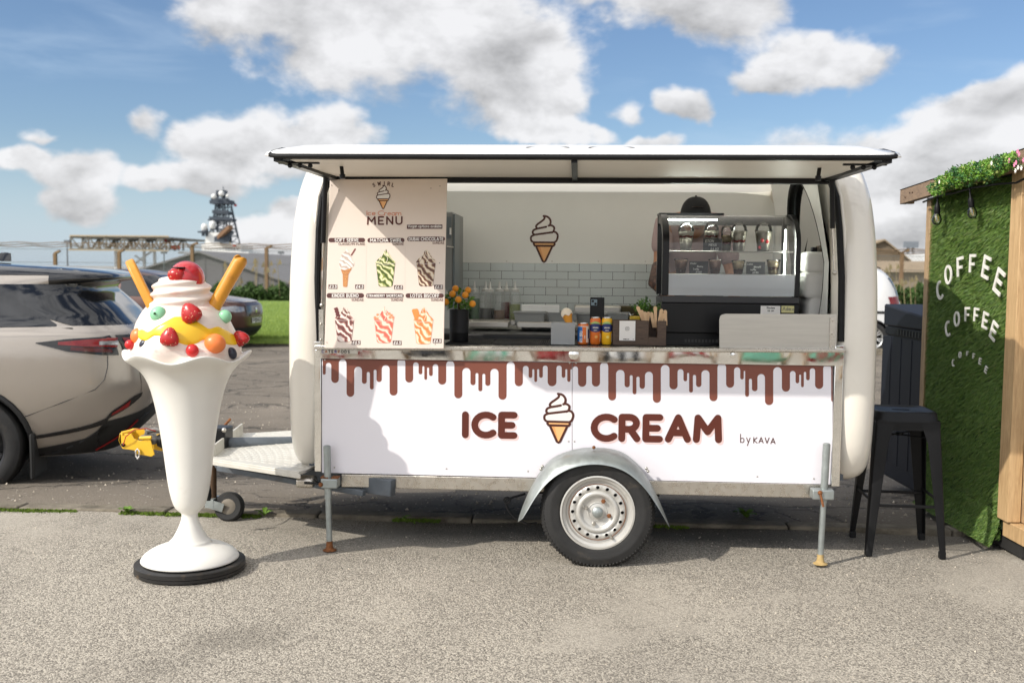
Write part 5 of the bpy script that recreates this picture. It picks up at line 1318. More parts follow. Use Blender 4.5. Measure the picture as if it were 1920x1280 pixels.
# --- wooden caddy with stirrers and white card
ya_, yb2_ = .10, .21
a, b = PY(1149, 640, ya_), PY(1249.5, 601.5, ya_); zt_ = PY(1160, 600.5, ya_).z
CD = thing('wooden_caddy', 'dark wooden counter caddy with open compartments holding flat wooden spoons', 'caddy', ((a.x + b.x) / 2, (ya_ + yb2_) / 2, ZC + .013))
def wood(name, c0, c1, sc=7.0, ax=(1, 8, 8), rough=.6, gray=0.0):
    def fn(N, p, co, o):
        v = N.vec('MULTIPLY', co, ax)
        g1 = N.noise(v, sc, 6.0, .65, 1.2); g2 = N.noise(v, sc * 5, 3.0, .6)
        c = N.mix(N.lin(N.math('ADD', N.math('MULTIPLY', g1, .75), N.math('MULTIPLY', g2, .25)), .32, .68), c0, c1)
        N.put(p.inputs['Base Color'], c); p.inputs['Roughness'].default_value = rough
        bb = N.new('ShaderNodeBump'); bb.inputs['Strength'].default_value = .25; bb.inputs['Distance'].default_value = .004
        N.put(bb.inputs['Height'], g2); N.t.links.new(bb.outputs[0], p.inputs['Normal'])
    return custom(name, fn)
M_WOODD = wood('caddy_wood', S(60, 46, 38), S(98, 78, 62), 9, (1.5, 10, 14))
L0 = ZC + .013; s0, s1 = PY(1216.5, 601, ya_).x, PY(1233, 601, ya_).x; zs_ = PY(1225, 632, ya_).z
m = M(); m.box((a.x, ya_, L0), (s0, ya_ + .008, zt_)); m.box((s1, ya_, L0), (b.x, ya_ + .008, zt_)); m.box((s0, ya_, L0), (s1, ya_ + .008, zs_)); obj(m, 'front_board', M_WOODD, CD, bevel=.0008)
m = M(); m.box((a.x, yb2_ - .008, L0), (b.x, yb2_, zt_)); obj(m, 'back_board', M_WOODD, CD)
for x in (a.x, PY(1199, 600, ya_).x, s0 - .006, s1, b.x - .008):
    m = M(); m.box((x, ya_ + .0085, L0), (x + .006, yb2_ - .0085, zt_ - .002)); obj(m, 'divider', M_WOODD, CD)
m = M(); m.box((a.x, ya_ + .0085, L0), (b.x, yb2_ - .0085, L0 + .005)); obj(m, 'base_board', M_WOODD, CD)
ca, cb = PY(1161, 638, ya_ - .002), PY(1191.5, 601.5, ya_ - .002)
CR = thing('card', 'white square social media card leaning on the front of the wooden caddy', 'card', (ca.x, ya_ - .004, ca.z))
m = M(); m.box((ca.x, ya_ - .003, ca.z), (cb.x, ya_ - .0012, cb.z)); CRB = obj(m, 'card_sheet', M_WHT, CR)
fr_c = frame_of((ca.x, ya_ - .003, ca.z), (1, 0, 0), (0, 0, 1), (0, -1, 0)); cw, chh = cb.x - ca.x, cb.z - ca.z
m = M(); pr = Print(fr_c, .0006, .00003); s_ = .0085; cx_, cy2 = cw / 2, chh * .60
rs = []
for qx, qy, an in ((1, 1, 0), (-1, 1, 90), (-1, -1, 180), (1, -1, 270)): rs += arc(cx_ + qx * s_ * .55, cy2 + qy * s_ * .55, s_ * .45, s_ * .45, an, an + 90, 5)
pr.ribbon(m, rs + [rs[0]], .0008); pr.ribbon(m, arc(cx_, cy2, s_ * .42, s_ * .42, 0, 360, 18), .0007); pr.poly(m, arc(cx_ + s_ * .58, cy2 + s_ * .58, .0009, .0009, 0, 330, 8))
pr.text(m, '@SWIRL_EST', cw * .44, .0045, .0042, .0006, gap=.3, align='c', sx=.72); pr.poly(m, [(cw * .88, .0045), (cw * .915, .0068), (cw * .88, .0091), (cw * .845, .0068)])
obj(m, 'card_print', mat('print_black', (.02, .02, .022), .5), CRB, smooth=0)
M_STICK = mat('birch_stick', S(214, 180, 140), .6, var=.1, vs=12, stretch=(1, 1, .2))
pos = ['nearest the white card', 'second from the left', 'third from the left', 'in the middle slot, leftmost', 'standing tallest in the middle slot', 'leaning right in the middle slot', 'short one at the right end', 'behind the leftmost one', 'at the far right edge']
tops = [(1195, 573, 1211, 606), (1209, 583, 1212, 606), (1216, 583, 1213, 607), (1221, 584, 1226, 606), (1228.5, 573, 1230, 606), (1241, 578, 1233, 606), (1244, 586, 1239, 604), (1202, 580, 1214, 604), (1247, 580, 1249, 602)]
for (x0, y0, x1, y1), lb in zip(tops, pos):
    Yk = .135 + random.uniform(-.01, .03); t0, b0 = PY(x0, y0 + 1, Yk), PY(x1, y1 + 8, Yk); d = (t0 - b0).normalized(); s_ = d.cross(Vector((0, 1, 0))).normalized(); w = .0095; m = M()
    ol = [b0 - s_ * w * .7, b0 + s_ * w * .7, t0 - d * .03 + s_ * w * .8, t0 - d * .012 + s_ * w] + [t0 - d * .010 + s_ * w * math.cos(t) + d * .010 * math.sin(t) for t in (.4, .8, 1.2, 1.57, 1.95, 2.35, 2.75)] + [t0 - d * .012 - s_ * w, t0 - d * .03 - s_ * w * .8]
    m.prism(ol, (0, .0016, 0)); o = obj(m, 'wooden_spoon', M_STICK); tag(o, 'flat wooden ice cream spoon in the caddy, ' + lb, 'wooden spoon', 'wooden spoons in the caddy')
# --- green herb plant behind the caddy, yellow packet
L = on(1210, .34)
HP = thing('herb_plant', 'small bushy green artificial plant behind the wooden caddy', 'pot plant', L)
m = M(); m.lathe([(.028, 0), (.036, .13), (.034, .132), (0, .125)], 20, L); obj(m, 'pot', mat('pot_grey', (.08, .08, .08), .6), HP)
for k in range(26):
    m = M(); d = (rnd_dir() * .75 + Vector((0, 0, .9))).normalized(); q = L + Vector((0, 0, .13)); ln = random.uniform(.075, .125)
    m.tube([q, q + d * ln * .6, q + d * ln + Vector((0, 0, .005))], .0012, 4)
    for j in range(9):
        t = .35 + .65 * j / 8; leaf_quad(m, q + d * ln * t, d * .5 + rnd_dir(), rnd_dir(), random.uniform(.016, .024), .011)
    obj(m, 'sprig', M_LEAF if k % 3 else M_LEAFD, HP, smooth=0)
L = on(1187, .26); m = M(); qa, qb = PY(1181, 600, .26), PY(1200, 593, .26); m.box((qa.x, .24, L.z), (qb.x, .30, qb.z)); o = obj(m, 'yellow_packet', mat('packet_yellow', S(190, 158, 34), .4, var=.2, vs=40), None, bevel=.004); tag(o, 'small yellow packet lying between the white card and the herb plant', 'packet')
m = M(); rows = [[(qa.x - .03 + .05 * i / 6 + random.uniform(-.004, .004), .28 + .02 * j, qb.z + random.uniform(0, .014)) for i in range(7)] for j in range(3)]; m.grid(rows); o = obj(m, 'film_wrap', mat('clear_film', S(220, 222, 222), .15, var=.1, vs=60, alpha=.7), None, solid=.0008); tag(o, 'crumpled clear film lying behind the caddy on the counter', 'film')
# --- sauce bottles
def sauce_mat(nm, c): return mat('sauce_' + nm, c, .4, var=.06)
BOT = [(889, 'green sauce', S(52, 100, 54), .75, 'leftmost of the row'), (910, 'near black sauce', S(44, 40, 40), .42, 'second of the row'), (918, 'black sauce', S(34, 32, 34), .40, 'just behind the second one'),
       (936, 'brown caramel sauce', S(116, 80, 52), .35, 'in the middle of the row'), (949, 'dark red sauce', S(112, 36, 36), .62, 'fourth of the row'), (965, 'lime green sauce', S(122, 134, 58), .56, 'rightmost of the row')]
for i, (px, nm, c, fl, ps) in enumerate(BOT):
    Yk = 1.18 + (.07 if i in (2, 4) else 0) ; zb_k = PY(900, 600, 1.18).z + .001; q = PY(px, 600, Yk); L = Vector((q.x, Yk, zb_k)); r = .036 if i in (0, 5, 1, 3) else .034; h = PY(px, 546, Yk).z - zb_k
    b = thing('sauce_bottle', 'clear squeezy bottle of %s at the back, %s' % (nm, ps), 'sauce bottle', L, 'sauce bottles on the back counter')
    m = M(); m.lathe([(r * .9, 0), (r, .006), (r, h * .86), (r * .86, h * .97), (r * .62, h)], 24, L); obj(m, 'bottle', mat('bottle_plastic', S(196, 200, 198), .25, var=.02, alpha=.26), b)
    m = M(); m.lathe([(0, .004), (r * .85, .005), (r * .93, .01), (r * .93, h * fl), (0, h * fl)], 20, L); obj(m, 'sauce', sauce_mat(nm.replace(' ', '_'), c), b)
    m = M(); m.lathe([(r * .70, h - .002), (r * .70, h + .012), (r * .34, h + .016), (.009, h + .022), (.0035, h + .062), (0, h + .062)], 20, L); obj(m, 'nozzle_cap', mat('cap_white', S(206, 206, 202), .4, alpha=.85), b)
# --- grey food tubs on the steel ledge
M_TUB = mat('tub_grey', S(150, 152, 150), .45, var=.04)
def tub(px0, px1, pyt, pyb, Y, lab):
    a, b = PY(px0, pyb, Y), PY(px1, pyt, Y); w, h, dp = b.x - a.x, b.z - a.z, .16
    t = thing('food_tub', lab, 'food tub', (a.x + w / 2, Y + dp / 2, a.z), 'grey food tubs'); m = M()
    k = .012
    ro = [[(a.x + s, Y + s, z), (b.x - s, Y + s, z), (b.x - s, Y + dp - s, z), (a.x + s, Y + dp - s, z)] for s, z in ((k, a.z), (.002, b.z - .006), (.002, b.z - .002), (.006, b.z - .002), (k + .004, a.z + .004))]
    m.grid(ro, closeu=True); m.add(ro[0], [(0, 3, 2, 1)]); m.add(ro[-1], [(0, 1, 2, 3)]); obj(m, 'tub', M_TUB, t, bevel=.004)
    m = M(); r_ = [(a.x - .004, Y - .004, b.z), (b.x + .004, Y - .004, b.z), (b.x + .004, Y + dp + .004, b.z), (a.x - .004, Y + dp + .004, b.z)]; m.tube(r_, .004, 6, closed=True); obj(m, 'rim', M_TUB, t)
tub(963, 1022, 586.5, 610, .88, 'wide grey plastic food tub in front of the white chopping board'); tub(1026, 1082, 587, 608, .90, 'grey plastic food tub directly behind the model ice cream cone'); tub(1080, 1150, 589, 604, .98, 'low grey plastic food tub behind the drink cans'); tub(1140, 1180, 588, 606, .90, 'grey plastic food tub behind the white card')
m = M(); a, b = PY(978, 590, 1.05), PY(1049, 572, 1.05); m.box((a.x, 1.05, ZBC), (b.x, 1.062, b.z)); o = obj(m, 'chopping_board', mat('board_white', S(226, 226, 222), .4), None, bevel=.004); tag(o, 'white chopping board standing on edge behind the grey tubs', 'chopping board')
TKM = M(); a, b = PY(1076, 606, 1.30), PY(1165, 574, 1.30); TKM.box((a.x, 1.30, ZBC), (b.x, 1.50, b.z)); o = obj(TKM, 'bain_marie', M_STEEL, None, bevel=.01); tag(o, 'shiny steel heated food well at the back behind the phone', 'food well')
TKM = M(); a, b = PY(1152, 606, 1.30), PY(1232, 575, 1.30); TKM.box((a.x + .01, 1.34, ZBC), (b.x, 1.54, b.z)); o = obj(TKM, 'steel_tray', mat('tray_dark', S(78, 70, 44), .35, .5, var=.2), None, bevel=.006); tag(o, 'dull dark steel tray at the back behind the herb plant', 'tray')
# --- tall fridge edge behind the menu board
a, b = PY(790, 640, .95), PY(853, 397, .95)
FR = thing('upright_freezer', 'grey upright soft serve machine half hidden behind the menu board', 'freezer', ((a.x + b.x) / 2, 1.2, .43))
m = M(); m.box((a.x - .25, .95, .43), (b.x - .012, 1.5, b.z)); obj(m, 'cabinet', mat('machine_grey', S(120, 122, 120), .4, .2, var=.05), FR, bevel=.008)
m = M(); m.box((b.x - .011, .95, 1.0), (b.x, 1.2, b.z - .015)); m.box((a.x - .2, .945, b.z - .16), (b.x - .02, .9495, b.z - .03)); obj(m, 'door_panel', mat('machine_panel', S(96, 104, 108), .3, .2), FR)
m = M(); q = PY(851, 462, .94); m.cyl((q.x - .04, .94, q.z), (q.x + .0, .92, q.z - .005), .004, 8); m.cyl((q.x - .02, .935, q.z + .07), (q.x - .02, .935, q.z + .11), .006, 8); obj(m, 'handle', M_STEEL, FR)
# ================================================================== DISPLAY CASE
YF, YK = .26, .66
cx0, cx1 = PY(1240, 600, YF).x, PY(1498, 600, YF).x
z0 = ZC + .001; zg0 = PY(1370, 556, YF).z; zgk = PY(1370, 460, YF).z; ztop = PY(1370, 404, YK - .12).z
DC = thing('display_case', 'black curved glass refrigerated cake display case on the serving counter', 'display case', ((cx0 + cx1) / 2, (YF + YK) / 2, z0))
M_CASE = mat('case_black', (.010, .010, .011), .3, var=.1, spec=.3)
M_CASEG = mat('case_grey', S(56, 56, 58), .38, .2, var=.06)
m = M(); m.box((cx0 + .004, YF + .03, z0), (cx1 - .004, YK, z0 + .07)); m.box((cx0, YF, z0 + .07), (cx1, YK, zg0 - .035)); obj(m, 'base', M_CASE, DC, bevel=.004)
m = M(); m.box((cx0, YF - .004, zg0 - .034), (cx1, YF + .03, zg0)); m.box((cx0, YF + .0305, zg0 - .034), (cx1, YK, zg0 - .01)); obj(m, 'sill', M_CASEG, DC, bevel=.003)
m = M()
for k in range(14): m.box((PY(1285 + k * 6.5, 625, YF).x, YF + .0285, z0 + .018), (PY(1285 + k * 6.5 + 4, 625, YF).x, YF + .0299, z0 + .034))
obj(m, 'vent_slots', mat('vent_dark_grey', (.035, .035, .035), .5), DC)
n = 22; prof = []                                    # glass profile in (Y, Z)
prof.append((YF + .004, zg0 + .001)); prof.append((YF + .004, zgk))
for k in range(1, n + 1):
    t = PI / 2 * k / n; prof.append((YF + .004 + (YK - .14 - YF) * (1 - math.cos(t)), zgk + (ztop - zgk) * math.sin(t)))
prof.append((YK - .08, ztop))
m = M(); m.grid([[(cx0 + .03, y, z), (cx1 - .02, y, z)] for y, z in prof]); obj(m, 'front_glass', clear_glass('case_glass', (.96, .97, .97), .0, .012), DC, smooth=180)
for xa_, w_ in ((cx0, .034), (cx1 - .024, .024)):
    m = M(); outer = prof + [(YK, ztop), (YK, zg0)]; inner = [(y + .035, max(z - .0, zg0)) for y, z in prof[:2]]
    fp = [(y, z + .004) for y, z in prof]; ip = [(y + .045 * math.cos(min(PI / 2, max(0, (z - zgk) / (ztop - zgk) * PI / 2))), z - .045 * math.sin(min(PI / 2, max(0, (z - zgk) / (ztop - zgk) * PI / 2)))) for y, z in prof]
    for x_ in (xa_, xa_ + w_): pass
    rows = [[(xa_, y - .003, z) for y, z in fp], [(xa_ + w_, y - .003, z) for y, z in fp], [(xa_ + w_, y, z) for y, z in ip], [(xa_, y, z) for y, z in ip]]
    m.grid(rows, closev=True); obj(m, 'side_frame', M_CASE, DC)
    m = M(); m.add([(xa_ + w_ * .5, y, z) for y, z in prof + [(YK, ztop), (YK, zg0)]], [tuple(range(len(prof) + 2))]); obj(m, 'side_glass', MATS['case_glass'], DC, smooth=0)
    m = M(); m.box((xa_, YK - .03, zg0), (xa_ + w_, YK, ztop)); obj(m, 'rear_post', M_CASE, DC)
m = M(); m.box((cx0 - .003, YK - .16, ztop + .001), (PY(1350, 404, YK).x, YK, ztop + .010)); obj(m, 'top_lid', M_CASE, DC)
m = M(); m.box((cx0 + .03, YK - .022, ztop - .05), (cx1 - .02, YK, ztop)); obj(m, 'rear_rail', M_CASEG, DC)
m = M(); m.box((cx0 + .036, YF + .05, ztop - .040), (cx1 - .03, YF + .20, ztop - .034)) if False else m.box((cx0 + .036, .405, ztop - .034), (PY(1345, 410, .40).x, .43, ztop - .028)); obj(m, 'lamp_strip', mat('lamp_white', S(230, 236, 220), .4, emit=((.95, 1, .9), 30.0)), DC)
zs1, zs2 = PY(1370, 471, YF + .08).z, PY(1370, 514, YF + .07).z
for zz, y1_ in ((zs1, YK - .07), (zs2, YK - .05)):
    m = M(); m.box((cx0 + .036, YF + .05, zz - .005), (cx1 - .028, y1_, zz)); sh = obj(m, 'shelf', clear_glass('shelf_glass', (.86, .90, .89), .05, .03), DC)
    m = M(); m.tube([(cx0 + .034, YF + .047, zz - .003), (cx1 - .027, YF + .047, zz - .003)], .0035, 8); obj(m, 'shelf_trim', M_STEEL, sh)
m = M(); m.box((cx0 + .036, YF + .006, zg0 + .003), (cx1 - .028, YK - .03, zg0 + .006)); obj(m, 'floor_plate', mat('case_floor_white', S(200, 202, 204), .3, var=.02), DC)
# pale, nearly opaque sheet behind the lower front glass
m = M(); a_, b_ = PY(1263, 555, YF), PY(1489, 516, YF); m.box((cx0 + .034, YF + .010, zg0 + .004), (cx1 - .026, YF + .012, b_.z)); obj(m, 'pale_skirt', mat('pale_film', S(238, 240, 242), .3, var=.02, alpha=.80), DC)
for k in range(22):
    q = PY(1473 - k * .12, 432 + k * 4.0, YF + .10); m = M(); m.ball(q, (.0028, .0028, .0028), 8, 5); o = obj(m, 'led_lamp', mat('led_white', (.9, .95, .9, 1), .4, emit=((.95, 1, .9), 240.0)), DC)
m = M(); q0_, q1_ = PY(1473, 430, YF + .105), PY(1470, 520, YF + .105); m.bar(q0_, q1_, .010, .004); obj(m, 'led_strip', M_CASEG, DC)
# stickers
a, b = PY(1426, 588, YF - .001), PY(1463, 573.5, YF - .001)
m = M(); m.box((a.x, YF - .0016, a.z - .01), (b.x, YF - .0002, b.z)); ST = obj(m, 'review_sticker', M_WHT, DC)
m = M(); pr = Print(frame_of((a.x, YF - .0016, a.z), (1, 0, 0), (0, 0, 1), (0, -1, 0)), .0005, .00003); pr.text(m, 'Review', .052, .0265, .0105, .0010, gap=.24, align='c'); pr.text(m, 'us on', .052, .0125, .0105, .0010, gap=.24, align='c'); obj(m, 'lettering', MATS['print_black'], ST, smooth=0)
a, b = PY(1465, 586, YF - .001), PY(1489, 573.5, YF - .001)
m = M(); m.box((a.x, YF - .0016, a.z), (b.x, YF - .0002, b.z)); ST = obj(m, 'maker_sticker', mat('sticker_cream', S(214, 206, 146), .4), DC)
m = M(); pr = Print(frame_of((a.x, YF - .0016, a.z), (1, 0, 0), (0, 0, 1), (0, -1, 0)), .0005, .00003); pr.text(m, 'Ade', .006, .012, .018, .0011, gap=.22); pr.text(m, 'co', .045, .012, .016, .0011, gap=.22); obj(m, 'lettering', mat('print_slate', S(60, 70, 96), .4), ST, smooth=0)
# --- dessert cups
M_CUPP = clear_glass('cup_plastic', (.97, .97, .97), .015, .03)
M_CRM = mat('whipped_cream', S(240, 233, 214), .55, var=.05, vs=60, bump=.5, bs=160)
M_MER = mat('berry_layer', S(142, 50, 48), .5, var=.4, vs=90)
M_CHOC = mat('chocolate_cream', S(150, 116, 100), .55, var=.08, vs=50, bump=.3, bs=120); M_CRUMB = mat('brown_crumb', S(96, 58, 38), .8, var=.5, vs=150, bump=1, bs=200); M_CARA = mat('caramel_cream', S(206, 184, 146), .55, var=.08, vs=60, bump=.3, bs=120)
def cup(name, label, px0, px1, pyt, pyb, Y, zbase, layers, dome, group, extra=None):
    Y += .06
    cx = PY((px0 + px1) / 2, pyb, Y).x; rt = (PY(px1, pyt, Y).x - PY(px0, pyt, Y).x) / 2; h = PY(px0, pyt, Y).z - zbase; rb = rt * .68; L = Vector((cx, Y, zbase))
    c = thing(name, label, 'dessert cup', L, group); rz = lambda z: rb + (rt - rb) * z / h
    m = M(); m.lathe([(rb * .95, .001), (rb, .003), (rt, h), (rt * 1.08, h + .001), (rt * 1.08, h + .003), (rt, h + .0035)], 28, L); obj(m, 'cup', M_CUPP, c)
    for k, (f0, f1, mt) in enumerate(layers):
        m = M(); N_ = 26; rows = []
        for z, e in ((f0 * h, 0), (f0 * h + .001, 1), (f1 * h - .002, 1), (f1 * h, .85), (f1 * h + .002, 0)):
            rows.append([L + Vector(((rz(z) - .0015) * e * math.cos(2 * PI * j / N_), (rz(z) - .0015) * e * math.sin(2 * PI * j / N_), z + (.0035 * math.sin(j * 2.3 + k * 2) + .002 * math.sin(j * 5.1)) * (0 < z < h * .98) + .002)) for j in range(N_)])
        m.grid(rows, closeu=True); obj(m, 'dessert_layer', mt, c, smooth=180)
    if dome:
        m = M(); m.lathe([(rt * 1.02, h + .003), (rt * 1.0, h + .012)] + [(rt * .98 * math.cos(t), h + .012 + rt * .92 * math.sin(t)) for t in [PI / 2 * k / 8 for k in range(8)]] + [(.006, h + .012 + rt * .92)], 28, L); obj(m, 'dome_lid', M_CUPP, c)
    else:
        m = M(); m.lathe([(rt * 1.06, h + .003), (rt * 1.06, h + .006), (rt * .9, h + .007), (rt * .88, h + .005), (0, h + .005)], 28, L); obj(m, 'flat_lid', M_CUPP, c)
    if extra: extra(L, rz, h, c)
def strawb(L, rz, h, c):
    for an, f in ((-1.9, .55), (-1.2, .50), (-2.3, .2)):
        m = M(); r_ = rz(f * h); m.ball(L + Vector((r_ * math.cos(an) * .98, r_ * math.sin(an) * .98, f * h)), (.010, .004, .011), 10, 7); obj(m, 'strawberry_slice', mat('strawberry_flesh', S(176, 60, 64), .4, var=.2, vs=120), c)
ET = [(.02, .44, M_CRM), (.44, .56, M_MER), (.56, .90, M_CRM), (.90, 1.0, M_CRM)]
E2 = [(.02, .68, M_CRM), (.68, .76, M_MER), (.76, .98, M_CRM)]
g1 = 'domed sundae cups on the top shelf'; zA = zs1 + .001; zB = zs2 + .001; zC_ = zg0 + .0065
cup('sundae_cup', 'domed cup of cream and berries, leftmost on the top shelf of the display case', 1271, 1300.5, 434, 470, YF + .12, zA, E2, True, g1)
cup('sundae_cup', 'domed cup of cream directly behind the ETON MESS price card', 1319, 1347, 433, 470, YF + .16, zA, E2, True, g1)
cup('sundae_cup', 'domed cup standing at the back right of the ETON MESS price card', 1351, 1373, 436, 470, YF + .24, zA, [(.02, .35, M_CRM), (.35, .5, M_MER), (.5, .8, M_CARA)], True, g1)
cup('sundae_cup', 'domed cup with one red layer between two cream layers on the top shelf', 1370, 1399.5, 434, 471, YF + .12, zA, ET, True, g1)
cup('sundae_cup', 'domed cup with strawberry slices showing, rightmost on the top shelf', 1415, 1446.5, 434, 471, YF + .12, zA, [(.02, .95, M_CRM)], True, g1, strawb)
g2 = 'trifle cups on the middle shelf'
cup('trifle_cup', 'chocolate trifle cup at the left end of the middle shelf', 1264, 1289, 487, 511, YF + .10, zB, [(.02, .34, M_CRUMB), (.34, .95, M_CHOC)], False, g2)
cup('trifle_cup', 'chocolate trifle cup right of the Kinder price card', 1328, 1353, 488, 512, YF + .10, zB, [(.02, .34, M_CRUMB), (.34, .95, M_CHOC)], False, g2)
cup('trifle_cup', 'caramel trifle cup left of the Lotus price card', 1372, 1396, 490, 513, YF + .10, zB, [(.02, .36, M_CRUMB), (.36, .95, M_CARA)], False, g2)
cup('trifle_cup', 'caramel trifle cup with a biscuit on top at the right end of the middle shelf', 1437, 1462, 489, 513, YF + .10, zB, [(.02, .30, M_CARA), (.30, .50, M_CRUMB), (.50, .92, M_CARA)], False, g2)
g3 = 'cake cups on the case floor'
for (a_, b_, lb) in ((1280, 1304, 'pale cake cup at the left behind the pale lower sheet'), (1349, 1375, 'pale cake cup in the middle behind the pale lower sheet'), (1404, 1431, 'pale cake cup at the right behind the pale lower sheet')):
    cup('cake_cup', lb, a_, b_, 526, 549, YF + .07, zC_, [(.02, .3, M_CRM), (.3, .62, M_CARA), (.62, 1.0, M_CRM)], False, g3)
# --- price cards in chalk hand
M_SLATE = mat('slate_card', (.022, .022, .024), .6, var=.2); M_CHALK = mat('chalk_white', S(216, 216, 210), .7)
def pcard(label, px0, px1, pyt, pyb, Y, lines, zb):
    Y += .06
    a, b = PY(px0, pyb, Y), PY(px1, pyt, Y); c = thing('price_card', label, 'price card', ((a.x + b.x) / 2, Y, zb), 'chalk price cards in the display case')
    m = M(); m.box((a.x, Y, zb), (b.x, Y + .003, b.z)); bo = obj(m, 'card', M_SLATE, c)
    m = M(); pr = Print(frame_of((a.x, Y, zb), (1, 0, 0), (0, 0, 1), (0, -1, 0)), .0005, .00003); H = b.z - zb; W_ = b.x - a.x; nl = len(lines)
    for i, (t, off) in enumerate(lines):
        h = H * .50 / nl; pr.text(m, t, W_ * off, H * (.93 - (i + .75) * .92 / nl), h, .0009, gap=.30, slant=.12, bounce=.08, sx=min(1.0, (W_ * (.97 - off) / h - .3 * (len(t) - 1)) / max(.1, sum(GL[ch][0] for ch in t if ch != ' '))))
    obj(m, 'chalk_lettering', M_CHALK, bo, smooth=0)
pcard('black chalk card reading ETON MESS on the top shelf', 1318, 1354, 447, 470, YF + .085, [('ETON', .12), ('MESS', .3), ('£4.50', .4)], zA)
pcard('black chalk card for Kinder trifle on the middle shelf', 1292, 1328, 490, 512, YF + .075, [('Kinder', .06), ('Bueno', .42), ('Triffle', .2), ('£3.50', .36)], zB)
pcard('black chalk card for Lotus trifle on the middle shelf', 1399, 1435, 491, 513, YF + .075, [('Lotus', .06), ('Biscoff', .40), ('triffle', .22), ('£3.50', .34)], zB)
pcard('chalk card for red velvet cake behind the pale lower sheet', 1311, 1344, 528, 549, YF + .06, [('Red Velvet', .06), ('Cake to Go', .1), ('£3.50', .36)], zC_)
pcard('chalk card for Victoria sponge behind the pale lower sheet', 1440, 1475, 527, 551, YF + .06, [('Victoria', .06), ('Sponge', .36), ('Cake to Go', .1), ('£3.50', .4)], zC_)
# --- white wrapped packs at the right and the dark packet on top
M_PACK = mat('white_wrap', S(216, 214, 208), .4, var=.03, vs=5, bump=.35, bs=9)
for i, (yt, yb, dx_, lab) in enumerate(((559, 590, .012, 'white plastic wrapped pack, lowest of the stack right of the display case'), (511, 559, -.006, 'white plastic wrapped pack in the middle of the stack right of the display case'), (472, 511, .004, 'white plastic wrapped pack on top of the stack right of the display case'))):
    Y = .30; a, b = PY(1506, yb, Y), PY(1572, yt, Y); zlo = a.z if i else ZC + .002; m = M(); rows = []
    for k in range(13):
        t = k / 12; e = (1 - abs(2 * t - 1) ** 3.5) ** .5 if 0 < t < 1 else 0; row = []
        for j in range(40):
            an = 2 * PI * j / 40; c_, s_ = math.cos(an), math.sin(an); ex = 2 / 4.5
            rx = (b.x - a.x) / 2 * (.93 + .07 * e if e else .80) * (1 + .018 * math.sin(an * 3 + k * .5 + i) + .012 * math.sin(an * 8 + k))
            row.append(((a.x + b.x) / 2 + dx_ + rx * math.copysign(abs(c_) ** ex, c_), Y + .14 + .13 * (.92 + .08 * e) * math.copysign(abs(s_) ** ex, s_) * (1 + .02 * math.sin(an * 5 + i)), zlo + .001 + (b.z - zlo - .002) * t))
        rows.append(row)
    m.grid(rows, closeu=True); m.add(rows[0], [tuple(range(40))[::-1]]); m.add(rows[-1], [tuple(range(40))]); o = obj(m, 'wrapped_pack', M_PACK, None, smooth=60); tag(o, lab, 'pack', 'white wrapped packs')
ztp = PY(1540, 472, .30).z
SLV = thing('napkin_packet', 'torn brown and yellow packet lying on top of the white wrapped packs', 'packet', PY(1550, 472, .36))
m = M(); a = PY(1536, 472, .33); b = PY(1566, 460, .33); m.box((a.x, .32, ztp), (b.x, .42, b.z)); obj(m, 'packet_body', mat('packet_brown', S(66, 52, 36), .4, var=.5, vs=60), SLV, bevel=.006)
m = M(); a2 = PY(1545, 469, .315); b2_ = PY(1556, 463, .315); m.box((a2.x, .317, a2.z), (b2_.x, .3195, b2_.z)); obj(m, 'packet_label', mat('packet_label_yellow', S(176, 146, 44), .4, var=.2, vs=60), SLV)
m = M(); a3 = PY(1522, 472, .33); m.box((a3.x, .33, ztp), (a3.x + .03, .36, ztp + .024)); o = obj(m, 'small_clip', M_BLKM, None, bevel=.004); tag(o, 'small black clip lying left of the brown packet on the white packs', 'clip')

# ================================================================== PERSON behind the display case
PX, PYY = PY(1300, 400, 1.02).x, 1.02
PE = thing('person', 'person in a dark cap and pale pink T-shirt bending behind the display case', 'person', (PX, PYY, .432))
M_SKIN = mat('skin', S(176, 128, 100), .5, var=.06, sss=.1); M_SHIRT = mat('pink_shirt', S(176, 154, 152), .8, var=.05); M_TROU = mat('dark_trousers', (.02, .022, .03), .85); M_CAP = mat('cap_fabric', (.011, .011, .012), .9, var=.2)
def skin_body(name, joints, bones, parent, mt, lv=2):
    me = bpy.data.meshes.new(name); me.from_pydata([j[0] for j in joints], bones, []); o = bpy.data.objects.new(name, me); COL.objects.link(o); me.materials.append(mt)
    o.parent = parent; o.matrix_parent_inverse = ROOT[parent.name].inverted()
    sk = o.modifiers.new('skin', 'SKIN'); sv = me.skin_vertices[0].data
    for v, j in zip(sv, joints): v.radius = (j[1], j[1] if len(j) < 3 else j[2])
    sv[0].use_root = True
    s2 = o.modifiers.new('sub', 'SUBSURF'); s2.levels = lv; s2.render_levels = lv
    return o
hx, hz = PX, PY(1300, 392, .90).z                    # the head leans forward over the case
zf_ = .432; V = lambda x, y, z: Vector((PX + x, y, z))
sh_l = PY(1240, 470, .98)
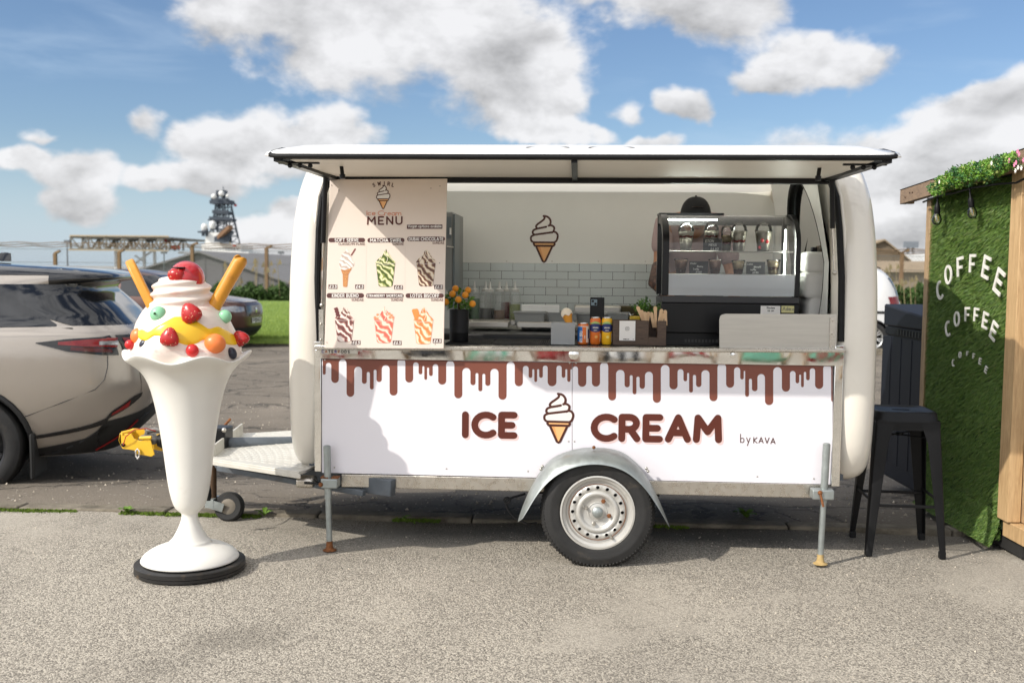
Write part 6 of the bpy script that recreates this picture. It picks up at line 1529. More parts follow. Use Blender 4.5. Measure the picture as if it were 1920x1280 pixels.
bodyj = [(V(.02, 1.25, zf_ + .86), .13, .10), (V(.01, 1.20, zf_ + 1.05), .14, .10), (V(0, 1.08, zf_ + 1.24), .16, .10), (V(0, .98, zf_ + 1.33), .07), (V(0, .93, hz - .06), .055),
         (V(-.17, 1.02, zf_ + 1.28), .065), (Vector((sh_l.x, 1.0, sh_l.z - .06)), .045), (PY(1229, 530, .86), .036), (PY(1262, 562, .70), .026),
         (V(.17, 1.02, zf_ + 1.28), .065), (V(.24, 1.0, zf_ + 1.0), .045), (V(.22, .80, zf_ + .82), .034), (V(.12, .72, zf_ + .80), .025),
         (V(-.10, 1.26, zf_ + .80), .085), (V(-.11, 1.24, zf_ + .44), .06), (V(-.11, 1.27, zf_ + .06), .045), (V(-.11, 1.16, zf_ + .03), .035),
         (V(.12, 1.26, zf_ + .80), .085), (V(.13, 1.24, zf_ + .44), .06), (V(.13, 1.27, zf_ + .06), .045), (V(.13, 1.16, zf_ + .03), .035)]
bones = [(0, 1), (1, 2), (2, 3), (3, 4), (2, 5), (5, 6), (6, 7), (7, 8), (2, 9), (9, 10), (10, 11), (11, 12), (0, 13), (13, 14), (14, 15), (15, 16), (0, 17), (17, 18), (18, 19), (19, 20)]
skin_body('body', bodyj, bones, PE, M_SKIN)
tj = [(p_[0], p_[1] * 1.10 + .012, (p_[2] if len(p_) > 2 else p_[1]) * 1.1 + .012) for p_ in bodyj]
shj = [tj[0], tj[1], tj[2], (bodyj[3][0], .075), tj[5], (bodyj[5][0].lerp(bodyj[6][0], .85), .066), tj[9], (bodyj[9][0].lerp(bodyj[10][0], .85), .066)]
skin_body('shirt', shj, [(0, 1), (1, 2), (2, 3), (2, 4), (4, 5), (2, 6), (6, 7)], PE, M_SHIRT)
trj = [tj[0], tj[13], tj[14], (bodyj[15][0], .062), tj[17], tj[18], (bodyj[19][0], .062)]
skin_body('trousers', trj, [(0, 1), (1, 2), (2, 3), (0, 4), (4, 5), (5, 6)], PE, M_TROU)
hc = Vector((hx, .90, hz - .055)); m = M(); rows = []
for i in range(15):                                   # head with face: brow, nose, chin
    th = PI * i / 14; row = []
    for j in range(28):
        an = 2 * PI * j / 28; d = Vector((math.sin(th) * math.cos(an), math.sin(th) * math.sin(an), math.cos(th))); f = max(0, -d.y)
        r_ = Vector((.078, .098, .118)); p_ = Vector((d.x * r_.x, d.y * r_.y, d.z * r_.z))
        if d.z < 0: p_.x *= 1 - .25 * (-d.z) ** 1.5; p_.y *= 1 - .08 * (-d.z)
        p_.y -= .022 * max(0, f - .86) / .14 * (1 - min(1, abs(d.z + .12) / .25)); p_.y += .010 * max(0, 1 - (abs(abs(d.x) - .35) / .16) ** 2) * (f > .6) * max(0, 1 - (abs(d.z - .05) / .12) ** 2)
        row.append(hc + p_)
    rows.append(row)
m.grid(rows, closeu=True); hd_ = obj(m, 'head', M_SKIN, PE, smooth=180)
m = M(); m.ball(hc + Vector((-.030, -.088, .004)), .011, 10, 6); m.ball(hc + Vector((.030, -.088, .004)), .011, 10, 6); obj(m, 'eye', mat('eye', S(60, 46, 40), .2), hd_)
m = M(); m.ball(hc + Vector((0, -.085, -.062)), (.022, .008, .006), 10, 6); obj(m, 'mouth', mat('lips', S(150, 90, 80), .5), hd_)
for s in (-1, 1): m = M(); m.ball(hc + Vector((s * .078, .01, -.005)), (.012, .02, .03), 10, 6); obj(m, 'ear', M_SKIN, hd_)
m = M(); rows = []                                    # cap: crown, band and peak
cr_ = PY(1338, 400, .9).x - PY(1283, 400, .9).x
for i in range(9):
    th = PI / 2 * i / 8; rows.append([hc + Vector((.090 * math.cos(th) ** .8 * math.cos(2 * PI * j / 32), .108 * math.cos(th) ** .8 * math.sin(2 * PI * j / 32), .012 + .115 * math.sin(th))) for j in range(32)])
m.grid(rows, closeu=True); CP = obj(m, 'cap', M_CAP, PE, smooth=180)
m = M(); rows = []
for k in range(4):
    rows.append([hc + Vector(((.088 + .002 * k) * math.cos(a_), -(.095 + .022 * k) * abs(math.sin(a_)) - .004 * k, .016 - .010 * k * abs(math.sin(a_)))) for a_ in [PI * q / 16 for q in range(17)]])
m.grid(rows); obj(m, 'cap_peak', M_CAP, CP, smooth=180, solid=.004)
m = M(); m.ball(hc + Vector((0, 0, .128)), .007, 8, 5); obj(m, 'cap_button', M_CAP, CP)
m = M(); pts = [hc + Vector((.055 * math.sin(t), -.102 * math.cos(t) - .002, .062 + .0 * t)) for t in np.linspace(-.55, .55, 9)]; m.tube(pts, .007, 6, flat=.3); obj(m, 'cap_badge', mat('cap_badge_brown', S(54, 38, 30), .7), CP)
# hands with separate fingers, and the tattoo on the forearm
def hand(wr, dirv, side, parent):
    d = Vector(dirv).normalized(); n_ = Vector((0, 0, -1)); s_ = d.cross(n_).normalized(); j = [(wr, .024, .016), (wr + d * .04, .034, .016), (wr + d * .075, .036, .015)]; b = [(0, 1), (1, 2)]
    for k in range(4):
        base = wr + d * .080 + s_ * (.0225 - .015 * k); ln = (.062, .072, .066, .05)[k]; i0 = len(j)
        j += [(base, .0088), (base + d * ln * .5 + n_ * .006, .0082), (base + d * ln * .85 + n_ * .026, .0072)]; b += [(2, i0), (i0, i0 + 1), (i0 + 1, i0 + 2)]
    i0 = len(j); j += [(wr + d * .03 + s_ * side * .034, .010), (wr + d * .07 + s_ * side * .05 + n_ * .01, .0085)]; b += [(1, i0), (i0, i0 + 1)]
    skin_body('hand', j, b, parent, M_SKIN, 1)
hand(bodyj[8][0], (.8, -.5, -.2), 1, PE); hand(bodyj[12][0], (-.6, -.6, -.1), -1, PE)
m = M(); A_, B_ = bodyj[6][0].lerp(bodyj[7][0], .28), bodyj[7][0].lerp(bodyj[8][0], .25)
m.tube([A_, A_.lerp(bodyj[7][0], .5), bodyj[7][0] + Vector((0, 0, .0)), B_], [.045, .044, .043, .037], 16, cap=False); obj(m, 'tattoo', mat('tattoo_ink', S(70, 50, 44), .5, var=.6, vs=26, dirt=(S(150, 104, 84), .5, 30)), PE, smooth=180)
# ================================================================== GIANT SUNDAE STATUE
SB = PZ(357, 1066, 0.0); SY = SB.y
ST_ = thing('sundae_statue', 'giant white fibreglass sundae statue with painted fruit standing on the gravel', 'statue', SB)
M_FIB = mat('white_fibreglass', S(224, 221, 213), .38, var=.03, vs=4, bump=.06, bs=14, dirt=(S(170, 156, 132), .10, 5))
def creamf(N, p, co, o):                           # painted cream with pink tint in folds of its own
    n = N.noise(N.vec('MULTIPLY', co, (1, 1, 2.2)), 7.0, 4.0, .55, .8)
    N.put(p.inputs['Base Color'], N.mix(N.sstep(n, .50, .72), S(228, 214, 202), S(218, 178, 166))); p.inputs['Roughness'].default_value = .32
M_PCR = custom('painted_cream', creamf)
M_SRIM = mat('statue_rim_white', S(228, 222, 212), .35, var=.02)
def sz(py): return PY(357, py, SY).z
def sr(hw): return hw / F * (SY - CAM.y) * 1.012
TX = Matrix.Rotation(R(-1.2), 3, 'Y') @ Matrix.Rotation(R(1.0), 3, 'X')
m = M(); m.lathe([(sr(100), 0), (sr(103), .004), (sr(103), .016), (sr(101.5), .018), (sr(103), .020), (sr(103), .040), (sr(100), .045), (0, .045)], 64, SB); obj(m, 'base_disc', mat('black_base', (.016, .015, .014), .45, var=.3, vs=9, dirt=(S(110, 90, 66), .25, 16)), ST_)
m = M()
fp = [(90, .046), (92, .053), (90, .066), (83, .085), (70, .103), (55, .117), (41, .127), (39, .132), (38.5, .140), (36, .143), (33, .152), (26, .180), (20, .212), (16, .240), (14.5, .262), (15.5, .275), (20, .285), (26, .298), (30, .318), (33.5, .345), (37, .385)]
fp += [(40.5, sz(897)), (46, sz(848)), (53, sz(798)), (60, sz(760)), (67, sz(730)), (77, sz(705)), (90, sz(688)), (104, sz(678))]
PHI = math.atan2(CAM.y - SB.y, CAM.x - SB.x)         # direction of the viewer: painted side of the statue
def rimw(an): return -.0145 * math.cos(6 * (an - PHI + R(15))) + .004 * math.sin(an * 2 + .4)
zr = sz(671)
def wob(r, z, an):
    t = max(0, (z - sz(740)) / (zr - sz(740))); return r * (1 - .02 * t * math.cos(6 * (an - PHI + R(15)))), z + t * t * rimw(an)
prof = [(sr(a), z) for a, z in fp] + [(sr(112), zr - .002), (sr(117), zr + .010), (sr(117.5), zr + .018), (sr(114), zr + .020), (sr(106), zr + .012), (sr(90), zr)]
m.lathe(prof, 96, SB, wob=wob); obj(m, 'glass', M_FIB, ST_, smooth=180, sub=1)
# cream mound as a height field round the axis: radius by height with a spiral fold
cp_ = [(104, 668), (103, 655), (98, 640), (92, 622), (86, 604), (78, 590), (69, 578), (61, 571), (57, 562), (55.5, 551), (53, 541), (48, 531), (42, 524), (30, 519), (0, 516)]
AX = lambda py: -9 * max(0, min(1, (690 - py) / 140))         # the pile leans a little to the left in the photo
def cream_r(py, an):
    for (a, y0), (b, y1) in zip(cp_, cp_[1:]):
        if y1 <= py <= y0: r = a + (b - a) * (y0 - py) / max(1e-6, y0 - y1); break
    else: r = 104 if py > 668 else 0
    s_ = 0
    if py < 578: s_ = 3.4 * math.sin((578 - py) * .36 - an * 2.0) * min(1, (578 - py) / 8) * min(1, (py - 514) / 12)
    else: s_ = 3.6 * math.sin(an * 7 + py * .05) * max(0, (py - 612)) / 45 + 2.5 * math.sin(an * 4 + 1.2 + py * .09) * max(0, py - 600) / 60
    return max(0, r + s_)
def cpt(py, an, lift=0.0):
    r = sr(cream_r(py, an) + lift); z = sz(py) + (rimw(an) * .9 if py > 640 else 0) * max(0, (py - 640) / 28)
    return Vector((SB.x + sr(AX(py)) * -math.sin(PHI) + r * math.cos(an), SB.y + sr(AX(py)) * math.cos(PHI) + r * math.sin(an), z))
VD = Vector((math.cos(PHI), math.sin(PHI), 0))
def seat(px, py, r, back=.25):
    an = PHI
    for _ in range(4): an = PHI + math.asin(max(-.95, min(.95, (px - 357 - AX(py)) / max(1, cream_r(py, an)))))
    c = cpt(py, an, 0); return PP(px, py, c - VD * sr(r) * back, VD)
m = M(); rows = [[cpt(py, 2 * PI * j / 96) for j in range(96)] for py in np.linspace(668, 516, 70)]
m.grid(rows, closeu=True); obj(m, 'whipped_cream', M_PCR, ST_, smooth=180)
m = M(); N_ = 60                                    # yellow sauce lying over the front of the cream
rows = []
YC = [(268, 617, 625), (277, 613, 634), (287, 619, 634), (300, 609, 623), (318, 598, 626), (334, 589, 633), (354, 589, 642), (372, 594, 638), (383, 601, 631), (397, 613, 636), (415, 607, 640), (433, 619, 646), (441, 629, 641)]
yx = np.interp(np.linspace(0, 1, N_ + 1), np.linspace(0, 1, len(YC)), [c[0] for c in YC])
sm = lambda a: np.convolve(np.pad(np.interp(yx, [c[0] for c in YC], a), 2, 'edge'), [.1, .2, .4, .2, .1], 'valid')
yt_, yb3 = sm([c[1] for c in YC]), sm([c[2] for c in YC])
for k in range(N_ + 1):
    t = k / N_; a, b = yt_[k], yb3[k]; an = PHI + math.asin(max(-.98, min(.98, (yx[k] - 357 - AX(620)) / cream_r(620, PHI)))); row = []
    for i in range(12):
        f = i / 11; row.append(cpt(a + (b - a) * f, an, 3.4 * math.sin(PI * f) ** .45 * (math.sin(PI * min(1, max(0, t)) ) ** .3) - .4))
    rows.append(row)
m.grid(rows); obj(m, 'yellow_sauce', mat('statue_yellow', S(238, 190, 36), .3, var=.03, coat=.2), ST_, smooth=180)
M_STR = custom('statue_strawberry', lambda N, p, co, o: (N.put(p.inputs['Base Color'], N.mix(N.sstep(N.voro(co, 85.0), .24, .15), S(172, 26, 26), N.mix(N.math('GREATER_THAN', N.noise(co, 140.0), .5), S(40, 12, 10), S(226, 190, 150)))), p.inputs['Roughness'].__setattr__('default_value', .28)))
def fruit(name, px, py, rpx, mt, dep=.8, lab=None, squash=(1, 1, 1), rot=0.0):
    c = seat(px, py, rpx, -.12); m = M()
    m.ball(c, Vector((sr(rpx) * squash[0], sr(rpx) * dep, sr(rpx) * squash[2])), 22, 14, X=Matrix.Rotation(rot, 3, 'Y')); o = obj(m, name, mt, ST_, smooth=180)
    if lab: o['label'] = lab
    return o, c
M_GRN, M_OR2, M_BLU, M_RED = mat('berry_mint_green', S(138, 196, 156), .35), mat('berry_orange', S(226, 124, 62), .35, var=.1), mat('berry_blue_black', S(44, 46, 58), .3, var=.2), mat('berry_red', S(196, 40, 40), .28)
fruit('gooseberry', 421.5, 593.5, 13, M_GRN)
g_, c_ = fruit('gooseberry', 297, 589.5, 15.5, M_GRN); m = M(); m.ball(c_ + Vector((-.004, -sr(13), .006)), .006, 8, 5); obj(m, 'stalk', mat('dark_green_paint', S(44, 76, 44), .5), g_)
fruit('orange_berry', 262, 631, 17, M_OR2); fruit('orange_berry', 403, 644, 20, M_OR2, squash=(1, 1, .92))
fruit('blueberry', 272.5, 645, 11.5, M_BLU, squash=(1.05, 1, .85), rot=R(-35)); fruit('blueberry', 435.5, 662, 10.5, M_BLU, squash=(.8, 1, 1.1), rot=R(-20))
fruit('red_berry', 360.5, 657, 11.8, M_RED); fruit('red_berry', 243, 646, 9, M_RED)
def berry(px, py, s, rot, y=None, leaf=True):        # strawberry: cone with a rounded tip, painted seeds and a green calyx
    c = seat(px, py, s, -.35) if y is None else PY(px, py, y); X = Matrix.Rotation(rot, 3, 'Y') @ Matrix.Diagonal((1, .65, 1))
    m = M(); s = sr(s); m.lathe([(0, -.9 * s), (.5 * s, -.88 * s), (.88 * s, -.68 * s), (1.0 * s, -.3 * s), (.86 * s, .2 * s), (.58 * s, .65 * s), (.3 * s, .92 * s), (0, 1.02 * s)], 24, c, X=X); b = obj(m, 'strawberry', M_STR, ST_, smooth=180)
    if leaf:
        m = M()
        for k in range(7):
            a = 2 * PI * k / 7; d = X @ Vector((math.cos(a), math.sin(a), 0)); e = X @ Vector((0, 0, -1)); s_ = d.cross(e).normalized(); q = c + e * .88 * s
            m.add([q - s_ * .18 * s, q + d * .55 * s - s_ * .2 * s - e * .06 * s, q + d * .95 * s - e * .35 * s, q + d * .55 * s + s_ * .2 * s - e * .06 * s, q + s_ * .18 * s], [(0, 1, 2, 3, 4)])
        obj(m, 'calyx', mat('dark_green_paint', S(44, 76, 44), .5), b, smooth=0, solid=.003)
    return b
berry(357, 587, 20, R(-28)); berry(318, 632, 18, R(8)); berry(451, 634, 16, R(-35))
fruit_c = PY(350, 522, SY - sr(10)); m = M(); m.ball(fruit_c, sr(33), 36, 22); o = obj(m, 'cherry', mat('statue_cherry', S(178, 40, 46), .22, var=.08, coat=.5), ST_, smooth=180)
b = berry(331, 519, 16.5, R(175), SY - sr(38), leaf=False)
m = M(); q = PY(333, 502, SY - sr(44)); m.box((q.x - sr(12), q.y, q.z - .002), (q.x + sr(12), q.y + .02, q.z + .004)); obj(m, 'calyx', M_BLKM, b, bevel=.002)
# the flat biscuit (left) and the rolled wafer (right)
M_BIS = mat('statue_biscuit', S(204, 140, 42), .4, var=.10, vs=5, dirt=(S(150, 92, 40), .3, 12))
T0, B0 = PY(245, 494, SY - .02), PY(287, 580, SY - .06); d = (T0 - B0).normalized(); w = d.cross(Vector((0, 1, 0))).normalized(); w2 = (w * .35 + Vector((0, 1, 0)) * .94).normalized(); nn = d.cross(w2).normalized()
m = M(); hw, th = .062, .042; pts = []
L_ = (T0 - B0).length
for a, b_ in ((-hw, -.03), (hw, -.03), (hw, L_ - .05), (hw * .8, L_ - .015), (hw * .4, L_ + .012), (0, L_ + .02), (-hw * .4, L_ + .012), (-hw * .8, L_ - .015), (-hw, L_ - .05)): pts.append(B0 + d * b_ + w2 * a - nn * th / 2)
m.prism(pts, nn * th); obj(m, 'biscuit', M_BIS, ST_, bevel=.010, seg=3)
T1, B1 = PY(452, 485, SY + .03), PY(401, 574, SY - .01); m = M(); d = (T1 - B1).normalized(); X = Vector((0, 0, 1)).rotation_difference(d).to_matrix(); L_ = (T1 - B1).length; rows = []; rr = sr(12.6)
for z in np.linspace(-.03, L_, 14):
    row = []
    for k in range(50):
        a = 2 * PI * 1.35 * k / 49; r_ = rr * (.80 + .20 * k / 49) * (1 + .03 * math.sin(a * 2 + z * 14)); e = .012 * math.sin(a * 2.1) * (z > L_ - .02)
        row.append(B1 + X @ Vector((r_ * math.cos(a + 5.0), r_ * math.sin(a + 5.0), z + e)))
    rows.append(row)
m.grid(rows); WF = obj(m, 'rolled_wafer', M_BIS, ST_, smooth=180, solid=.006)
m = M(); m.ball(T1 - d * .008, rr * .80, 16, 8, X=X @ Matrix.Diagonal((1, 1, .15))); obj(m, 'wafer_end', mat('statue_biscuit_dark', S(150, 96, 44), .6), WF)
# ================================================================== VEHICLES
M_CGLS = mat('car_window_dark', (.010, .011, .013), .04, var=.1, coat=.5); M_GBLK = mat('gloss_black', (.010, .010, .011), .12, var=.05, coat=.6); M_PLAS = mat('car_black_plastic', (.016, .016, .016), .6, var=.15)
M_TRED = mat('tail_red', S(122, 16, 20), .12, var=.2, vs=20, coat=.6); M_TREDD = mat('tail_red_dark', S(74, 10, 14), .12, var=.3, vs=30, coat=.6); M_LENS = mat('lens_clear', S(150, 152, 156), .1, .5, var=.4, vs=40)
M_ALLOY = mat('alloy_silver', S(196, 196, 194), .3, .6, var=.04); M_ALLOYD = mat('alloy_dark', S(58, 58, 60), .3, .6, var=.06)
class Car:
    """body = stacked rounded plan outlines; levels: (z, rear s, front s, half width, corner exponent)"""
    def __init__(s, root, levels, paint): s.r = root; s.lv = levels; s.paint = paint
    def par(s, z):
        L = s.lv
        if z <= L[0][0]: return L[0][1:]
        for i in range(len(L) - 1):
            if z <= L[i + 1][0]:
                t = (z - L[i][0]) / (L[i + 1][0] - L[i][0]); t0 = L[max(0, i - 1)]; t3 = L[min(len(L) - 1, i + 2)]
                o = []
                for k in range(1, 5):
                    m0 = (L[i + 1][k] - t0[k]) / max(1e-6, L[i + 1][0] - t0[0]); m1 = (t3[k] - L[i][k]) / max(1e-6, t3[0] - L[i][0]); h = L[i + 1][0] - L[i][0]; a, b = L[i][k], L[i + 1][k]; d_ = (b - a) / h
                    if m0 * d_ <= 0: m0 = 0
                    if m1 * d_ <= 0: m1 = 0
                    m0 = math.copysign(min(abs(m0), 3 * abs(d_)), m0); m1 = math.copysign(min(abs(m1), 3 * abs(d_)), m1)
                    o.append((2 * t ** 3 - 3 * t * t + 1) * a + (t ** 3 - 2 * t * t + t) * h * m0 + (-2 * t ** 3 + 3 * t * t) * b + (t ** 3 - t * t) * h * m1)
                return o
        return L[-1][1:]
    def pt(s, th, z, lift=0.0):
        r, f, w, n = s.par(z); c, a = (r + f) / 2, (f - r) / 2 + lift; w += lift; e = 2 / n; co, si = math.cos(th), math.sin(th)
        return Vector((c + a * math.copysign(abs(co) ** e, co), w * math.copysign(abs(si) ** e, si), z))
    def th(s, k, z):
        """k = ('s', s, side) along a flank or ('t', t) across the tail or ('f', t) across the nose"""
        r, f, w, n = s.par(z); c, a = (r + f) / 2, (f - r) / 2
        if k[0] == 's':
            x = max(-1, min(1, (k[1] - c) / a)); t = math.acos(math.copysign(abs(x) ** (n / 2), x)); return t if k[2] > 0 else -t
        x = max(-1, min(1, k[1] / w)); t = math.asin(math.copysign(abs(x) ** (n / 2), x)); return (PI - t) if k[0] == 't' else t
    def body(s, zs, wheels, Ra, nth=176):
        m = M(); ths = [2 * PI * j / nth for j in range(nth)]; V = [[s.pt(t, z) for t in ths] for z in zs]
        ins = lambda p: next(((wx, wz) for wx, wz, _ in wheels if math.hypot(p.x - wx, p.z - wz) < Ra and abs(p.y) > .45), None)
        vs = []; flag = []
        for row in V:
            for p in row:
                q = ins(p); flag.append(q is not None); vs.append(p)
        fs = []
        for i in range(len(zs) - 1):
            for j in range(nth):
                f = (i * nth + j, i * nth + (j + 1) % nth, (i + 1) * nth + (j + 1) % nth, (i + 1) * nth + j)
                if not all(flag[k] for k in f): fs.append(f)
        used = set(k for f in fs for k in f)
        for k in used:
            if flag[k]:
                wx, wz = ins(vs[k]); d = Vector((vs[k].x - wx, vs[k].z - wz)); d = d.normalized() * Ra; vs[k] = Vector((wx + d.x, vs[k].y, wz + d.y))
        m.add(vs, fs); top = len(zs) - 1; m.add(V[top], [tuple(range(nth))])
        s.b = obj(m, 'body', s.paint, s.r, local=True, smooth=50)
        for wx, wz, _ in wheels:
            for sd in (-1, 1):
                lin = M()
                w = s.par(wz)[2]; arcp = [Vector((wx + Ra * math.cos(a), sd * w, wz + Ra * math.sin(a))) for a in np.linspace(-.3, PI + .3, 20)]
                lin.grid([[Vector((p.x, sd * (w - .34), p.z)) for p in arcp], arcp])
                lin.add([Vector((p.x, sd * (w - .34), p.z)) for p in arcp], [tuple(range(20))])
                obj(lin, 'wheel_arch_liner', M_PLAS, s.r, local=True)
        return s.b
    def lip(s, wheels, Ra, mt, rad=.022):
        for wx, wz, _ in wheels:
            for sd in (-1, 1):
                pts = []
                for a in np.linspace(-.35, PI + .35, 22):
                    z = max(wz + (Ra + .0) * math.sin(a), s.lv[0][0]); p = s.pt(s.th(('s', wx + Ra * math.cos(a), sd), z), z, .002); pts.append(p)
                m = M(); m.tube(pts, rad, 8); obj(m, 'wheel_arch_trim', mt, s.r, local=True)
    def patch(s, name, mt, ctrl, lift=.004, n=24, nz=7, parent=None, label=None):
        """ctrl: list of (key, z low, z high)"""
        m = M(); rows = []; K = len(ctrl) - 1
        for i in range(n + 1):
            f = i / n * K; k = min(int(f), K - 1); t = f - k; (ka, la, ha), (kb, lb, hb) = ctrl[k], ctrl[k + 1]; lo, hi = la + (lb - la) * t, ha + (hb - ha) * t; row = []
            for j in range(nz + 1):
                z = lo + (hi - lo) * j / nz; ta, tb = s.th(ka, z), s.th(kb, z)
                if ta < 0 and tb > PI / 2: ta += 2 * PI
                if tb < 0 and ta > PI / 2: tb += 2 * PI
                row.append(s.pt(ta + (tb - ta) * t, z, lift))
            rows.append(row)
        m.grid(rows); o = obj(m, name, mt, parent or s.r, local=True, smooth=180)
        if label: o['label'] = label
        return o
    def line(s, keys, rad=.0035, mt=None, name='panel_gap', lift=.0005):
        m = M(); m.tube([s.pt(s.th(k, z), z, lift) for k, z in keys], rad, 5); return obj(m, name, mt or M_GBLK, s.r, local=True)
    def wheel(s, wx, wz, sd, rad, ty, spokes, rim, mt, wid=.24):
        c = Vector((wx, sd * ty, wz)); X = Matrix.Rotation(R(-90 * sd), 3, 'X'); e = bpy.data.objects.new('wheel', None); COL.objects.link(e); e.parent = s.r; e.empty_display_size = .1; h = wid / 2
        m = M(); m.lathe([(rim, -h), (rad * .93, -h), (rad, -h * .7), (rad, h * .7), (rad * .975, h * .88), (rad * .90, h), (rad * .78, h * 1.02), (rim, h * .92), (rim * .97, h * .3)], 48, c, X=X, cap=False); obj(m, 'tyre', M_TYRE, e, local=True)
        m = M(); m.lathe([(rim * .96, -h * .6), (rim * .93, h * .5), (rim * .97, h * .88), (rim * 1.02, h * .95), (rim * 1.0, h * .85)][::-1], 48, c, X=X, cap=False); m.lathe([(0, h * .5), (rim * .2, h * .55), (rim * .23, h * .35)][::-1], 24, c, X=X)
        for k in range(spokes):
            a = 2 * PI * k / spokes + .2
            for da in (-.10, .10):
                p0 = c + X @ Vector((rim * .15 * math.cos(a), rim * .15 * math.sin(a), h * .5)); p1 = c + X @ Vector((rim * .95 * math.cos(a + da * 1.5), rim * .95 * math.sin(a + da * 1.5), h * .72)); m.bar(p0, p1, rim * .12, .03, upv=X @ Vector((0, 0, 1)))
        obj(m, 'rim', mt, e, local=True)
        m = M(); m.lathe([(rim * .93, 0), (0, 0)], 24, c, X=X); obj(m, 'brake_disc', M_DARKIN, e, local=True)
s_ = lambda x, sd=1: ('s', x, sd)
# ---- large estate car behind the statue
ca_ = R(14.5); wp = PD(-62, 835, 7.1)
hv, lv_ = Vector((-math.cos(ca_), -math.sin(ca_), 0)), Vector((math.sin(ca_), -math.cos(ca_), 0))
o0 = Vector((wp.x, wp.y, 0)) - hv * 1.25 - lv_ * .90
RVR = thing('parked_car', 'champagne beige luxury estate car with black roof parked behind the sundae statue', 'car', (o0.x, o0.y, -.195), 'parked cars', PI + ca_)
M_CHAMP = mat('champagne_paint', S(163, 155, 145), .26, .45, var=.02, vs=2, coat=.8)
LV = [(0.27, 0.33, 4.5, 0.84, 5.2), (0.38, 0.21, 4.66, 0.9, 5.2), (0.5, 0.11, 4.74, 0.935, 5.2), (0.64, 0.06, 4.78, 0.955, 5.2), (0.78, 0.03, 4.79, 0.965, 5.2), (0.92, 0.04, 4.78, 0.966, 5.2), (1.03, 0.05, 4.74, 0.962, 5.2), (1.1, 0.07, 4.55, 0.952, 5.2), (1.155, 0.11, 4.25, 0.938, 5.2), (1.19, 0.16, 3.95, 0.905, 5.2), (1.23, 0.22, 3.72, 0.875, 5), (1.33, 0.31, 3.42, 0.825, 5), (1.43, 0.42, 3.1, 0.78, 5), (1.5, 0.48, 2.85, 0.75, 5), (1.545, 0.3, 2.72, 0.725, 5), (1.58, 0.31, 2.58, 0.7, 4.8), (1.62, 0.52, 2.38, 0.65, 4.4), (1.655, 1.1, 2.1, 0.54, 4), (1.675, 1.5, 1.9, 0.35, 3.5)]
C = Car(RVR, LV, M_CHAMP); whl = [(1.25, .375, 1), (3.95, .375, 1)]
C.body([.27, .30, .34, .38, .42, .46, .50, .54, .58, .62, .66, .70, .74, .78, .82, .86, .90, .95, 1.0, 1.04, 1.08, 1.11, 1.14, 1.16, 1.18, 1.2, 1.23, 1.27, 1.32, 1.37, 1.42, 1.46, 1.49, 1.51, 1.53, 1.55, 1.57, 1.59, 1.61, 1.63, 1.65, 1.665, 1.675], whl, .42)
C.lip(whl, .42, M_PLAS, .020)
for wx in (1.25, 3.95):
    for sd in (-1, 1): C.wheel(wx, .375, sd, .370, .845, 5, .262, M_ALLOYD, .25)
gz0, gz1 = 1.115, 1.465
C.patch('rear_window', M_CGLS, [(('t', .82), 1.215, 1.505), (('t', .4), 1.21, 1.515), (('t', -.4), 1.21, 1.515), (('t', -.82), 1.215, 1.505)], .004, 30)
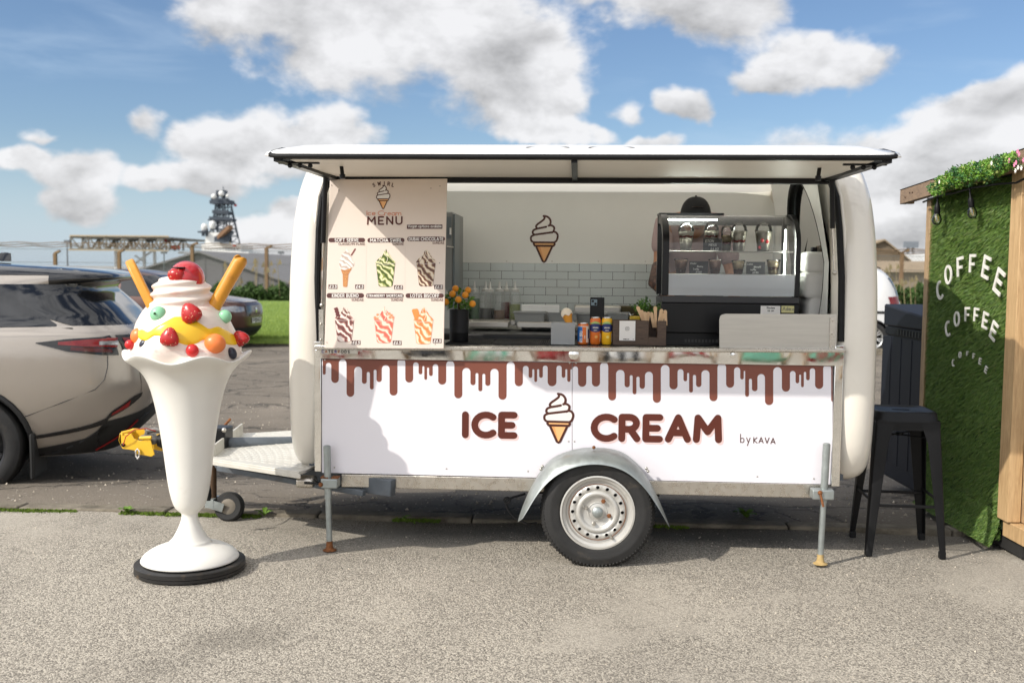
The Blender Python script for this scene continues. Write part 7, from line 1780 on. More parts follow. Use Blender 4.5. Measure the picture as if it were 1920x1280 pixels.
for sd in (1, -1):
    C.patch('side_window', M_CGLS, [(s_(.66, sd), 1.212, 1.225), (s_(.98, sd), 1.208, 1.40), (s_(1.32, sd), 1.204, 1.475)], .004, 14); C.patch('side_window', M_CGLS, [(s_(1.36, sd), 1.204, 1.478), (s_(2.3, sd), 1.19, 1.49)], .004, 12); C.patch('side_window', M_CGLS, [(s_(2.34, sd), 1.19, 1.49), (s_(2.9, sd), 1.19, 1.44), (s_(3.35, sd), 1.19, 1.24)], .004, 12)
    C.patch('tail_lamp', M_GBLK, [(s_(.78, sd), 1.095, 1.102), (s_(.58, sd), 1.035, 1.125), (s_(.36, sd), 1.005, 1.135), (('t', .80 * sd), 1.0, 1.145)], .006, 20)
    tl_ = C.patch('lamp_glow', M_TRED, [(s_(.64, sd), 1.085, 1.105), (s_(.45, sd), 1.068, 1.12), (s_(.26, sd), 1.06, 1.125), (('t', .82 * sd), 1.058, 1.128)], .009, 16); C.patch('lamp_glow', M_TREDD, [(s_(.56, sd), 1.045, 1.07), (s_(.40, sd), 1.028, 1.058), (('t', .82 * sd), 1.022, 1.048)], .009, 16)
    C.patch('lamp_lens', M_LENS, [(s_(.38, sd), 1.078, 1.105), (s_(.26, sd), 1.075, 1.105)], .011, 6)
    C.patch('bumper_trim', M_GBLK, [(s_(.83, sd), .41, .435), (s_(.46, sd), .47, .50), (s_(.34, sd), .505, .545), (('t', .80 * sd), .545, .60), (('t', .73 * sd), .62, .69), (('t', .67 * sd), .685, .715)], .006, 18); C.patch('reflector', M_TRED, [(('t', .80 * sd), .56, .58), (('t', .74 * sd), .62, .665)], .009, 10)
    C.patch('lower_bumper', M_PLAS, [(s_(.86, sd), .275, .33), (s_(.4, sd), .275, .42), (('t', .80 * sd), .275, .52), (('t', .45 * sd), .275, .60), (('t', 0), .275, .62)], .005, 22)
    C.line([(('t', .68 * sd), .29), (('t', .665 * sd), .36), (('t', .64 * sd), .44), (('t', .62 * sd), .50)], .006, mat('red_accent', S(120, 20, 20), .3), 'red_accent_line', .012)
    C.line([(('t', .655 * sd), .29), (('t', .64 * sd), .37), (('t', .61 * sd), .46), (('t', .55 * sd), .53), (('t', .2 * sd), .56)], .010, M_PLAS, 'exhaust_trim', .008)
    C.line([(s_(.86, sd), .58), (s_(.60, sd), .68), (s_(.40, sd), .76), (s_(.34, sd), .83), (s_(.32, sd), .92), (s_(.32, sd), 1.0)], .003)
    C.line([(s_(1.34, sd), 1.475), (s_(1.34, sd), 1.20), (s_(1.46, sd), .8), (s_(1.44, sd), .7)], .003); C.line([(s_(2.32, sd), 1.47), (s_(2.32, sd), .35)], .003)
    C.line([(s_(.55, sd), 1.195), (s_(1.2, sd), 1.195), (s_(2.2, sd), 1.182), (s_(3.3, sd), 1.182)], .006, M_GBLK, 'window_trim')
    C.patch('sill_cladding', M_PLAS, [(s_(1.50, sd), .275, .36), (s_(3.4, sd), .275, .36)], .006)
    m = M(); m.box((.80, min(sd * .60, sd * .945), .13), (.835, max(sd * .60, sd * .945), .46)); obj(m, 'mud_flap', M_PLAS, RVR, local=True, bevel=.02)
m = M(); m.box((.95, -.80, .21), (4.4, .80, .30)); obj(m, 'underbody', M_DARKIN, RVR, local=True)
C.patch('tail_lamp', M_GBLK, [(('t', .78), 1.0, 1.145), (('t', .3), 1.015, 1.14), (('t', -.3), 1.015, 1.14), (('t', -.78), 1.0, 1.145)], .006, 24)
for sd in (1, -1): C.patch('lamp_glow', M_TRED, [(('t', .76 * sd), 1.06, 1.125), (('t', .42 * sd), 1.07, 1.115)], .009, 10); C.patch('lamp_lens', M_LENS, [(('t', .70 * sd), 1.075, 1.105), (('t', .60 * sd), 1.075, 1.105)], .011, 6)
C.patch('roof_panel', M_GBLK, [(s_(.60), 1.575, 1.672), (s_(1.5), 1.572, 1.672), (s_(2.5), 1.58, 1.672)], .004, 30, 12); C.patch('roof_panel', M_GBLK, [(s_(.60, -1), 1.575, 1.672), (s_(1.5, -1), 1.572, 1.672), (s_(2.5, -1), 1.58, 1.672)], .004, 30, 12); C.patch('spoiler', M_GBLK, [(s_(.74), 1.50, 1.665), (('t', .55), 1.520, 1.665), (('t', 0), 1.520, 1.665), (('t', -.55), 1.52, 1.665), (s_(.74, -1), 1.50, 1.665)], .006, 40, 10)
m = M(); rows = [[Vector((x, y * k, z)) for y, z in ((-.035, 1.672), (-.012, 1.672 + h_ * .7), (0, 1.672 + h_), (.012, 1.672 + h_ * .7), (.035, 1.672))] for x, h_, k in ((1.18, .062, .3), (1.22, .068, .5), (1.30, .058, .9), (1.40, .028, 1), (1.46, .002, 1))]; m.grid(rows); m.add(rows[0], [(0, 1, 2, 3, 4)]); obj(m, 'roof_antenna', M_GBLK, RVR, local=True, smooth=50)
C.line([(('t', .70), 1.15), (('t', .70), .95), (('t', .69), .80), (('t', .68), .72)], .003)
m = M(); ft = lambda a, b, l: C.pt(C.th(('t', .70 - a), .93 + b), .93 + b, .003 + l); pr = Print(ft, .0008, .0001); pr.text(m, 'VELAR', 0, 0, .032, .0035, gap=.9); obj(m, 'tailgate_lettering', M_GBLK, RVR, local=True, smooth=0)['kind'] = 'stuff'
# ---- brown hatchback further back
fe = PD(487, 648, 20.3)
HB = thing('parked_car', 'copper brown crossover car parked far back by the lawn, half hidden by the sundae statue', 'car', (fe.x - 4.52, fe.y + .95, -.2), 'parked cars', R(-2))
M_COP = mat('copper_paint', S(80, 52, 43), .3, .4, var=.03, coat=.6)
LV = [(.22, .25, 4.05, .78, 4), (.40, .08, 4.18, .86, 4.2), (.62, .0, 4.2, .885, 4.4), (.80, .02, 4.18, .885, 4.4), (.92, .05, 4.12, .875, 4.2), (.98, .08, 3.9, .86, 4.2), (1.05, .14, 3.35, .84, 4.4), (1.10, .18, 3.05, .82, 4.6), (1.35, .42, 2.55, .73, 4.8), (1.48, .55, 2.25, .68, 4.8), (1.55, .8, 1.95, .6, 4.2), (1.58, 1.2, 1.7, .4, 4)]
C = Car(HB, LV, M_COP); whl = [(.72, .33, 1), (3.32, .33, 1)]; C.body([.22, .3, .4, .5, .6, .7, .8, .88, .94, .98, 1.02, 1.06, 1.1, 1.2, 1.3, 1.4, 1.48, 1.52, 1.55, 1.58], whl, .37, 120); C.lip(whl, .37, M_PLAS, .02)
for wx in (.72, 3.32):
    for sd in (-1, 1): C.wheel(wx, .33, sd, .325, .78, 5, .22, M_ALLOY, .22)
C.patch('windscreen', M_CGLS, [(('f', .75), 1.10, 1.45), (('f', 0), 1.08, 1.47), (('f', -.75), 1.10, 1.45)], .004)
for sd in (1, -1):
    C.patch('side_window', M_CGLS, [(s_(.5, sd), 1.06, 1.2), (s_(.9, sd), 1.05, 1.46), (s_(1.6, sd), 1.04, 1.47)], .004); C.patch('side_window', M_CGLS, [(s_(1.65, sd), 1.04, 1.47), (s_(2.2, sd), 1.04, 1.43), (s_(2.75, sd), 1.04, 1.12)], .004)
    C.patch('headlight', M_LENS, [(s_(3.75, sd), .78, .84), (s_(4.0, sd), .74, .87), (('f', .62 * sd), .74, .85), (('f', .52 * sd), .76, .84)], .006); C.patch('sill_cladding', M_PLAS, [(s_(1.15, sd), .22, .34), (s_(2.9, sd), .22, .34)], .006)
C.patch('grille', M_GBLK, [(('f', .48), .66, .86), (('f', -.48), .66, .86)], .006); C.patch('lower_grille', M_PLAS, [(s_(3.85), .24, .42), (('f', .6), .24, .42), (('f', -.6), .24, .42), (s_(3.85, -1), .24, .42)], .006, 30); C.patch('skid_trim', M_ALLOYD, [(('f', .7), .24, .29), (('f', -.7), .24, .29)], .010)
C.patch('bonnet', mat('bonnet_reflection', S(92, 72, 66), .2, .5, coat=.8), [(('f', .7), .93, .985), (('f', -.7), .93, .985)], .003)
np_ = C.patch('number_plate', M_WHT, [(('f', .26), .50, .61), (('f', -.26), .50, .61)], .010); m = M(); pr = Print(lambda a, b, l: C.pt(C.th(('f', -.22 + a), .52 + b), .52 + b, .011 + l), .002, .0002); pr.text(m, 'P18HG', 0, 0, .075, .009, gap=.3, width=.42); obj(m, 'plate_lettering', MATS['print_black'], np_, local=True, smooth=0)
m = M(); q = C.pt(C.th(('f', 0), .76), .76, .012); m.ball(q, (.008, .045, .055), 10, 6); obj(m, 'grille_badge', M_CHR, HB, local=True)
m = M(); m.ball((2.72, -.93, 1.08), (.07, .10, .065), 12, 8); m.ball((2.72, .93, 1.08), (.07, .10, .065), 12, 8); obj(m, 'door_mirror', M_GBLK, HB, local=True)
# ---- white van on the right
re_ = PD(1712, 655, 20.7)
VN = thing('parked_van', 'white panel van parked by the lawn behind the trailer, tail towards the coffee hut', 'van', (re_.x - .1, re_.y + .9, -.2), None, PI)
M_VANW = mat('van_white', S(222, 222, 220), .3, var=.02, coat=.5)
LV = [(.22, .15, 4.1, .80, 5), (.42, .03, 4.3, .88, 5), (.65, .0, 4.36, .90, 5), (.92, .02, 4.3, .90, 5), (1.02, .05, 4.0, .89, 5), (1.10, .08, 3.6, .88, 5), (1.30, .14, 3.25, .85, 5), (1.5, .24, 2.95, .81, 5), (1.66, .38, 2.7, .77, 5), (1.75, .55, 2.5, .70, 4.5), (1.80, .9, 2.2, .55, 4)]
C = Car(VN, LV, M_VANW); whl = [(.72, .32, 1), (3.45, .32, 1)]; C.body([.22, .3, .42, .5, .6, .7, .8, .92, 1.0, 1.05, 1.1, 1.2, 1.3, 1.4, 1.5, 1.6, 1.66, 1.71, 1.75, 1.78, 1.8], whl, .37, 120); C.lip(whl, .37, M_PLAS, .015)
for wx in (.72, 3.45):
    for sd in (-1, 1): C.wheel(wx, .32, sd, .315, .80, 7, .21, M_ALLOY, .2)
for sd in (1, -1):
    C.patch('tail_lamp', M_TRED, [(s_(.30, sd), .76, 1.16), (s_(.15, sd), .74, 1.18), (('t', .80 * sd), .74, 1.16)], .008); C.patch('rub_strip', M_PLAS, [(s_(.34, sd), .82, .87), (s_(4.0, sd), .82, .87)], .008); C.patch('side_window', M_CGLS, [(s_(2.2, sd), 1.10, 1.55), (s_(3.0, sd), 1.10, 1.4)], .004)
    C.line([(s_(1.35, sd), .4), (s_(1.35, sd), 1.68)], .004); m = M(); m.tube([(.55, sd * .70, 1.74), (.7, sd * .69, 1.80), (1.6, sd * .66, 1.84), (2.3, sd * .66, 1.80)], .015, 6); obj(m, 'roof_rail', M_PLAS, VN, local=True)
C.patch('rear_window', M_CGLS, [(('t', .66), 1.15, 1.55), (('t', -.66), 1.15, 1.55)], .004); C.patch('rear_bumper', M_PLAS, [(s_(.5), .23, .44), (('t', .7), .23, .46), (('t', -.7), .23, .46), (s_(.5, -1), .23, .44)], .008, 30)
# ================================================================== STOOL
M_STOOL = mat('black_stool_paint', (.007, .007, .0075), .42, var=.2, vs=9, spec=.25)
so = PD(1693, 1046, 5.18); SQ = Vector((PD(1680, 1000, 5.37).x, PD(1680, 1000, 5.37).y, 0))
STL = thing('bar_stool', 'black metal bar stool with tapered legs standing between the trailer and the coffee hut', 'stool', SQ)
a_r = R(-2.5); RZ = Matrix.Rotation(a_r, 3, 'Z')
hs, ss, fs = .742, .148, .190
P_ = lambda x, y, z: SQ + RZ @ Vector((x, y, z))
m = M(); rows = []
for z, s_ in ((hs - .050, ss + .014), (hs - .006, ss + .006), (hs, ss), (hs + .001, ss - .012), (hs - .004, ss - .02), (hs - .006, .045)):
    rows.append([P_(q[0] * s_ / 1, q[1] * s_ / 1, z) for q in [(math.copysign(abs(math.cos(t)) ** .32, math.cos(t)), math.copysign(abs(math.sin(t)) ** .32, math.sin(t))) for t in [2 * PI * k / 48 for k in range(48)]]])
m.grid(rows, closeu=True)
hole = [(math.copysign(abs(math.cos(t)) ** .5, math.cos(t)) * .045, math.copysign(abs(math.sin(t)) ** .5, math.sin(t)) * .017) for t in [2 * PI * k / 48 for k in range(48)]]
rows2 = [rows[-1], [P_(a, b, hs - .006) for a, b in hole], [P_(a, b, hs - .02) for a, b in hole]]; m.grid(rows2, closeu=True); obj(m, 'seat', M_STOOL, STL, smooth=40)
for sx in (-1, 1):
    for sy in (-1, 1):
        m = M(); rows = []
        for t in np.linspace(0, 1, 7):
            k = ss + .010 + (fs - ss) * t; wd = .075 - .043 * t if t > .0 else .10; z = (hs - .045) * (1 - t) + .004
            # angle section, open to the inside, with a rounded corner
            c0 = (sx * k, sy * k)
            pts = [(sx * (k - wd), sy * k), (sx * (k - .010), sy * k), (sx * (k - .003), sy * (k - .003)), (sx * k, sy * (k - .010)), (sx * k, sy * (k - wd)), (sx * (k - .003), sy * (k - wd)), (sx * (k - .006), sy * (k - .012)), (sx * (k - .012), sy * (k - .006)), (sx * (k - wd), sy * (k - .003))]
            rows.append([P_(a, b, z) for a, b in pts])
        m.grid(rows, closeu=True); lg = obj(m, 'leg', M_STOOL, STL, smooth=50)
        m = M(); k = fs - .008; m.box((-.016, -.016, -.002), (.016, .016, .035), X=Matrix.Translation(P_(sx * k, sy * k, .002)) @ RZ.to_4x4()); obj(m, 'foot_cap', M_BLK, lg, bevel=.004)
for sgn in (-1, 1):
    m = M(); m.bar(P_(-ss - .005, sgn * (ss + .009), hs - .07), P_(ss + .005, sgn * (ss + .009), hs - .07), .004, .045); m.bar(P_(sgn * (ss + .009), -ss - .005, hs - .07), P_(sgn * (ss + .009), ss + .005, hs - .07), .004, .045); obj(m, 'apron', M_STOOL, STL)
kz = .27; kk = ss + .010 + (fs - ss) * (1 - kz / .7) - .010
for z, dr in ((.27, 0), (.245, 0)):
    pass
for a, b, z in (((-1, -1), (1, -1), .262), ((1, -1), (1, 1), .285), ((1, 1), (-1, 1), .262), ((-1, 1), (-1, -1), .285)):
    m = M(); m.bar(P_(a[0] * kk, a[1] * kk, z), P_(b[0] * kk, b[1] * kk, z), .008, .016); obj(m, 'foot_rail', M_STOOL, STL, bevel=.002)
m = M(); k2 = ss + .012; m.bar(P_(-k2, -k2, hs - .13), P_(k2, k2, hs - .13), .018, .004); m.bar(P_(-k2, k2, hs - .136), P_(k2, -k2, hs - .136), .018, .004); m.cyl(P_(0, 0, hs - .14), P_(0, 0, hs - .125), .02, 10); obj(m, 'cross_brace', M_STOOL, STL)

# ================================================================== COFFEE HUT (its turf-clad side faces the trailer)
AXR = Vector((right.x, right.y, 0)).normalized(); AXF = Vector((fwd.x, fwd.y, 0)).normalized()   # hut axes
XC = 2.60
W0 = Vector((CAM.x, CAM.y, 0)) + AXR * XC           # turf plane passes through here
def WP(px, py, off=0.0): return PP(px, py, W0 + AXR * off, AXR)
def HP_(xc, d, z): return Vector((CAM.x, CAM.y, 0)) + AXR * xc + AXF * d + Vector((0, 0, z))
HUT = thing('coffee_hut', 'timber coffee hut with a side wall of artificial turf and white COFFEE lettering', 'hut', HP_(XC, 5.8, 0))
M_TIM = wood('hut_timber', S(134, 108, 80), S(186, 158, 122), 5, (9, 9, 1.0)); M_TIMG = wood('weathered_timber', S(104, 86, 70), S(146, 122, 98), 5, (3, 3, 9)); M_TIMY = wood('pale_timber', S(164, 132, 92), S(204, 172, 128), 5, (9, 9, .8))
dfar, dnear = 6.33, 5.30
def hbox(m, x0, x1, d0, d1, z0, z1, mi=0): m.hexa([HP_(x0, d0, z0), HP_(x1, d0, z0), HP_(x1, d1, z0), HP_(x0, d1, z0), HP_(x0, d0, z1), HP_(x1, d0, z1), HP_(x1, d1, z1), HP_(x0, d1, z1)], mi)
zL, zR = 1.885, 1.985
m = M(); hbox(m, XC - .012, XC + .09, dfar, dfar + .062, .06, 1.92); obj(m, 'corner_post', M_TIM, HUT, bevel=.003)
pn = WP(1893, 960).dot(AXF) - CAM.dot(AXF)
m = M(); hbox(m, XC - .02, XC + .05, dnear - .115, dnear - .004, .165, 2.02); obj(m, 'corner_post', M_TIMY, HUT, bevel=.003)
m = M(); hbox(m, XC + .055, XC + .10, dnear - .2, dnear - .01, .165, 2.0); obj(m, 'front_trim', M_TIM, HUT, bevel=.003)
m = M(); hbox(m, XC + .0, XC + .16, dnear - .26, dnear - .03, .075, .160); obj(m, 'sole_plate', M_TIMY, HUT, bevel=.003)
m = M(); hbox(m, XC + .02, XC + 1.9, dnear - .2, dfar, .0, .07); obj(m, 'skid_base', M_DARKIN, HUT)
for k in range(9):                                    # front cladding boards seen edge-on at the frame's right
    m = M(); z = .17 + k * .20; hbox(m, XC + .105, XC + 1.9, dnear - .155 - .006, dnear - .135, z + .003, z + .197); obj(m, 'cladding_board', M_TIM, HUT, bevel=.003)
m = M(); hbox(m, XC + .008, XC + .05, dnear - .003, dfar - .002, .10, 1.97); obj(m, 'side_wall', mat('turf_backing', (.015, .03, .01), .9), HUT)
m = M(); m.add([HP_(XC + .05, dfar + .06, .1), HP_(XC + 1.9, dfar + .06, .1), HP_(XC + 1.9, dfar + .06, 1.95), HP_(XC + .05, dfar + .06, 1.95)], [(0, 1, 2, 3)]); obj(m, 'back_wall', M_TIM, HUT)
m = M(); hbox(m, XC + 1.88, XC + 1.92, dnear - .14, dfar + .06, .08, 1.95); obj(m, 'side_wall', M_TIM, HUT)
# turf blades: real blades of two greens
NBL = 60000
dd = rng.uniform(dnear - .002, dfar - .004, NBL); zz = rng.uniform(.045, 1.965, NBL); zlow = .05 + .06 * (dd - dnear)
ln = rng.uniform(.016, .034, NBL); wd = rng.uniform(.0012, .0024, NBL); a_ = rng.normal(0, .75, NBL)
ar, af = np.array(AXR), np.array(AXF); base = np.array(CAM) * np.array([1, 1, 0])
flop = .5 + .35 * np.sin(dd * 9 + zz * 7) * np.sin(zz * 5.3 + 1)
p0 = base + np.outer(np.full(NBL, XC + .006), ar) + np.outer(dd, af) + np.outer(zz, [0, 0, 1])
side_ = np.outer(np.sin(a_), af)
dirv = -np.outer(rng.uniform(.55, 1.0, NBL), ar) + side_ * .6 + np.outer(-rng.uniform(.1, .9, NBL) * flop - .1, [0, 0, 1])
dirv /= np.linalg.norm(dirv, axis=1)[:, None]
wv = np.cross(dirv, rng.normal(0, 1, (NBL, 3))); wv /= np.linalg.norm(wv, axis=1)[:, None]
tip = p0 + dirv * ln[:, None] + np.outer(-ln * .3, [0, 0, 1])
vs = np.stack([p0 - wv * wd[:, None], p0 + wv * wd[:, None], tip], 1).reshape(-1, 3)
me = bpy.data.meshes.new('turf'); me.from_pydata(vs.tolist(), [], np.arange(NBL * 3).reshape(-1, 3).tolist())
def turfm(N, p, co, o):
    gi = N.new('ShaderNodeNewGeometry').outputs['Random Per Island']
    c = N.mix(gi, (.046, .115, .016, 1), (.18, .29, .05, 1)); c = N.mix(N.sstep(gi, .86, .97), c, (.20, .24, .07, 1))
    N.put(p.inputs['Base Color'], c); p.inputs['Roughness'].default_value = .55
me.materials.append(custom('turf_blades', turfm)); o = obj(me, 'turf', None, HUT); o['kind'] = 'stuff'
m = M(); rows = [[HP_(XC - .004 - .05 * max(0, (.16 - z) / .16) ** 1.5, d, z + (0)) for d in np.linspace(dnear - .01, dfar - .01, 8)] for z in (.03, .08, .14, .2)]; m.grid(rows); obj(m, 'turf_skirt', mat('turf_backing', (.015, .03, .01), .9), HUT)
NB2 = 9000; dd = rng.uniform(dnear - .01, dfar - .01, NB2); zz = rng.uniform(.0, .2, NB2); off = .004 + .05 * np.clip((.16 - zz) / .16, 0, 1) ** 1.5
p0 = base + np.outer(XC - off, ar) + np.outer(dd, af) + np.outer(zz, [0, 0, 1]); dirv = -np.outer(rng.uniform(.3, .9, NB2), ar) + np.outer(rng.normal(0, .4, NB2), af) + np.outer(-rng.uniform(.3, 1.0, NB2), [0, 0, 1]); dirv /= np.linalg.norm(dirv, axis=1)[:, None]
wv = np.cross(dirv, rng.normal(0, 1, (NB2, 3))); wv /= np.linalg.norm(wv, axis=1)[:, None]
vs = np.stack([p0 - wv * .0018, p0 + wv * .0018, p0 + dirv * rng.uniform(.018, .034, NB2)[:, None]], 1).reshape(-1, 3); vs[:, 2] = np.maximum(vs[:, 2], .006)
me = bpy.data.meshes.new('turf_fringe'); me.from_pydata(vs.tolist(), [], np.arange(NB2 * 3).reshape(-1, 3).tolist()); me.materials.append(MATS['turf_blades']); o = obj(me, 'turf_fringe', None, HUT); o['kind'] = 'stuff'
# roof: fascia board and roof boards behind it
fa = WP(1693, 371, -.05); fd = (fa - CAM).dot(AXF); q0 = WP(1694, 357, -.05); q1 = WP(1694, 383, -.05); r0 = WP(1918, 283, -.05); r1 = WP(1918, 318, -.05)
zt0, zb0 = q0.z, q1.z; dn_ = (r0 - CAM).dot(AXF); sl = (r0.z - q0.z) / (dn_ - fd)
dN = 4.9
zt1, zb1 = zt0 + sl * (dN - fd), zb0 + sl * (dN - fd)
m = M(); m.hexa([HP_(XC - .07, fd, zb0), HP_(XC - .03, fd, zb0), HP_(XC - .03, dN, zb1), HP_(XC - .07, dN, zb1), HP_(XC - .07, fd, zt0), HP_(XC - .03, fd, zt0), HP_(XC - .03, dN, zt1), HP_(XC - .07, dN, zt1)]); obj(m, 'fascia_board', M_TIMG, HUT, bevel=.003)
m = M(); m.hexa([HP_(XC - .03, fd - .002, zt0 - .03), HP_(XC + 2.0, fd - .002, zt0 - .03), HP_(XC + 2.0, dN, zt1 - .03), HP_(XC - .03, dN, zt1 - .03), HP_(XC - .075, fd - .004, zt0 + .004), HP_(XC + 2.0, fd - .004, zt0 + .004), HP_(XC + 2.0, dN, zt1 + .004), HP_(XC - .075, dN, zt1 + .004)]); obj(m, 'roof', mat('roof_felt', (.03, .028, .028), .9, var=.3, vs=40), HUT)
m = M(); hbox(m, XC - .03, XC + .01, fd - .04, fd, zb0 + .002, zt0 - .03); obj(m, 'fascia_end', M_TIMY, HUT)
m = M()
for px, py in ((1697.5, 370), (1706, 361.5), (1711, 361)): m.ball(WP(px, py, -.0705), .006, 8, 5)
obj(m, 'knot', mat('knot_dark', S(70, 52, 38), .8), HUT)
# letters cut from white board, nailed on the turf, each its own piece
def hut_letter(ch, px, py, hpx_, rot, wpx=1.0, th=2.9):
    c = WP(px, py, -.028 if hpx_ > 20 else -.011); dist = (c - CAM).dot(AXF); h = hpx_ / F * dist; un_ = -AXR; ux_ = (-AXF); uy_ = Vector((0, 0, 1))
    fr = lambda a, b, l: c + ux_ * a + uy_ * b + un_ * l
    # seen very obliquely: the strokes are built at full size in the wall
    hw = wpx * h; m = M(); g = GL[ch][0]; parts = {'C': [arc(.5, .5, .42, .5, 60, 300, 14)], 'O': [arc(.5, .5, .40, .5, 0, 360, 20)], 'F': [[(.15, 0), (.15, 1), (.85, 1)], [(.15, .5), (.7, .5)]], 'E': [[(.85, 0), (.15, 0), (.15, 1), (.85, 1)], [(.15, .5), (.75, .5)]]}[ch]
    cr, sr_ = math.cos(rot), math.sin(rot); lift = 0
    for st in parts:
        pts = [Vector(p_) for p_ in st]; L, Rr = [], []
        for i in range(len(pts)):
            closed = (pts[0] - pts[-1]).length < 1e-4
            a = pts[i - 1] if i else (pts[-2] if closed else pts[0]); b = pts[i + 1] if i < len(pts) - 1 else (pts[1] if closed else pts[-1]); d1 = (pts[i] - a); d2 = (b - pts[i]); t = (d1.normalized() if d1.length else d2.normalized()) + (d2.normalized() if d2.length else d1.normalized()); t.normalize(); n = Vector((-t.y, t.x)); k = 1 / max(.6, n.dot(Vector((-d1.y, d1.x)).normalized()) if d1.length else 1)
            w_ = .088 * k; L.append(pts[i] + n * w_); Rr.append(pts[i] - n * w_)
        def wv(p_, l):
            x, y = (p_.x - .5) * hw, (p_.y - .5) * h; return fr(x * cr - y * sr_ , x * sr_ + y * cr, l)
        k = len(pts); lift += .0004; vs = [wv(p_, .006 + lift) for p_ in L] + [wv(p_, .006 + lift) for p_ in Rr] + [wv(p_, 0) for p_ in L] + [wv(p_, 0) for p_ in Rr]
        fs_ = [(i, i + 1, i + 1 + k, i + k) for i in range(k - 1)] + [(i + 2 * k, i + 1 + 2 * k, i + 1, i) for i in range(k - 1)] + [(i + k, i + 1 + k, i + 1 + 3 * k, i + 3 * k) for i in range(k - 1)] + [(0, k, 3 * k, 2 * k), (k - 1, 3 * k - 1, 4 * k - 1, 2 * k - 1)]
        m.add(vs, fs_)
    o = obj(m, 'letter', mat('letter_white', S(222, 220, 212), .5, var=.04, dirt=(S(120, 110, 90), .2, 18)), HUT, smooth=0)
for ch, px, py, h, rt in (('C', 1764, 544, 33, .5), ('O', 1779, 515, 33, .25), ('F', 1802, 501, 35, .12), ('F', 1825, 495, 33, 0), ('E', 1851, 501.5, 38, -.25), ('E', 1875, 529, 42, -.42),
                          ('C', 1779, 616, 27, .25), ('O', 1795, 598, 26, .12), ('F', 1815, 590, 26, .05), ('F', 1832, 591, 25, -.05), ('E', 1849, 601, 28, -.2), ('E', 1865, 621, 31, -.45),
                          ('C', 1789, 680, 15, .2), ('O', 1801, 665, 13, .1), ('F', 1815, 663, 10, 0), ('F', 1827, 668, 12, -.1), ('E', 1839, 677, 13, -.2), ('E', 1850, 693, 14, -.4)):
    big = h > 20; hut_letter(ch, px, py, h * .95 if big else h * .8, rt, 1.0)
# bulbs hanging under the eaves
for px, py, lb, ly in ((1757, 402, 'festoon lamp bulb hanging lower, nearest the hut corner post', 0), (1822, 390, 'festoon lamp bulb hanging under the flower garland, nearer the middle of the turf', 0)):
    c = WP(px, py, -.075); bl_ = thing('festoon_bulb', lb, 'lamp bulb', c, 'festoon bulbs on the coffee hut'); k = (c - CAM).dot(AXF) / F
    tl_ = Vector((-.2, 0, 1)).normalized() if px > 1800 else Vector((0, 0, 1)); X = Vector((0, 0, 1)).rotation_difference(Vector((tl_.x * .8, 0, 1)).normalized()).to_matrix()
    m = M(); m.lathe([(0, -20 * k), (5 * k, -19 * k), (8.5 * k, -14 * k), (8.8 * k, -9 * k), (6.5 * k, -2 * k), (4 * k, 3 * k)], 20, c, X=X); obj(m, 'glass_bulb', clear_glass('bulb_glass', (.93, .92, .88), .10, .02), bl_, smooth=180)
    m = M(); m.lathe([(4.8 * k, 1 * k), (5.4 * k, 3 * k), (5.4 * k, 12 * k), (4.4 * k, 17 * k), (2 * k, 21 * k), (1.2 * k, 40 * k)], 16, c, X=X); obj(m, 'socket', M_BLK, bl_)
    m = M(); m.tube([c + X @ Vector((-2 * k, 0, 0)), c + X @ Vector((-2.5 * k, 0, -11 * k)), c + X @ Vector((0, 0, -14 * k)), c + X @ Vector((2.5 * k, 0, -11 * k)), c + X @ Vector((2 * k, 0, 0))], .4 * k, 5); obj(m, 'filament', mat('filament', S(220, 170, 100), .4), bl_)
m = M(); m.tube([WP(1731, 379, -.06), WP(1745, 373, -.08), WP(1757, 368, -.085), WP(1790, 362, -.085), WP(1825, 352, -.085), WP(1870, 345, -.085), WP(1905, 343, -.06), WP(1925, 333, -.05)], .006, 6); o = obj(m, 'festoon_cable', M_BLK, None); tag(o, 'black festoon light cable running under the hut eaves', 'cable')
# flower garland on the fascia: leaves in clumps, some blossoms
GA = thing('flower_garland', 'bright green artificial leaf and flower garland fixed on the hut fascia board', 'garland', WP(1820, 330, -.10))
def gcent(t): return 1752 + (1902 - 1752) * t, 352 - 62 * t - 6 * math.sin(t * 6)
clumps = [M() for _ in range(8)]
for k in range(2100):
    t = random.random(); cx_, cy_ = gcent(t); rr = 22 * (.55 + .45 * math.sin(PI * min(1, max(.06, t))) ** .5) * (1 + .22 * math.sin(t * 31)); a = random.uniform(0, 2 * PI); r_ = rr * math.sqrt(random.random())
    dp = -.09 - .085 * math.sqrt(max(0, 1 - (r_ / rr) ** 2)) * random.uniform(.1, 1)
    c = WP(cx_ + r_ * math.cos(a) * .9, cy_ + r_ * math.sin(a) * .85 + 4, dp)
    d = (rnd_dir() - AXR * .5 + Vector((0, 0, .1))); kind = 0 if math.sin(t * 23 + a) > -.3 else 1
    if random.random() < .12: kind = 2
    for j in range(3): leaf_quad(clumps[int(t * 7.99)], c, (d + rnd_dir() * .9), rnd_dir(), random.uniform(.012, .024), random.uniform(.007, .012), kind)
for c_ in clumps: obj(c_, 'leaf_clump', [mat('garland_leaf', (.13, .27, .03), .45, var=.35, vs=40), mat('garland_leaf_deep', (.04, .13, .03), .45, var=.35, vs=40), mat('garland_leaf_pale', (.30, .36, .10), .45, var=.3, vs=40)], GA, smooth=0)['kind'] = 'stuff'
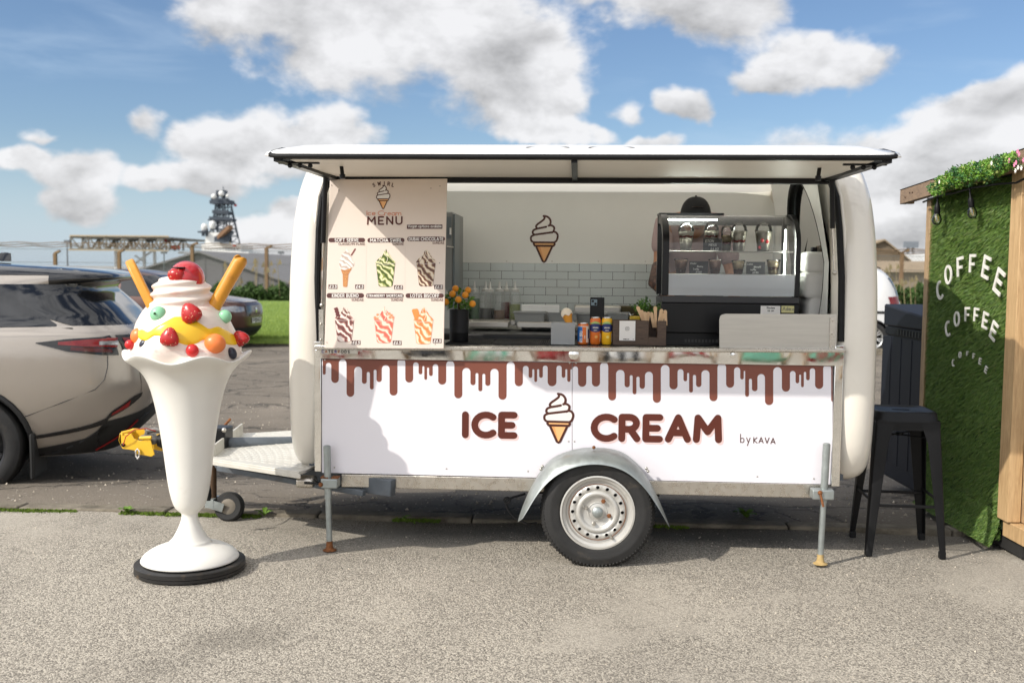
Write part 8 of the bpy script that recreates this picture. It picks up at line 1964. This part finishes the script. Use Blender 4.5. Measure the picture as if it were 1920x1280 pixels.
def blossom(px, py, mt, s=.010):
    c = WP(px, py, -.17); m = M()
    for k in range(6):
        a = 2 * PI * k / 6; d = Vector((0, 0, 1)) * math.sin(a) + AXF * math.cos(a); leaf_quad(m, c, d - AXR * .3, -AXR, s * 1.5, s)
    obj(m, 'blossom', mt, GA, smooth=0)
M_PK, M_WF = mat('petal_pink', S(216, 130, 160), .6), mat('petal_white', S(228, 222, 210), .6)
for px, py, mt in ((1909, 284, M_PK), (1912, 289, M_PK), (1906, 305, M_PK), (1903, 309, M_PK), (1893, 301, M_PK), (1916, 315, M_WF), (1910, 314, M_WF), (1860, 306, M_WF), (1762, 341, M_WF), (1920, 300, M_PK), (1905, 320, M_WF)): blossom(px, py, mt)
m = M()
for a, b in (((1898, 302), (1921, 296)), ((1897, 306), (1922, 312)), ((1896, 300), (1911, 285))): m.tube([WP(a[0], a[1], -.13), WP((a[0] + b[0]) / 2, (a[1] + b[1]) / 2 - 2, -.15), WP(b[0], b[1], -.16)], .002, 5)
obj(m, 'stem', mat('stem_green', (.06, .12, .03), .6), GA)

# ================================================================== DARK STORAGE CABINET
M_BOX = mat('cabinet_plastic', S(24, 27, 35), .55, spec=.2, var=.06, vs=6, bump=.1, bs=90); M_BOXD = mat('cabinet_plastic_dark', S(15, 17, 22), .55, var=.06, spec=.2)
bx0, bd0, bd1 = 2.87, 6.75, 7.75
BX = thing('storage_cabinet', 'dark grey plastic garden storage cabinet behind the black bar stool', 'cabinet', HP_(bx0 + .4, 7.3, 0))
def bbox(m, x0, x1, d0, d1, z0, z1, zz1=None): z1b = z1 if zz1 is None else zz1; m.hexa([HP_(x0, d0, z0), HP_(x1, d0, z0), HP_(x1, d1, z0), HP_(x0, d1, z0), HP_(x0, d0, z1), HP_(x1, d0, z1), HP_(x1, d1, z1b), HP_(x0, d1, z1b)])
m = M(); bbox(m, bx0, bx0 + .85, bd0, bd1, -.10, 1.05); obj(m, 'side_panel', M_BOX, BX, bevel=.015)
for k in range(5):
    m = M(); d = bd0 + .10 + k * .2; bbox(m, bx0 - .0035, bx0, d, d + .17, .02, .97); obj(m, 'ribbed_panel', M_BOX, BX, bevel=.004)
m = M(); bbox(m, bx0 - .02, bx0 + .87, bd0 - .03, bd1 + .02, 1.052, 1.125, 1.215); LD_ = obj(m, 'lid', M_BOX, BX, bevel=.012)
m = M(); bbox(m, bx0 - .012, bx0 + .86, bd0 - .01, bd1 + .005, .985, 1.05); obj(m, 'upper_band', M_BOXD, BX, bevel=.006)
m = M()
for k in range(9): d = bd0 + .28 + k * .055; bbox(m, bx0 - .016, bx0 - .0125, d, d + .028, .995, 1.035)
obj(m, 'vent_slots', M_BLK, BX)['kind'] = 'stuff'
# ================================================================== FAR: fence, sheds, ship, lamp posts, hedge, grass
def G(px, d, z=-.2): q = PD(px, 510, d); return Vector((q.x, q.y, z))
def Zat(py, px, d): return PD(px, py, d).z
M_FPOST = mat('fence_post_timber', S(120, 96, 72), .85, var=.2, vs=3); M_WIRE = mat('fence_wire', S(120, 122, 120), .5, .6); M_CPOST = mat('concrete_post', S(150, 146, 138), .9, var=.1)
# chain link fence with cranked posts
DF = 52.0
FE = thing('chain_link_fence', 'tall chain link security fence with barbed wire across the far side of the lawn', 'fence', G(960, DF))
yF = G(960, DF).y; zt_ = Zat(472, 500, DF)
for px, top in ((-120, 470), (-20, 470), (104, 474), (224, 472), (361, 459), (500, 465), (640, 465), (800, 466), (960, 468), (1120, 470), (1280, 470), (1420, 472), (1560, 472), (1690, 474), (1830, 474), (1960, 474)):
    q = PD(px, 510, DF); x = q.x + (yF - q.y) * (q.x / (q.y - CAM.y)); zt = Zat(top, px, DF); m = M(); m.bar((x, yF, -.2), (x, yF, zt), .16, .16); m.bar((x, yF, zt), (x + .32, yF - .1, zt + .12), .13, .10); obj(m, 'fence_post', M_FPOST, FE)
m = M(); xa, xb = -36.0, 36.0; zb_, ztop = .0, Zat(474, 960, DF); k = xa
while k < xb:
    h = ztop - zb_
    m.add([(k, yF + .02, zb_), (k + .012, yF + .02, zb_), (k + h + .012, yF + .02, ztop), (k + h, yF + .02, ztop)], [(0, 1, 2, 3)]); m.add([(k + h, yF + .03, zb_), (k + h + .012, yF + .03, zb_), (k + .012, yF + .03, ztop), (k, yF + .03, ztop)], [(0, 1, 2, 3)]); k += .16
for zz in (.6, 1.6, ztop): m.tube([(xa, yF + .01, zz), (xb, yF + .01, zz)], .012, 4)
o = obj(m, 'chain_link_mesh', M_WIRE, FE, smooth=0); o['kind'] = 'stuff'
m = M()
for j in range(3):
    pts = [(x, yF - .05 - .05 * j, ztop + .12 + .10 * j + .03 * math.sin(x * 3 + j)) for x in np.linspace(xa, xb, 160)]; m.tube(pts, .022, 4)
o = obj(m, 'barbed_wire', M_FPOST, FE); o['kind'] = 'stuff'
# thin metal lamp post in front and far masts
def post(px, top, d, label, kind):
    b = G(px, d); z = Zat(top, px, d); r = .00045 * d; p_ = thing('lamp_post', label, 'lamp post', b); m = M(); m.tube([b, Vector((b.x, b.y, z))], [r * 2.2, r * 1.2], 8); obj(m, 'pole', mat('lamp_post_grey', S(96, 100, 104), .6, .3), p_)
    m = M(); m.box((b.x - r * 6, b.y - r * 3, z - r * 2), (b.x + r * 6, b.y + r * 3, z + r * 3)); obj(m, 'lamp_head', MATS['lamp_post_grey'], p_)
post(127, 453, 95, 'thin far lamp post standing alone against the sky at the far left', 0); post(308, 474, 60, 'slender grey post between the beige car and the ship', 0); post(527, 474, 110, 'distant lamp post beside the left end of the trailer', 0)
# sheds
def gable(name, label, px0, pxa, px1, ye, ya, d, dep, wallm, roofm, base=-.3, yeR=None):
    x0, xa, x1 = G(px0, d).x, G(pxa, d).x, G(px1, d).x; y = G(pxa, d).y; ze, za = Zat(ye, px0, d), Zat(ya, pxa, d); zr = ze if yeR is None else Zat(yeR, px1, d)
    s = thing(name, label, 'shed', (xa, y, base)); m = M(); f = [Vector((x0, y, base)), Vector((x1, y, base)), Vector((x1, y, zr)), Vector((xa, y, za)), Vector((x0, y, ze))]; m.prism(f, (0, dep, 0)); obj(m, 'wall', wallm, s)
    n = max(2, int((x1 - x0) / 1.1)); m = M()
    for k in range(n + 1):
        x = x0 + (x1 - x0) * k / n; zt = ze + (za - ze) * (x - x0) / (xa - x0) if x < xa else za + (zr - za) * (x - xa) / (x1 - xa); m.box((x - .05, y - .03, base), (x + .05, y - .002, zt - .08))
    o = obj(m, 'cladding_ribs', wallm, s); o['kind'] = 'stuff'
    m = M(); t = .12
    for a, b in ((f[4], f[3]), (f[3], f[2])):
        e = (b - a).normalized() * .25; a2, b2 = (a - e if a is f[4] else a), (b + e if b is f[2] else b); m.hexa([a2 + Vector((0, -.3, 0)), b2 + Vector((0, -.3, 0)), b2 + Vector((0, dep + .3, 0)), a2 + Vector((0, dep + .3, 0)), a2 + Vector((0, -.3, t)), b2 + Vector((0, -.3, t)), b2 + Vector((0, dep + .3, t)), a2 + Vector((0, dep + .3, t))])
    obj(m, 'roof', roofm, s); return s
M_GRYW = mat('grey_cladding', S(98, 96, 97), .75, var=.05, vs=.8); M_GRYR = mat('grey_sheet_roof', S(112, 110, 110), .7, var=.06, vs=.6); M_BRNW = mat('brown_cladding', S(104, 92, 76), .8, var=.06, vs=.8); M_BRNR = mat('brown_roof', S(138, 122, 100), .85, var=.1, vs=1.5); M_TANW = mat('tan_render', S(150, 138, 122), .85, var=.05, vs=1)
gable('warehouse', 'wide low grey gabled warehouse behind the lawn left of the trailer', 150, 375, 585, 540, 473.5, 66, 22, M_GRYW, M_GRYR)
gable('barn', 'brown gabled barn behind the white van', 1560, 1655, 1700, 487, 451.5, 78, 16, M_BRNW, M_BRNR, yeR=487)
s = thing('low_building', 'long low tan flat roofed building behind the lawn beside the coffee hut', 'building', G(1700, 64)); y = G(1700, 64).y; x0, x1 = G(1590, 64).x, G(1860, 64).x; z1 = Zat(489, 1690, 64); zm = Zat(510, 1690, 64)
m = M(); m.box((x0, y, -.3), (x1, y + 8, zm)); obj(m, 'wall', M_TANW, s); m = M(); m.hexa([Vector(q) for q in ((x0, y - .5, zm), (x1, y - .5, zm), (x1, y + 8, zm), (x0, y + 8, zm), (x0 + 1, y + 1.4, z1), (x1, y + 1.4, z1), (x1, y + 7, z1), (x0 + 1, y + 7, z1))]); obj(m, 'roof', M_BRNR, s); m = M(); m.box((G(1672, 64).x, y - .05, .2), (G(1727, 64).x, y - .01, zm - .25)); obj(m, 'door', mat('tan_door', S(134, 122, 106), .8), s)
m = M(); x_ = G(1690, 120); m.box((x_.x - 1, x_.y, -.3), (G(1800, 120).x, x_.y + 10, Zat(476, 1700, 120))); o = obj(m, 'white_warehouse', mat('warehouse_white', S(206, 206, 204), .7)); tag(o, 'white warehouse far beyond the low tan building', 'warehouse')
# lattice light mast far right, far harbour structures
def lattice(m, b, h, w0, w1, n, r, mi=0):
    for sx in (-1, 1):
        for sy in (-1, 1): m.bar(b + Vector((sx * w0, sy * w0, 0)), b + Vector((sx * w1, sy * w1, h)), r, r, mi)
    for k in range(n):
        t0, t1 = k / n, (k + 1) / n; a, c = w0 + (w1 - w0) * t0, w0 + (w1 - w0) * t1; z0, z1 = b.z + h * t0, b.z + h * t1
        for sx, sy, ex, ey in ((-1, -1, 1, -1), (1, -1, 1, 1), (1, 1, -1, 1), (-1, 1, -1, -1)): m.bar((b.x + sx * a, b.y + sy * a, z0), (b.x + ex * c, b.y + ey * c, z1), r * .6, r * .6, mi); m.bar((b.x + sx * c, b.y + sy * c, z1), (b.x + ex * c, b.y + ey * c, z1), r * .6, r * .6, mi)
M_MAST = mat('mast_grey', S(120, 126, 132), .6, .3)
b = G(1706, 150); LM = thing('light_mast', 'distant lattice lighting mast above the white warehouse', 'mast', b); m = M(); lattice(m, b, Zat(461, 1706, 150) - b.z, .7, .35, 7, .12); obj(m, 'lattice', M_MAST, LM, smooth=0); m = M(); z = Zat(458, 1706, 150); m.box((b.x - 1.0, b.y - .4, z - .5), (b.x + 1.0, b.y + .4, z + .4)); obj(m, 'lamp_head', M_MAST, LM)
for px0, px1, yt, d, nm, lab in ((488, 515, 489, 260, 'quay_structure', 'pale quay gantry far away beside the trailer, left part'), (515, 548, 486, 250, 'quay_structure', 'pale quay gantry far away touching the trailer edge')):
    b0, b1 = G(px0, d), G(px1, d); z = Zat(yt, px0, d); m = M()
    for k in range(5): t = k / 4; m.bar((b0.x + (b1.x - b0.x) * t, b0.y, -.2), (b0.x + (b1.x - b0.x) * t, b0.y, z), .25, .25)
    for zz in (.25, .55, 1): m.bar((b0.x, b0.y, z * zz), (b1.x, b0.y, z * zz), .3, .3)
    o = obj(m, nm, mat('quay_pale', S(170, 170, 168), .8), None, smooth=0); tag(o, lab, 'gantry')
# ---- the ship
DS = 215.0; SX = lambda px: G(px, DS).x; YS = G(375, DS).y; SZ = lambda py: Zat(py, 375, DS)
SHP = thing('offshore_ship', 'white offshore supply ship with helideck and black mast beyond the grey warehouse', 'ship', (SX(375), YS, -.2))
M_SHW = mat('ship_white', S(216, 216, 212), .5, var=.04, vs=.2); M_SHB = mat('mast_black', S(56, 64, 74), .6, var=.2, vs=.5); M_HEL = mat('helideck_grey', S(112, 110, 102), .8, var=.25, vs=.4)
m = M(); m.box((SX(330), YS, -6), (SX(520), YS + 14, SZ(497))); obj(m, 'hull', mat('ship_hull', S(190, 190, 188), .6), SHP)
m = M(); m.hexa([Vector(q) for q in ((SX(338), YS + 1, SZ(500)), (SX(470), YS + 1, SZ(500)), (SX(470), YS + 12, SZ(500)), (SX(338), YS + 12, SZ(500)), (SX(362), YS + 1, SZ(470)), (SX(452), YS + 1, SZ(470)), (SX(452), YS + 12, SZ(470)), (SX(362), YS + 12, SZ(470)))]); m.box((SX(335), YS - .5, SZ(476)), (SX(470), YS + 12, SZ(472))); m.box((SX(372), YS + 2, SZ(470)), (SX(448), YS + 10, SZ(458))); obj(m, 'superstructure', M_SHW, SHP)
m = M(); m.hexa([Vector(q) for q in ((SX(375), YS + 3, SZ(458)), (SX(405), YS + 3, SZ(458)), (SX(405), YS + 9, SZ(458)), (SX(375), YS + 9, SZ(458)), (SX(378), YS + 3, SZ(435)), (SX(403), YS + 3, SZ(435)), (SX(403), YS + 9, SZ(435)), (SX(378), YS + 9, SZ(435)))]); obj(m, 'funnel_house', M_SHW, SHP)
m = M()
for k in range(12): m.box((SX(378 + k * 5.6), YS + 1.95, SZ(467)), (SX(381.2 + k * 5.6), YS + 1.99, SZ(464)))
o = obj(m, 'window_row', M_SHB, SHP, smooth=0); o['kind'] = 'stuff'
m = M(); x0, x1 = SX(162), SX(346); zt, zb = SZ(447), SZ(470); m.box((x0, YS - 8, zt - .35), (x1, YS + 14, zt)); m.bar((x0, YS - 8, zb), (x1 - 3, YS - 8, zb), .35, .35); n = 11
for k in range(n):
    xa, xb = x0 + (x1 - x0) * k / n, x0 + (x1 - x0) * (k + 1) / n
    for yy in (YS - 8, YS - 3, YS + 4): m.bar((xa, yy, zb), (xb if k % 2 else xa, yy, zt), .3, .3); m.bar((xa, yy, zb if k % 2 else zt), (xb, yy, zt if k % 2 else zb), .22, .22)
obj(m, 'helideck', M_HEL, SHP, smooth=0)
m = M(); m.box((x0 - .5, YS - 8.6, zb - .3), (x1, YS - 8.2, zb)); m.box((x0, YS - 8.4, zt), (x1, YS - 8.2, zt + .25)); obj(m, 'helideck_net', mat('net_tan', S(168, 150, 120), .9), SHP)
m = M()
for px in (213, 218, 268, 288): m.bar((SX(px), YS, -4), (SX(px), YS, zb), .5, .5)
m.bar((SX(250), YS, SZ(495)), (SX(285), YS, zb), .35, .35); m.bar((SX(268), YS, SZ(492)), (SX(250), YS, SZ(480)), .3, .3); obj(m, 'helideck_leg', M_SHW, SHP, smooth=0)
m = M(); b = Vector((SX(403), YS + 6, SZ(455))); lattice(m, b, SZ(372) - b.z, 2.6, 1.1, 6, .22); lattice(m, Vector((SX(396), YS + 6, SZ(440))), SZ(360) - SZ(440), 1.3, .6, 7, .2)
for py, w in ((409, 2.1), (396, 1.6), (378, 2.0), (374, 1.8)): z = SZ(py); m.box((b.x - w - .4, b.y - w, z - .25), (b.x + w, b.y + w, z + .15)); m.box((b.x - w - .4, b.y - w, z + .15), (b.x + w, b.y - w + .1, z + .5))
m.bar((SX(404), b.y, SZ(372)), (SX(404), b.y, SZ(353)), .5, .5); m.box((SX(390), b.y - .6, SZ(364)), (SX(409), b.y + .6, SZ(354))); m.bar((SX(418), b.y, SZ(385)), (SX(430), b.y, SZ(444)), .28, .28)
m.box((SX(378), b.y - 2, SZ(412)), (SX(398), b.y + 2, SZ(409.5))); m.bar((SX(402.5), b.y, SZ(353)), (SX(402.5), b.y, SZ(346)), .12, .12); obj(m, 'mast', M_SHB, SHP, smooth=0)
for px, py, r in ((408, 361.5, 5.2), (393.5, 367, 4.8), (420, 365.5, 3), (390.5, 419, 6.0), (374.5, 424, 5.8)):
    m = M(); q = Vector((SX(px), b.y - 3, SZ(py))); r_ = r * DS / F; m.ball(q, (r_, r_, r_ * 1.05), 20, 14); 
    if py > 400: m.lathe([(r_, 0), (r_ * .95, -r_ * 1.1), (r_ * .6, -r_ * 1.5)], 20, q)
    obj(m, 'radome', M_SHW, SHP, smooth=60)
m = M(); m.bar((SX(372), b.y - 3, SZ(442)), (SX(372), b.y - 3, SZ(428)), .5, .5); m.bar((SX(379), b.y - 3, SZ(442)), (SX(379), b.y - 3, SZ(428)), .5, .5); m.box((SX(368), b.y - 5, SZ(436)), (SX(382), b.y - 1, SZ(433))); obj(m, 'radome_stand', M_SHB, SHP, smooth=0)
m = M(); m.bar((SX(404), YS + 1, SZ(449)), (SX(441), YS - 2, SZ(426)), 1.0, .8); obj(m, 'crane_jib', mat('crane_brown', S(112, 84, 60), .8), SHP); m = M(); m.bar((SX(412), YS + 1, SZ(449)), (SX(441), YS - 1, SZ(434)), .6, .5); m.box((SX(403), YS, SZ(453)), (SX(424), YS + 4, SZ(443))); m.bar((SX(430), YS, SZ(452)), (SX(433), YS, SZ(436)), .3, .3); obj(m, 'crane_base', M_SHB, SHP)
m = M(); m.box((SX(319), YS - 3, SZ(455)), (SX(326), YS - 2, SZ(448))); m.box((SX(330), YS - 3, SZ(468)), (SX(345), YS - 2, SZ(462))); m.prism([Vector((SX(423), b.y, SZ(381))), Vector((SX(429), b.y, SZ(380))), Vector((SX(428), b.y, SZ(384))), Vector((SX(423), b.y, SZ(384)))], (0, .1, 0)); m.box((SX(438), YS, SZ(462)), (SX(442), YS + 1, SZ(458))); obj(m, 'red_equipment', mat('ship_red', S(168, 48, 44), .6), SHP)
m = M(); m.bar((SX(335), YS + 30, SZ(470)), (SX(338), YS + 30, SZ(426)), .9, .9); m.bar((SX(338), YS + 30, SZ(426)), (SX(339), YS + 30, SZ(424)), 1.3, 1.0); o = obj(m, 'yellow_crane', mat('crane_yellow', S(206, 176, 84), .7)); tag(o, 'yellow crane jib sticking up behind the ship helideck', 'crane')
# ---- hedge of tall weeds and the near grass (kept to what the picture shows)
M_HDG = mat('weed_hedge', (.045, .085, .018), .8, var=.5, vs=2.5); M_DRY = mat('dry_stalk', (.20, .16, .09), .9, var=.3, vs=3)
m = M(); dry = M()
for (pa, pb, n) in ((420, 560, 8000), (1630, 1745, 6500), (560, 680, 1800), (300, 420, 2500), (1520, 1630, 2500), (1745, 1900, 3000)):
    for k in range(n):
        px = random.uniform(pa, pb); d = random.uniform(47.5, 51); b = G(px, d, -.15); top = (.62 if px < 1000 else .9) + .14 * math.sin(px * .11) + .10 * math.sin(px * .31 + 1); z = random.uniform(0, 1) ** .7 * top; s = random.uniform(.06, .14); dr = rnd_dir(); e = dr.cross(rnd_dir()).normalized(); c = Vector((b.x, b.y, b.z + z))
        m.add([c - e * s * .5, c + e * s * .5, c + dr * s * 1.6], [(0, 1, 2)])
    for k in range(n // 420): b = G(random.uniform(pa, pb), random.uniform(47, 50), 0); h = random.uniform(.9, 2.0); dry.tube([b, b + Vector((random.uniform(-.2, .2), 0, h))], [.02, .012], 3); c = b + Vector((0, 0, h)); dry.add([c, c + Vector((.1, 0, -.25)), c + Vector((-.1, 0, -.3))], [(0, 1, 2)])
o = obj(m, 'undergrowth', M_HDG, None, smooth=0); tag(o, 'dark green weeds growing along the far edge of the lawn', kind='stuff'); o = obj(dry, 'dry_weeds', M_DRY, None, smooth=0); tag(o, 'tall dry weed stalks in front of the grey warehouse', kind='stuff')
m = M()
for (pa, pb, n) in ((420, 552, 12000), (1676, 1745, 5000)):
    for k in range(n):
        px = random.uniform(pa, pb); d = 20.9 + 24 * random.random() ** 2.0; b = G(px, d, -.13); h = random.uniform(.04, .11); m.add([b + Vector((-.008, 0, 0)), b + Vector((.008, 0, 0)), b + Vector((random.uniform(-.04, .04), random.uniform(-.03, .03), h))], [(0, 1, 2)])
def grassb(N, p, co, o): gi = N.new('ShaderNodeNewGeometry').outputs['Random Per Island']; N.put(p.inputs['Base Color'], N.mix(gi, (.08, .15, .02, 1), (.24, .32, .05, 1))); p.inputs['Roughness'].default_value = .7
o = obj(m, 'grass', custom('grass_blades', grassb), None, smooth=0); tag(o, 'short grass of the far lawn', kind='stuff')
# ================================================================== ADDED DECKCHAIRS BEHIND THE VIEWER (unseen, put in to colour the strip's reflection)
def added_deckchair(x, y, cols, label):
    s = thing('added_deckchair', label, 'added_deckchair', (x, y, 0), 'unseen chairs added for the strip reflection')
    for sx in (-.30, .30):
        m = M(); m.bar((x + sx, y - .45, .0), (x + sx, y + .42, .62), .03, .05); m.bar((x + sx * .9, y + .42, .0), (x + sx * .9, y - .52, .98), .03, .05); obj(m, 'frame', M_TIM, s)
    for k in range(6):
        a, b = x - .27 + k * .09, x - .27 + (k + 1) * .09; m = M(); m.grid([[(a, y + .40 - .92 * t, .50 - .5 * math.sin(PI * t) * .55 + .46 * t), (b, y + .40 - .92 * t, .50 - .5 * math.sin(PI * t) * .55 + .46 * t)] for t in np.linspace(0, 1, 9)]); obj(m, 'sling_stripe', cols[k % 2], s, smooth=180)
A_, B_, C_, D_ = mat('stripe_red', S(166, 44, 42), .8), mat('stripe_white', S(220, 216, 208), .8), mat('stripe_mint', S(120, 180, 150), .8), mat('stripe_dark', S(34, 36, 40), .8)
for x, y, c, n in ((-3.0, -8.2, (A_, B_), 'unseen red and white striped chair added for the strip reflection, far left'), (-2.0, -8.6, (D_, D_), 'unseen plain dark chair added for the strip reflection, left'), (-1.1, -8.0, (C_, B_), 'unseen mint and white chair added for the strip reflection, left of the middle'), (-.3, -8.5, (A_, A_), 'unseen plain red chair added for the strip reflection, middle'), (.6, -8.1, (D_, B_), 'unseen black and white chair added for the strip reflection, right of the middle'), (1.5, -8.4, (A_, B_), 'unseen red and white striped chair added for the strip reflection, right'), (2.4, -8.2, (C_, C_), 'unseen plain mint chair added for the strip reflection, right'), (3.3, -8.6, (A_, C_), 'unseen red and mint striped chair added for the strip reflection, far right')): added_deckchair(x, y, c, n)
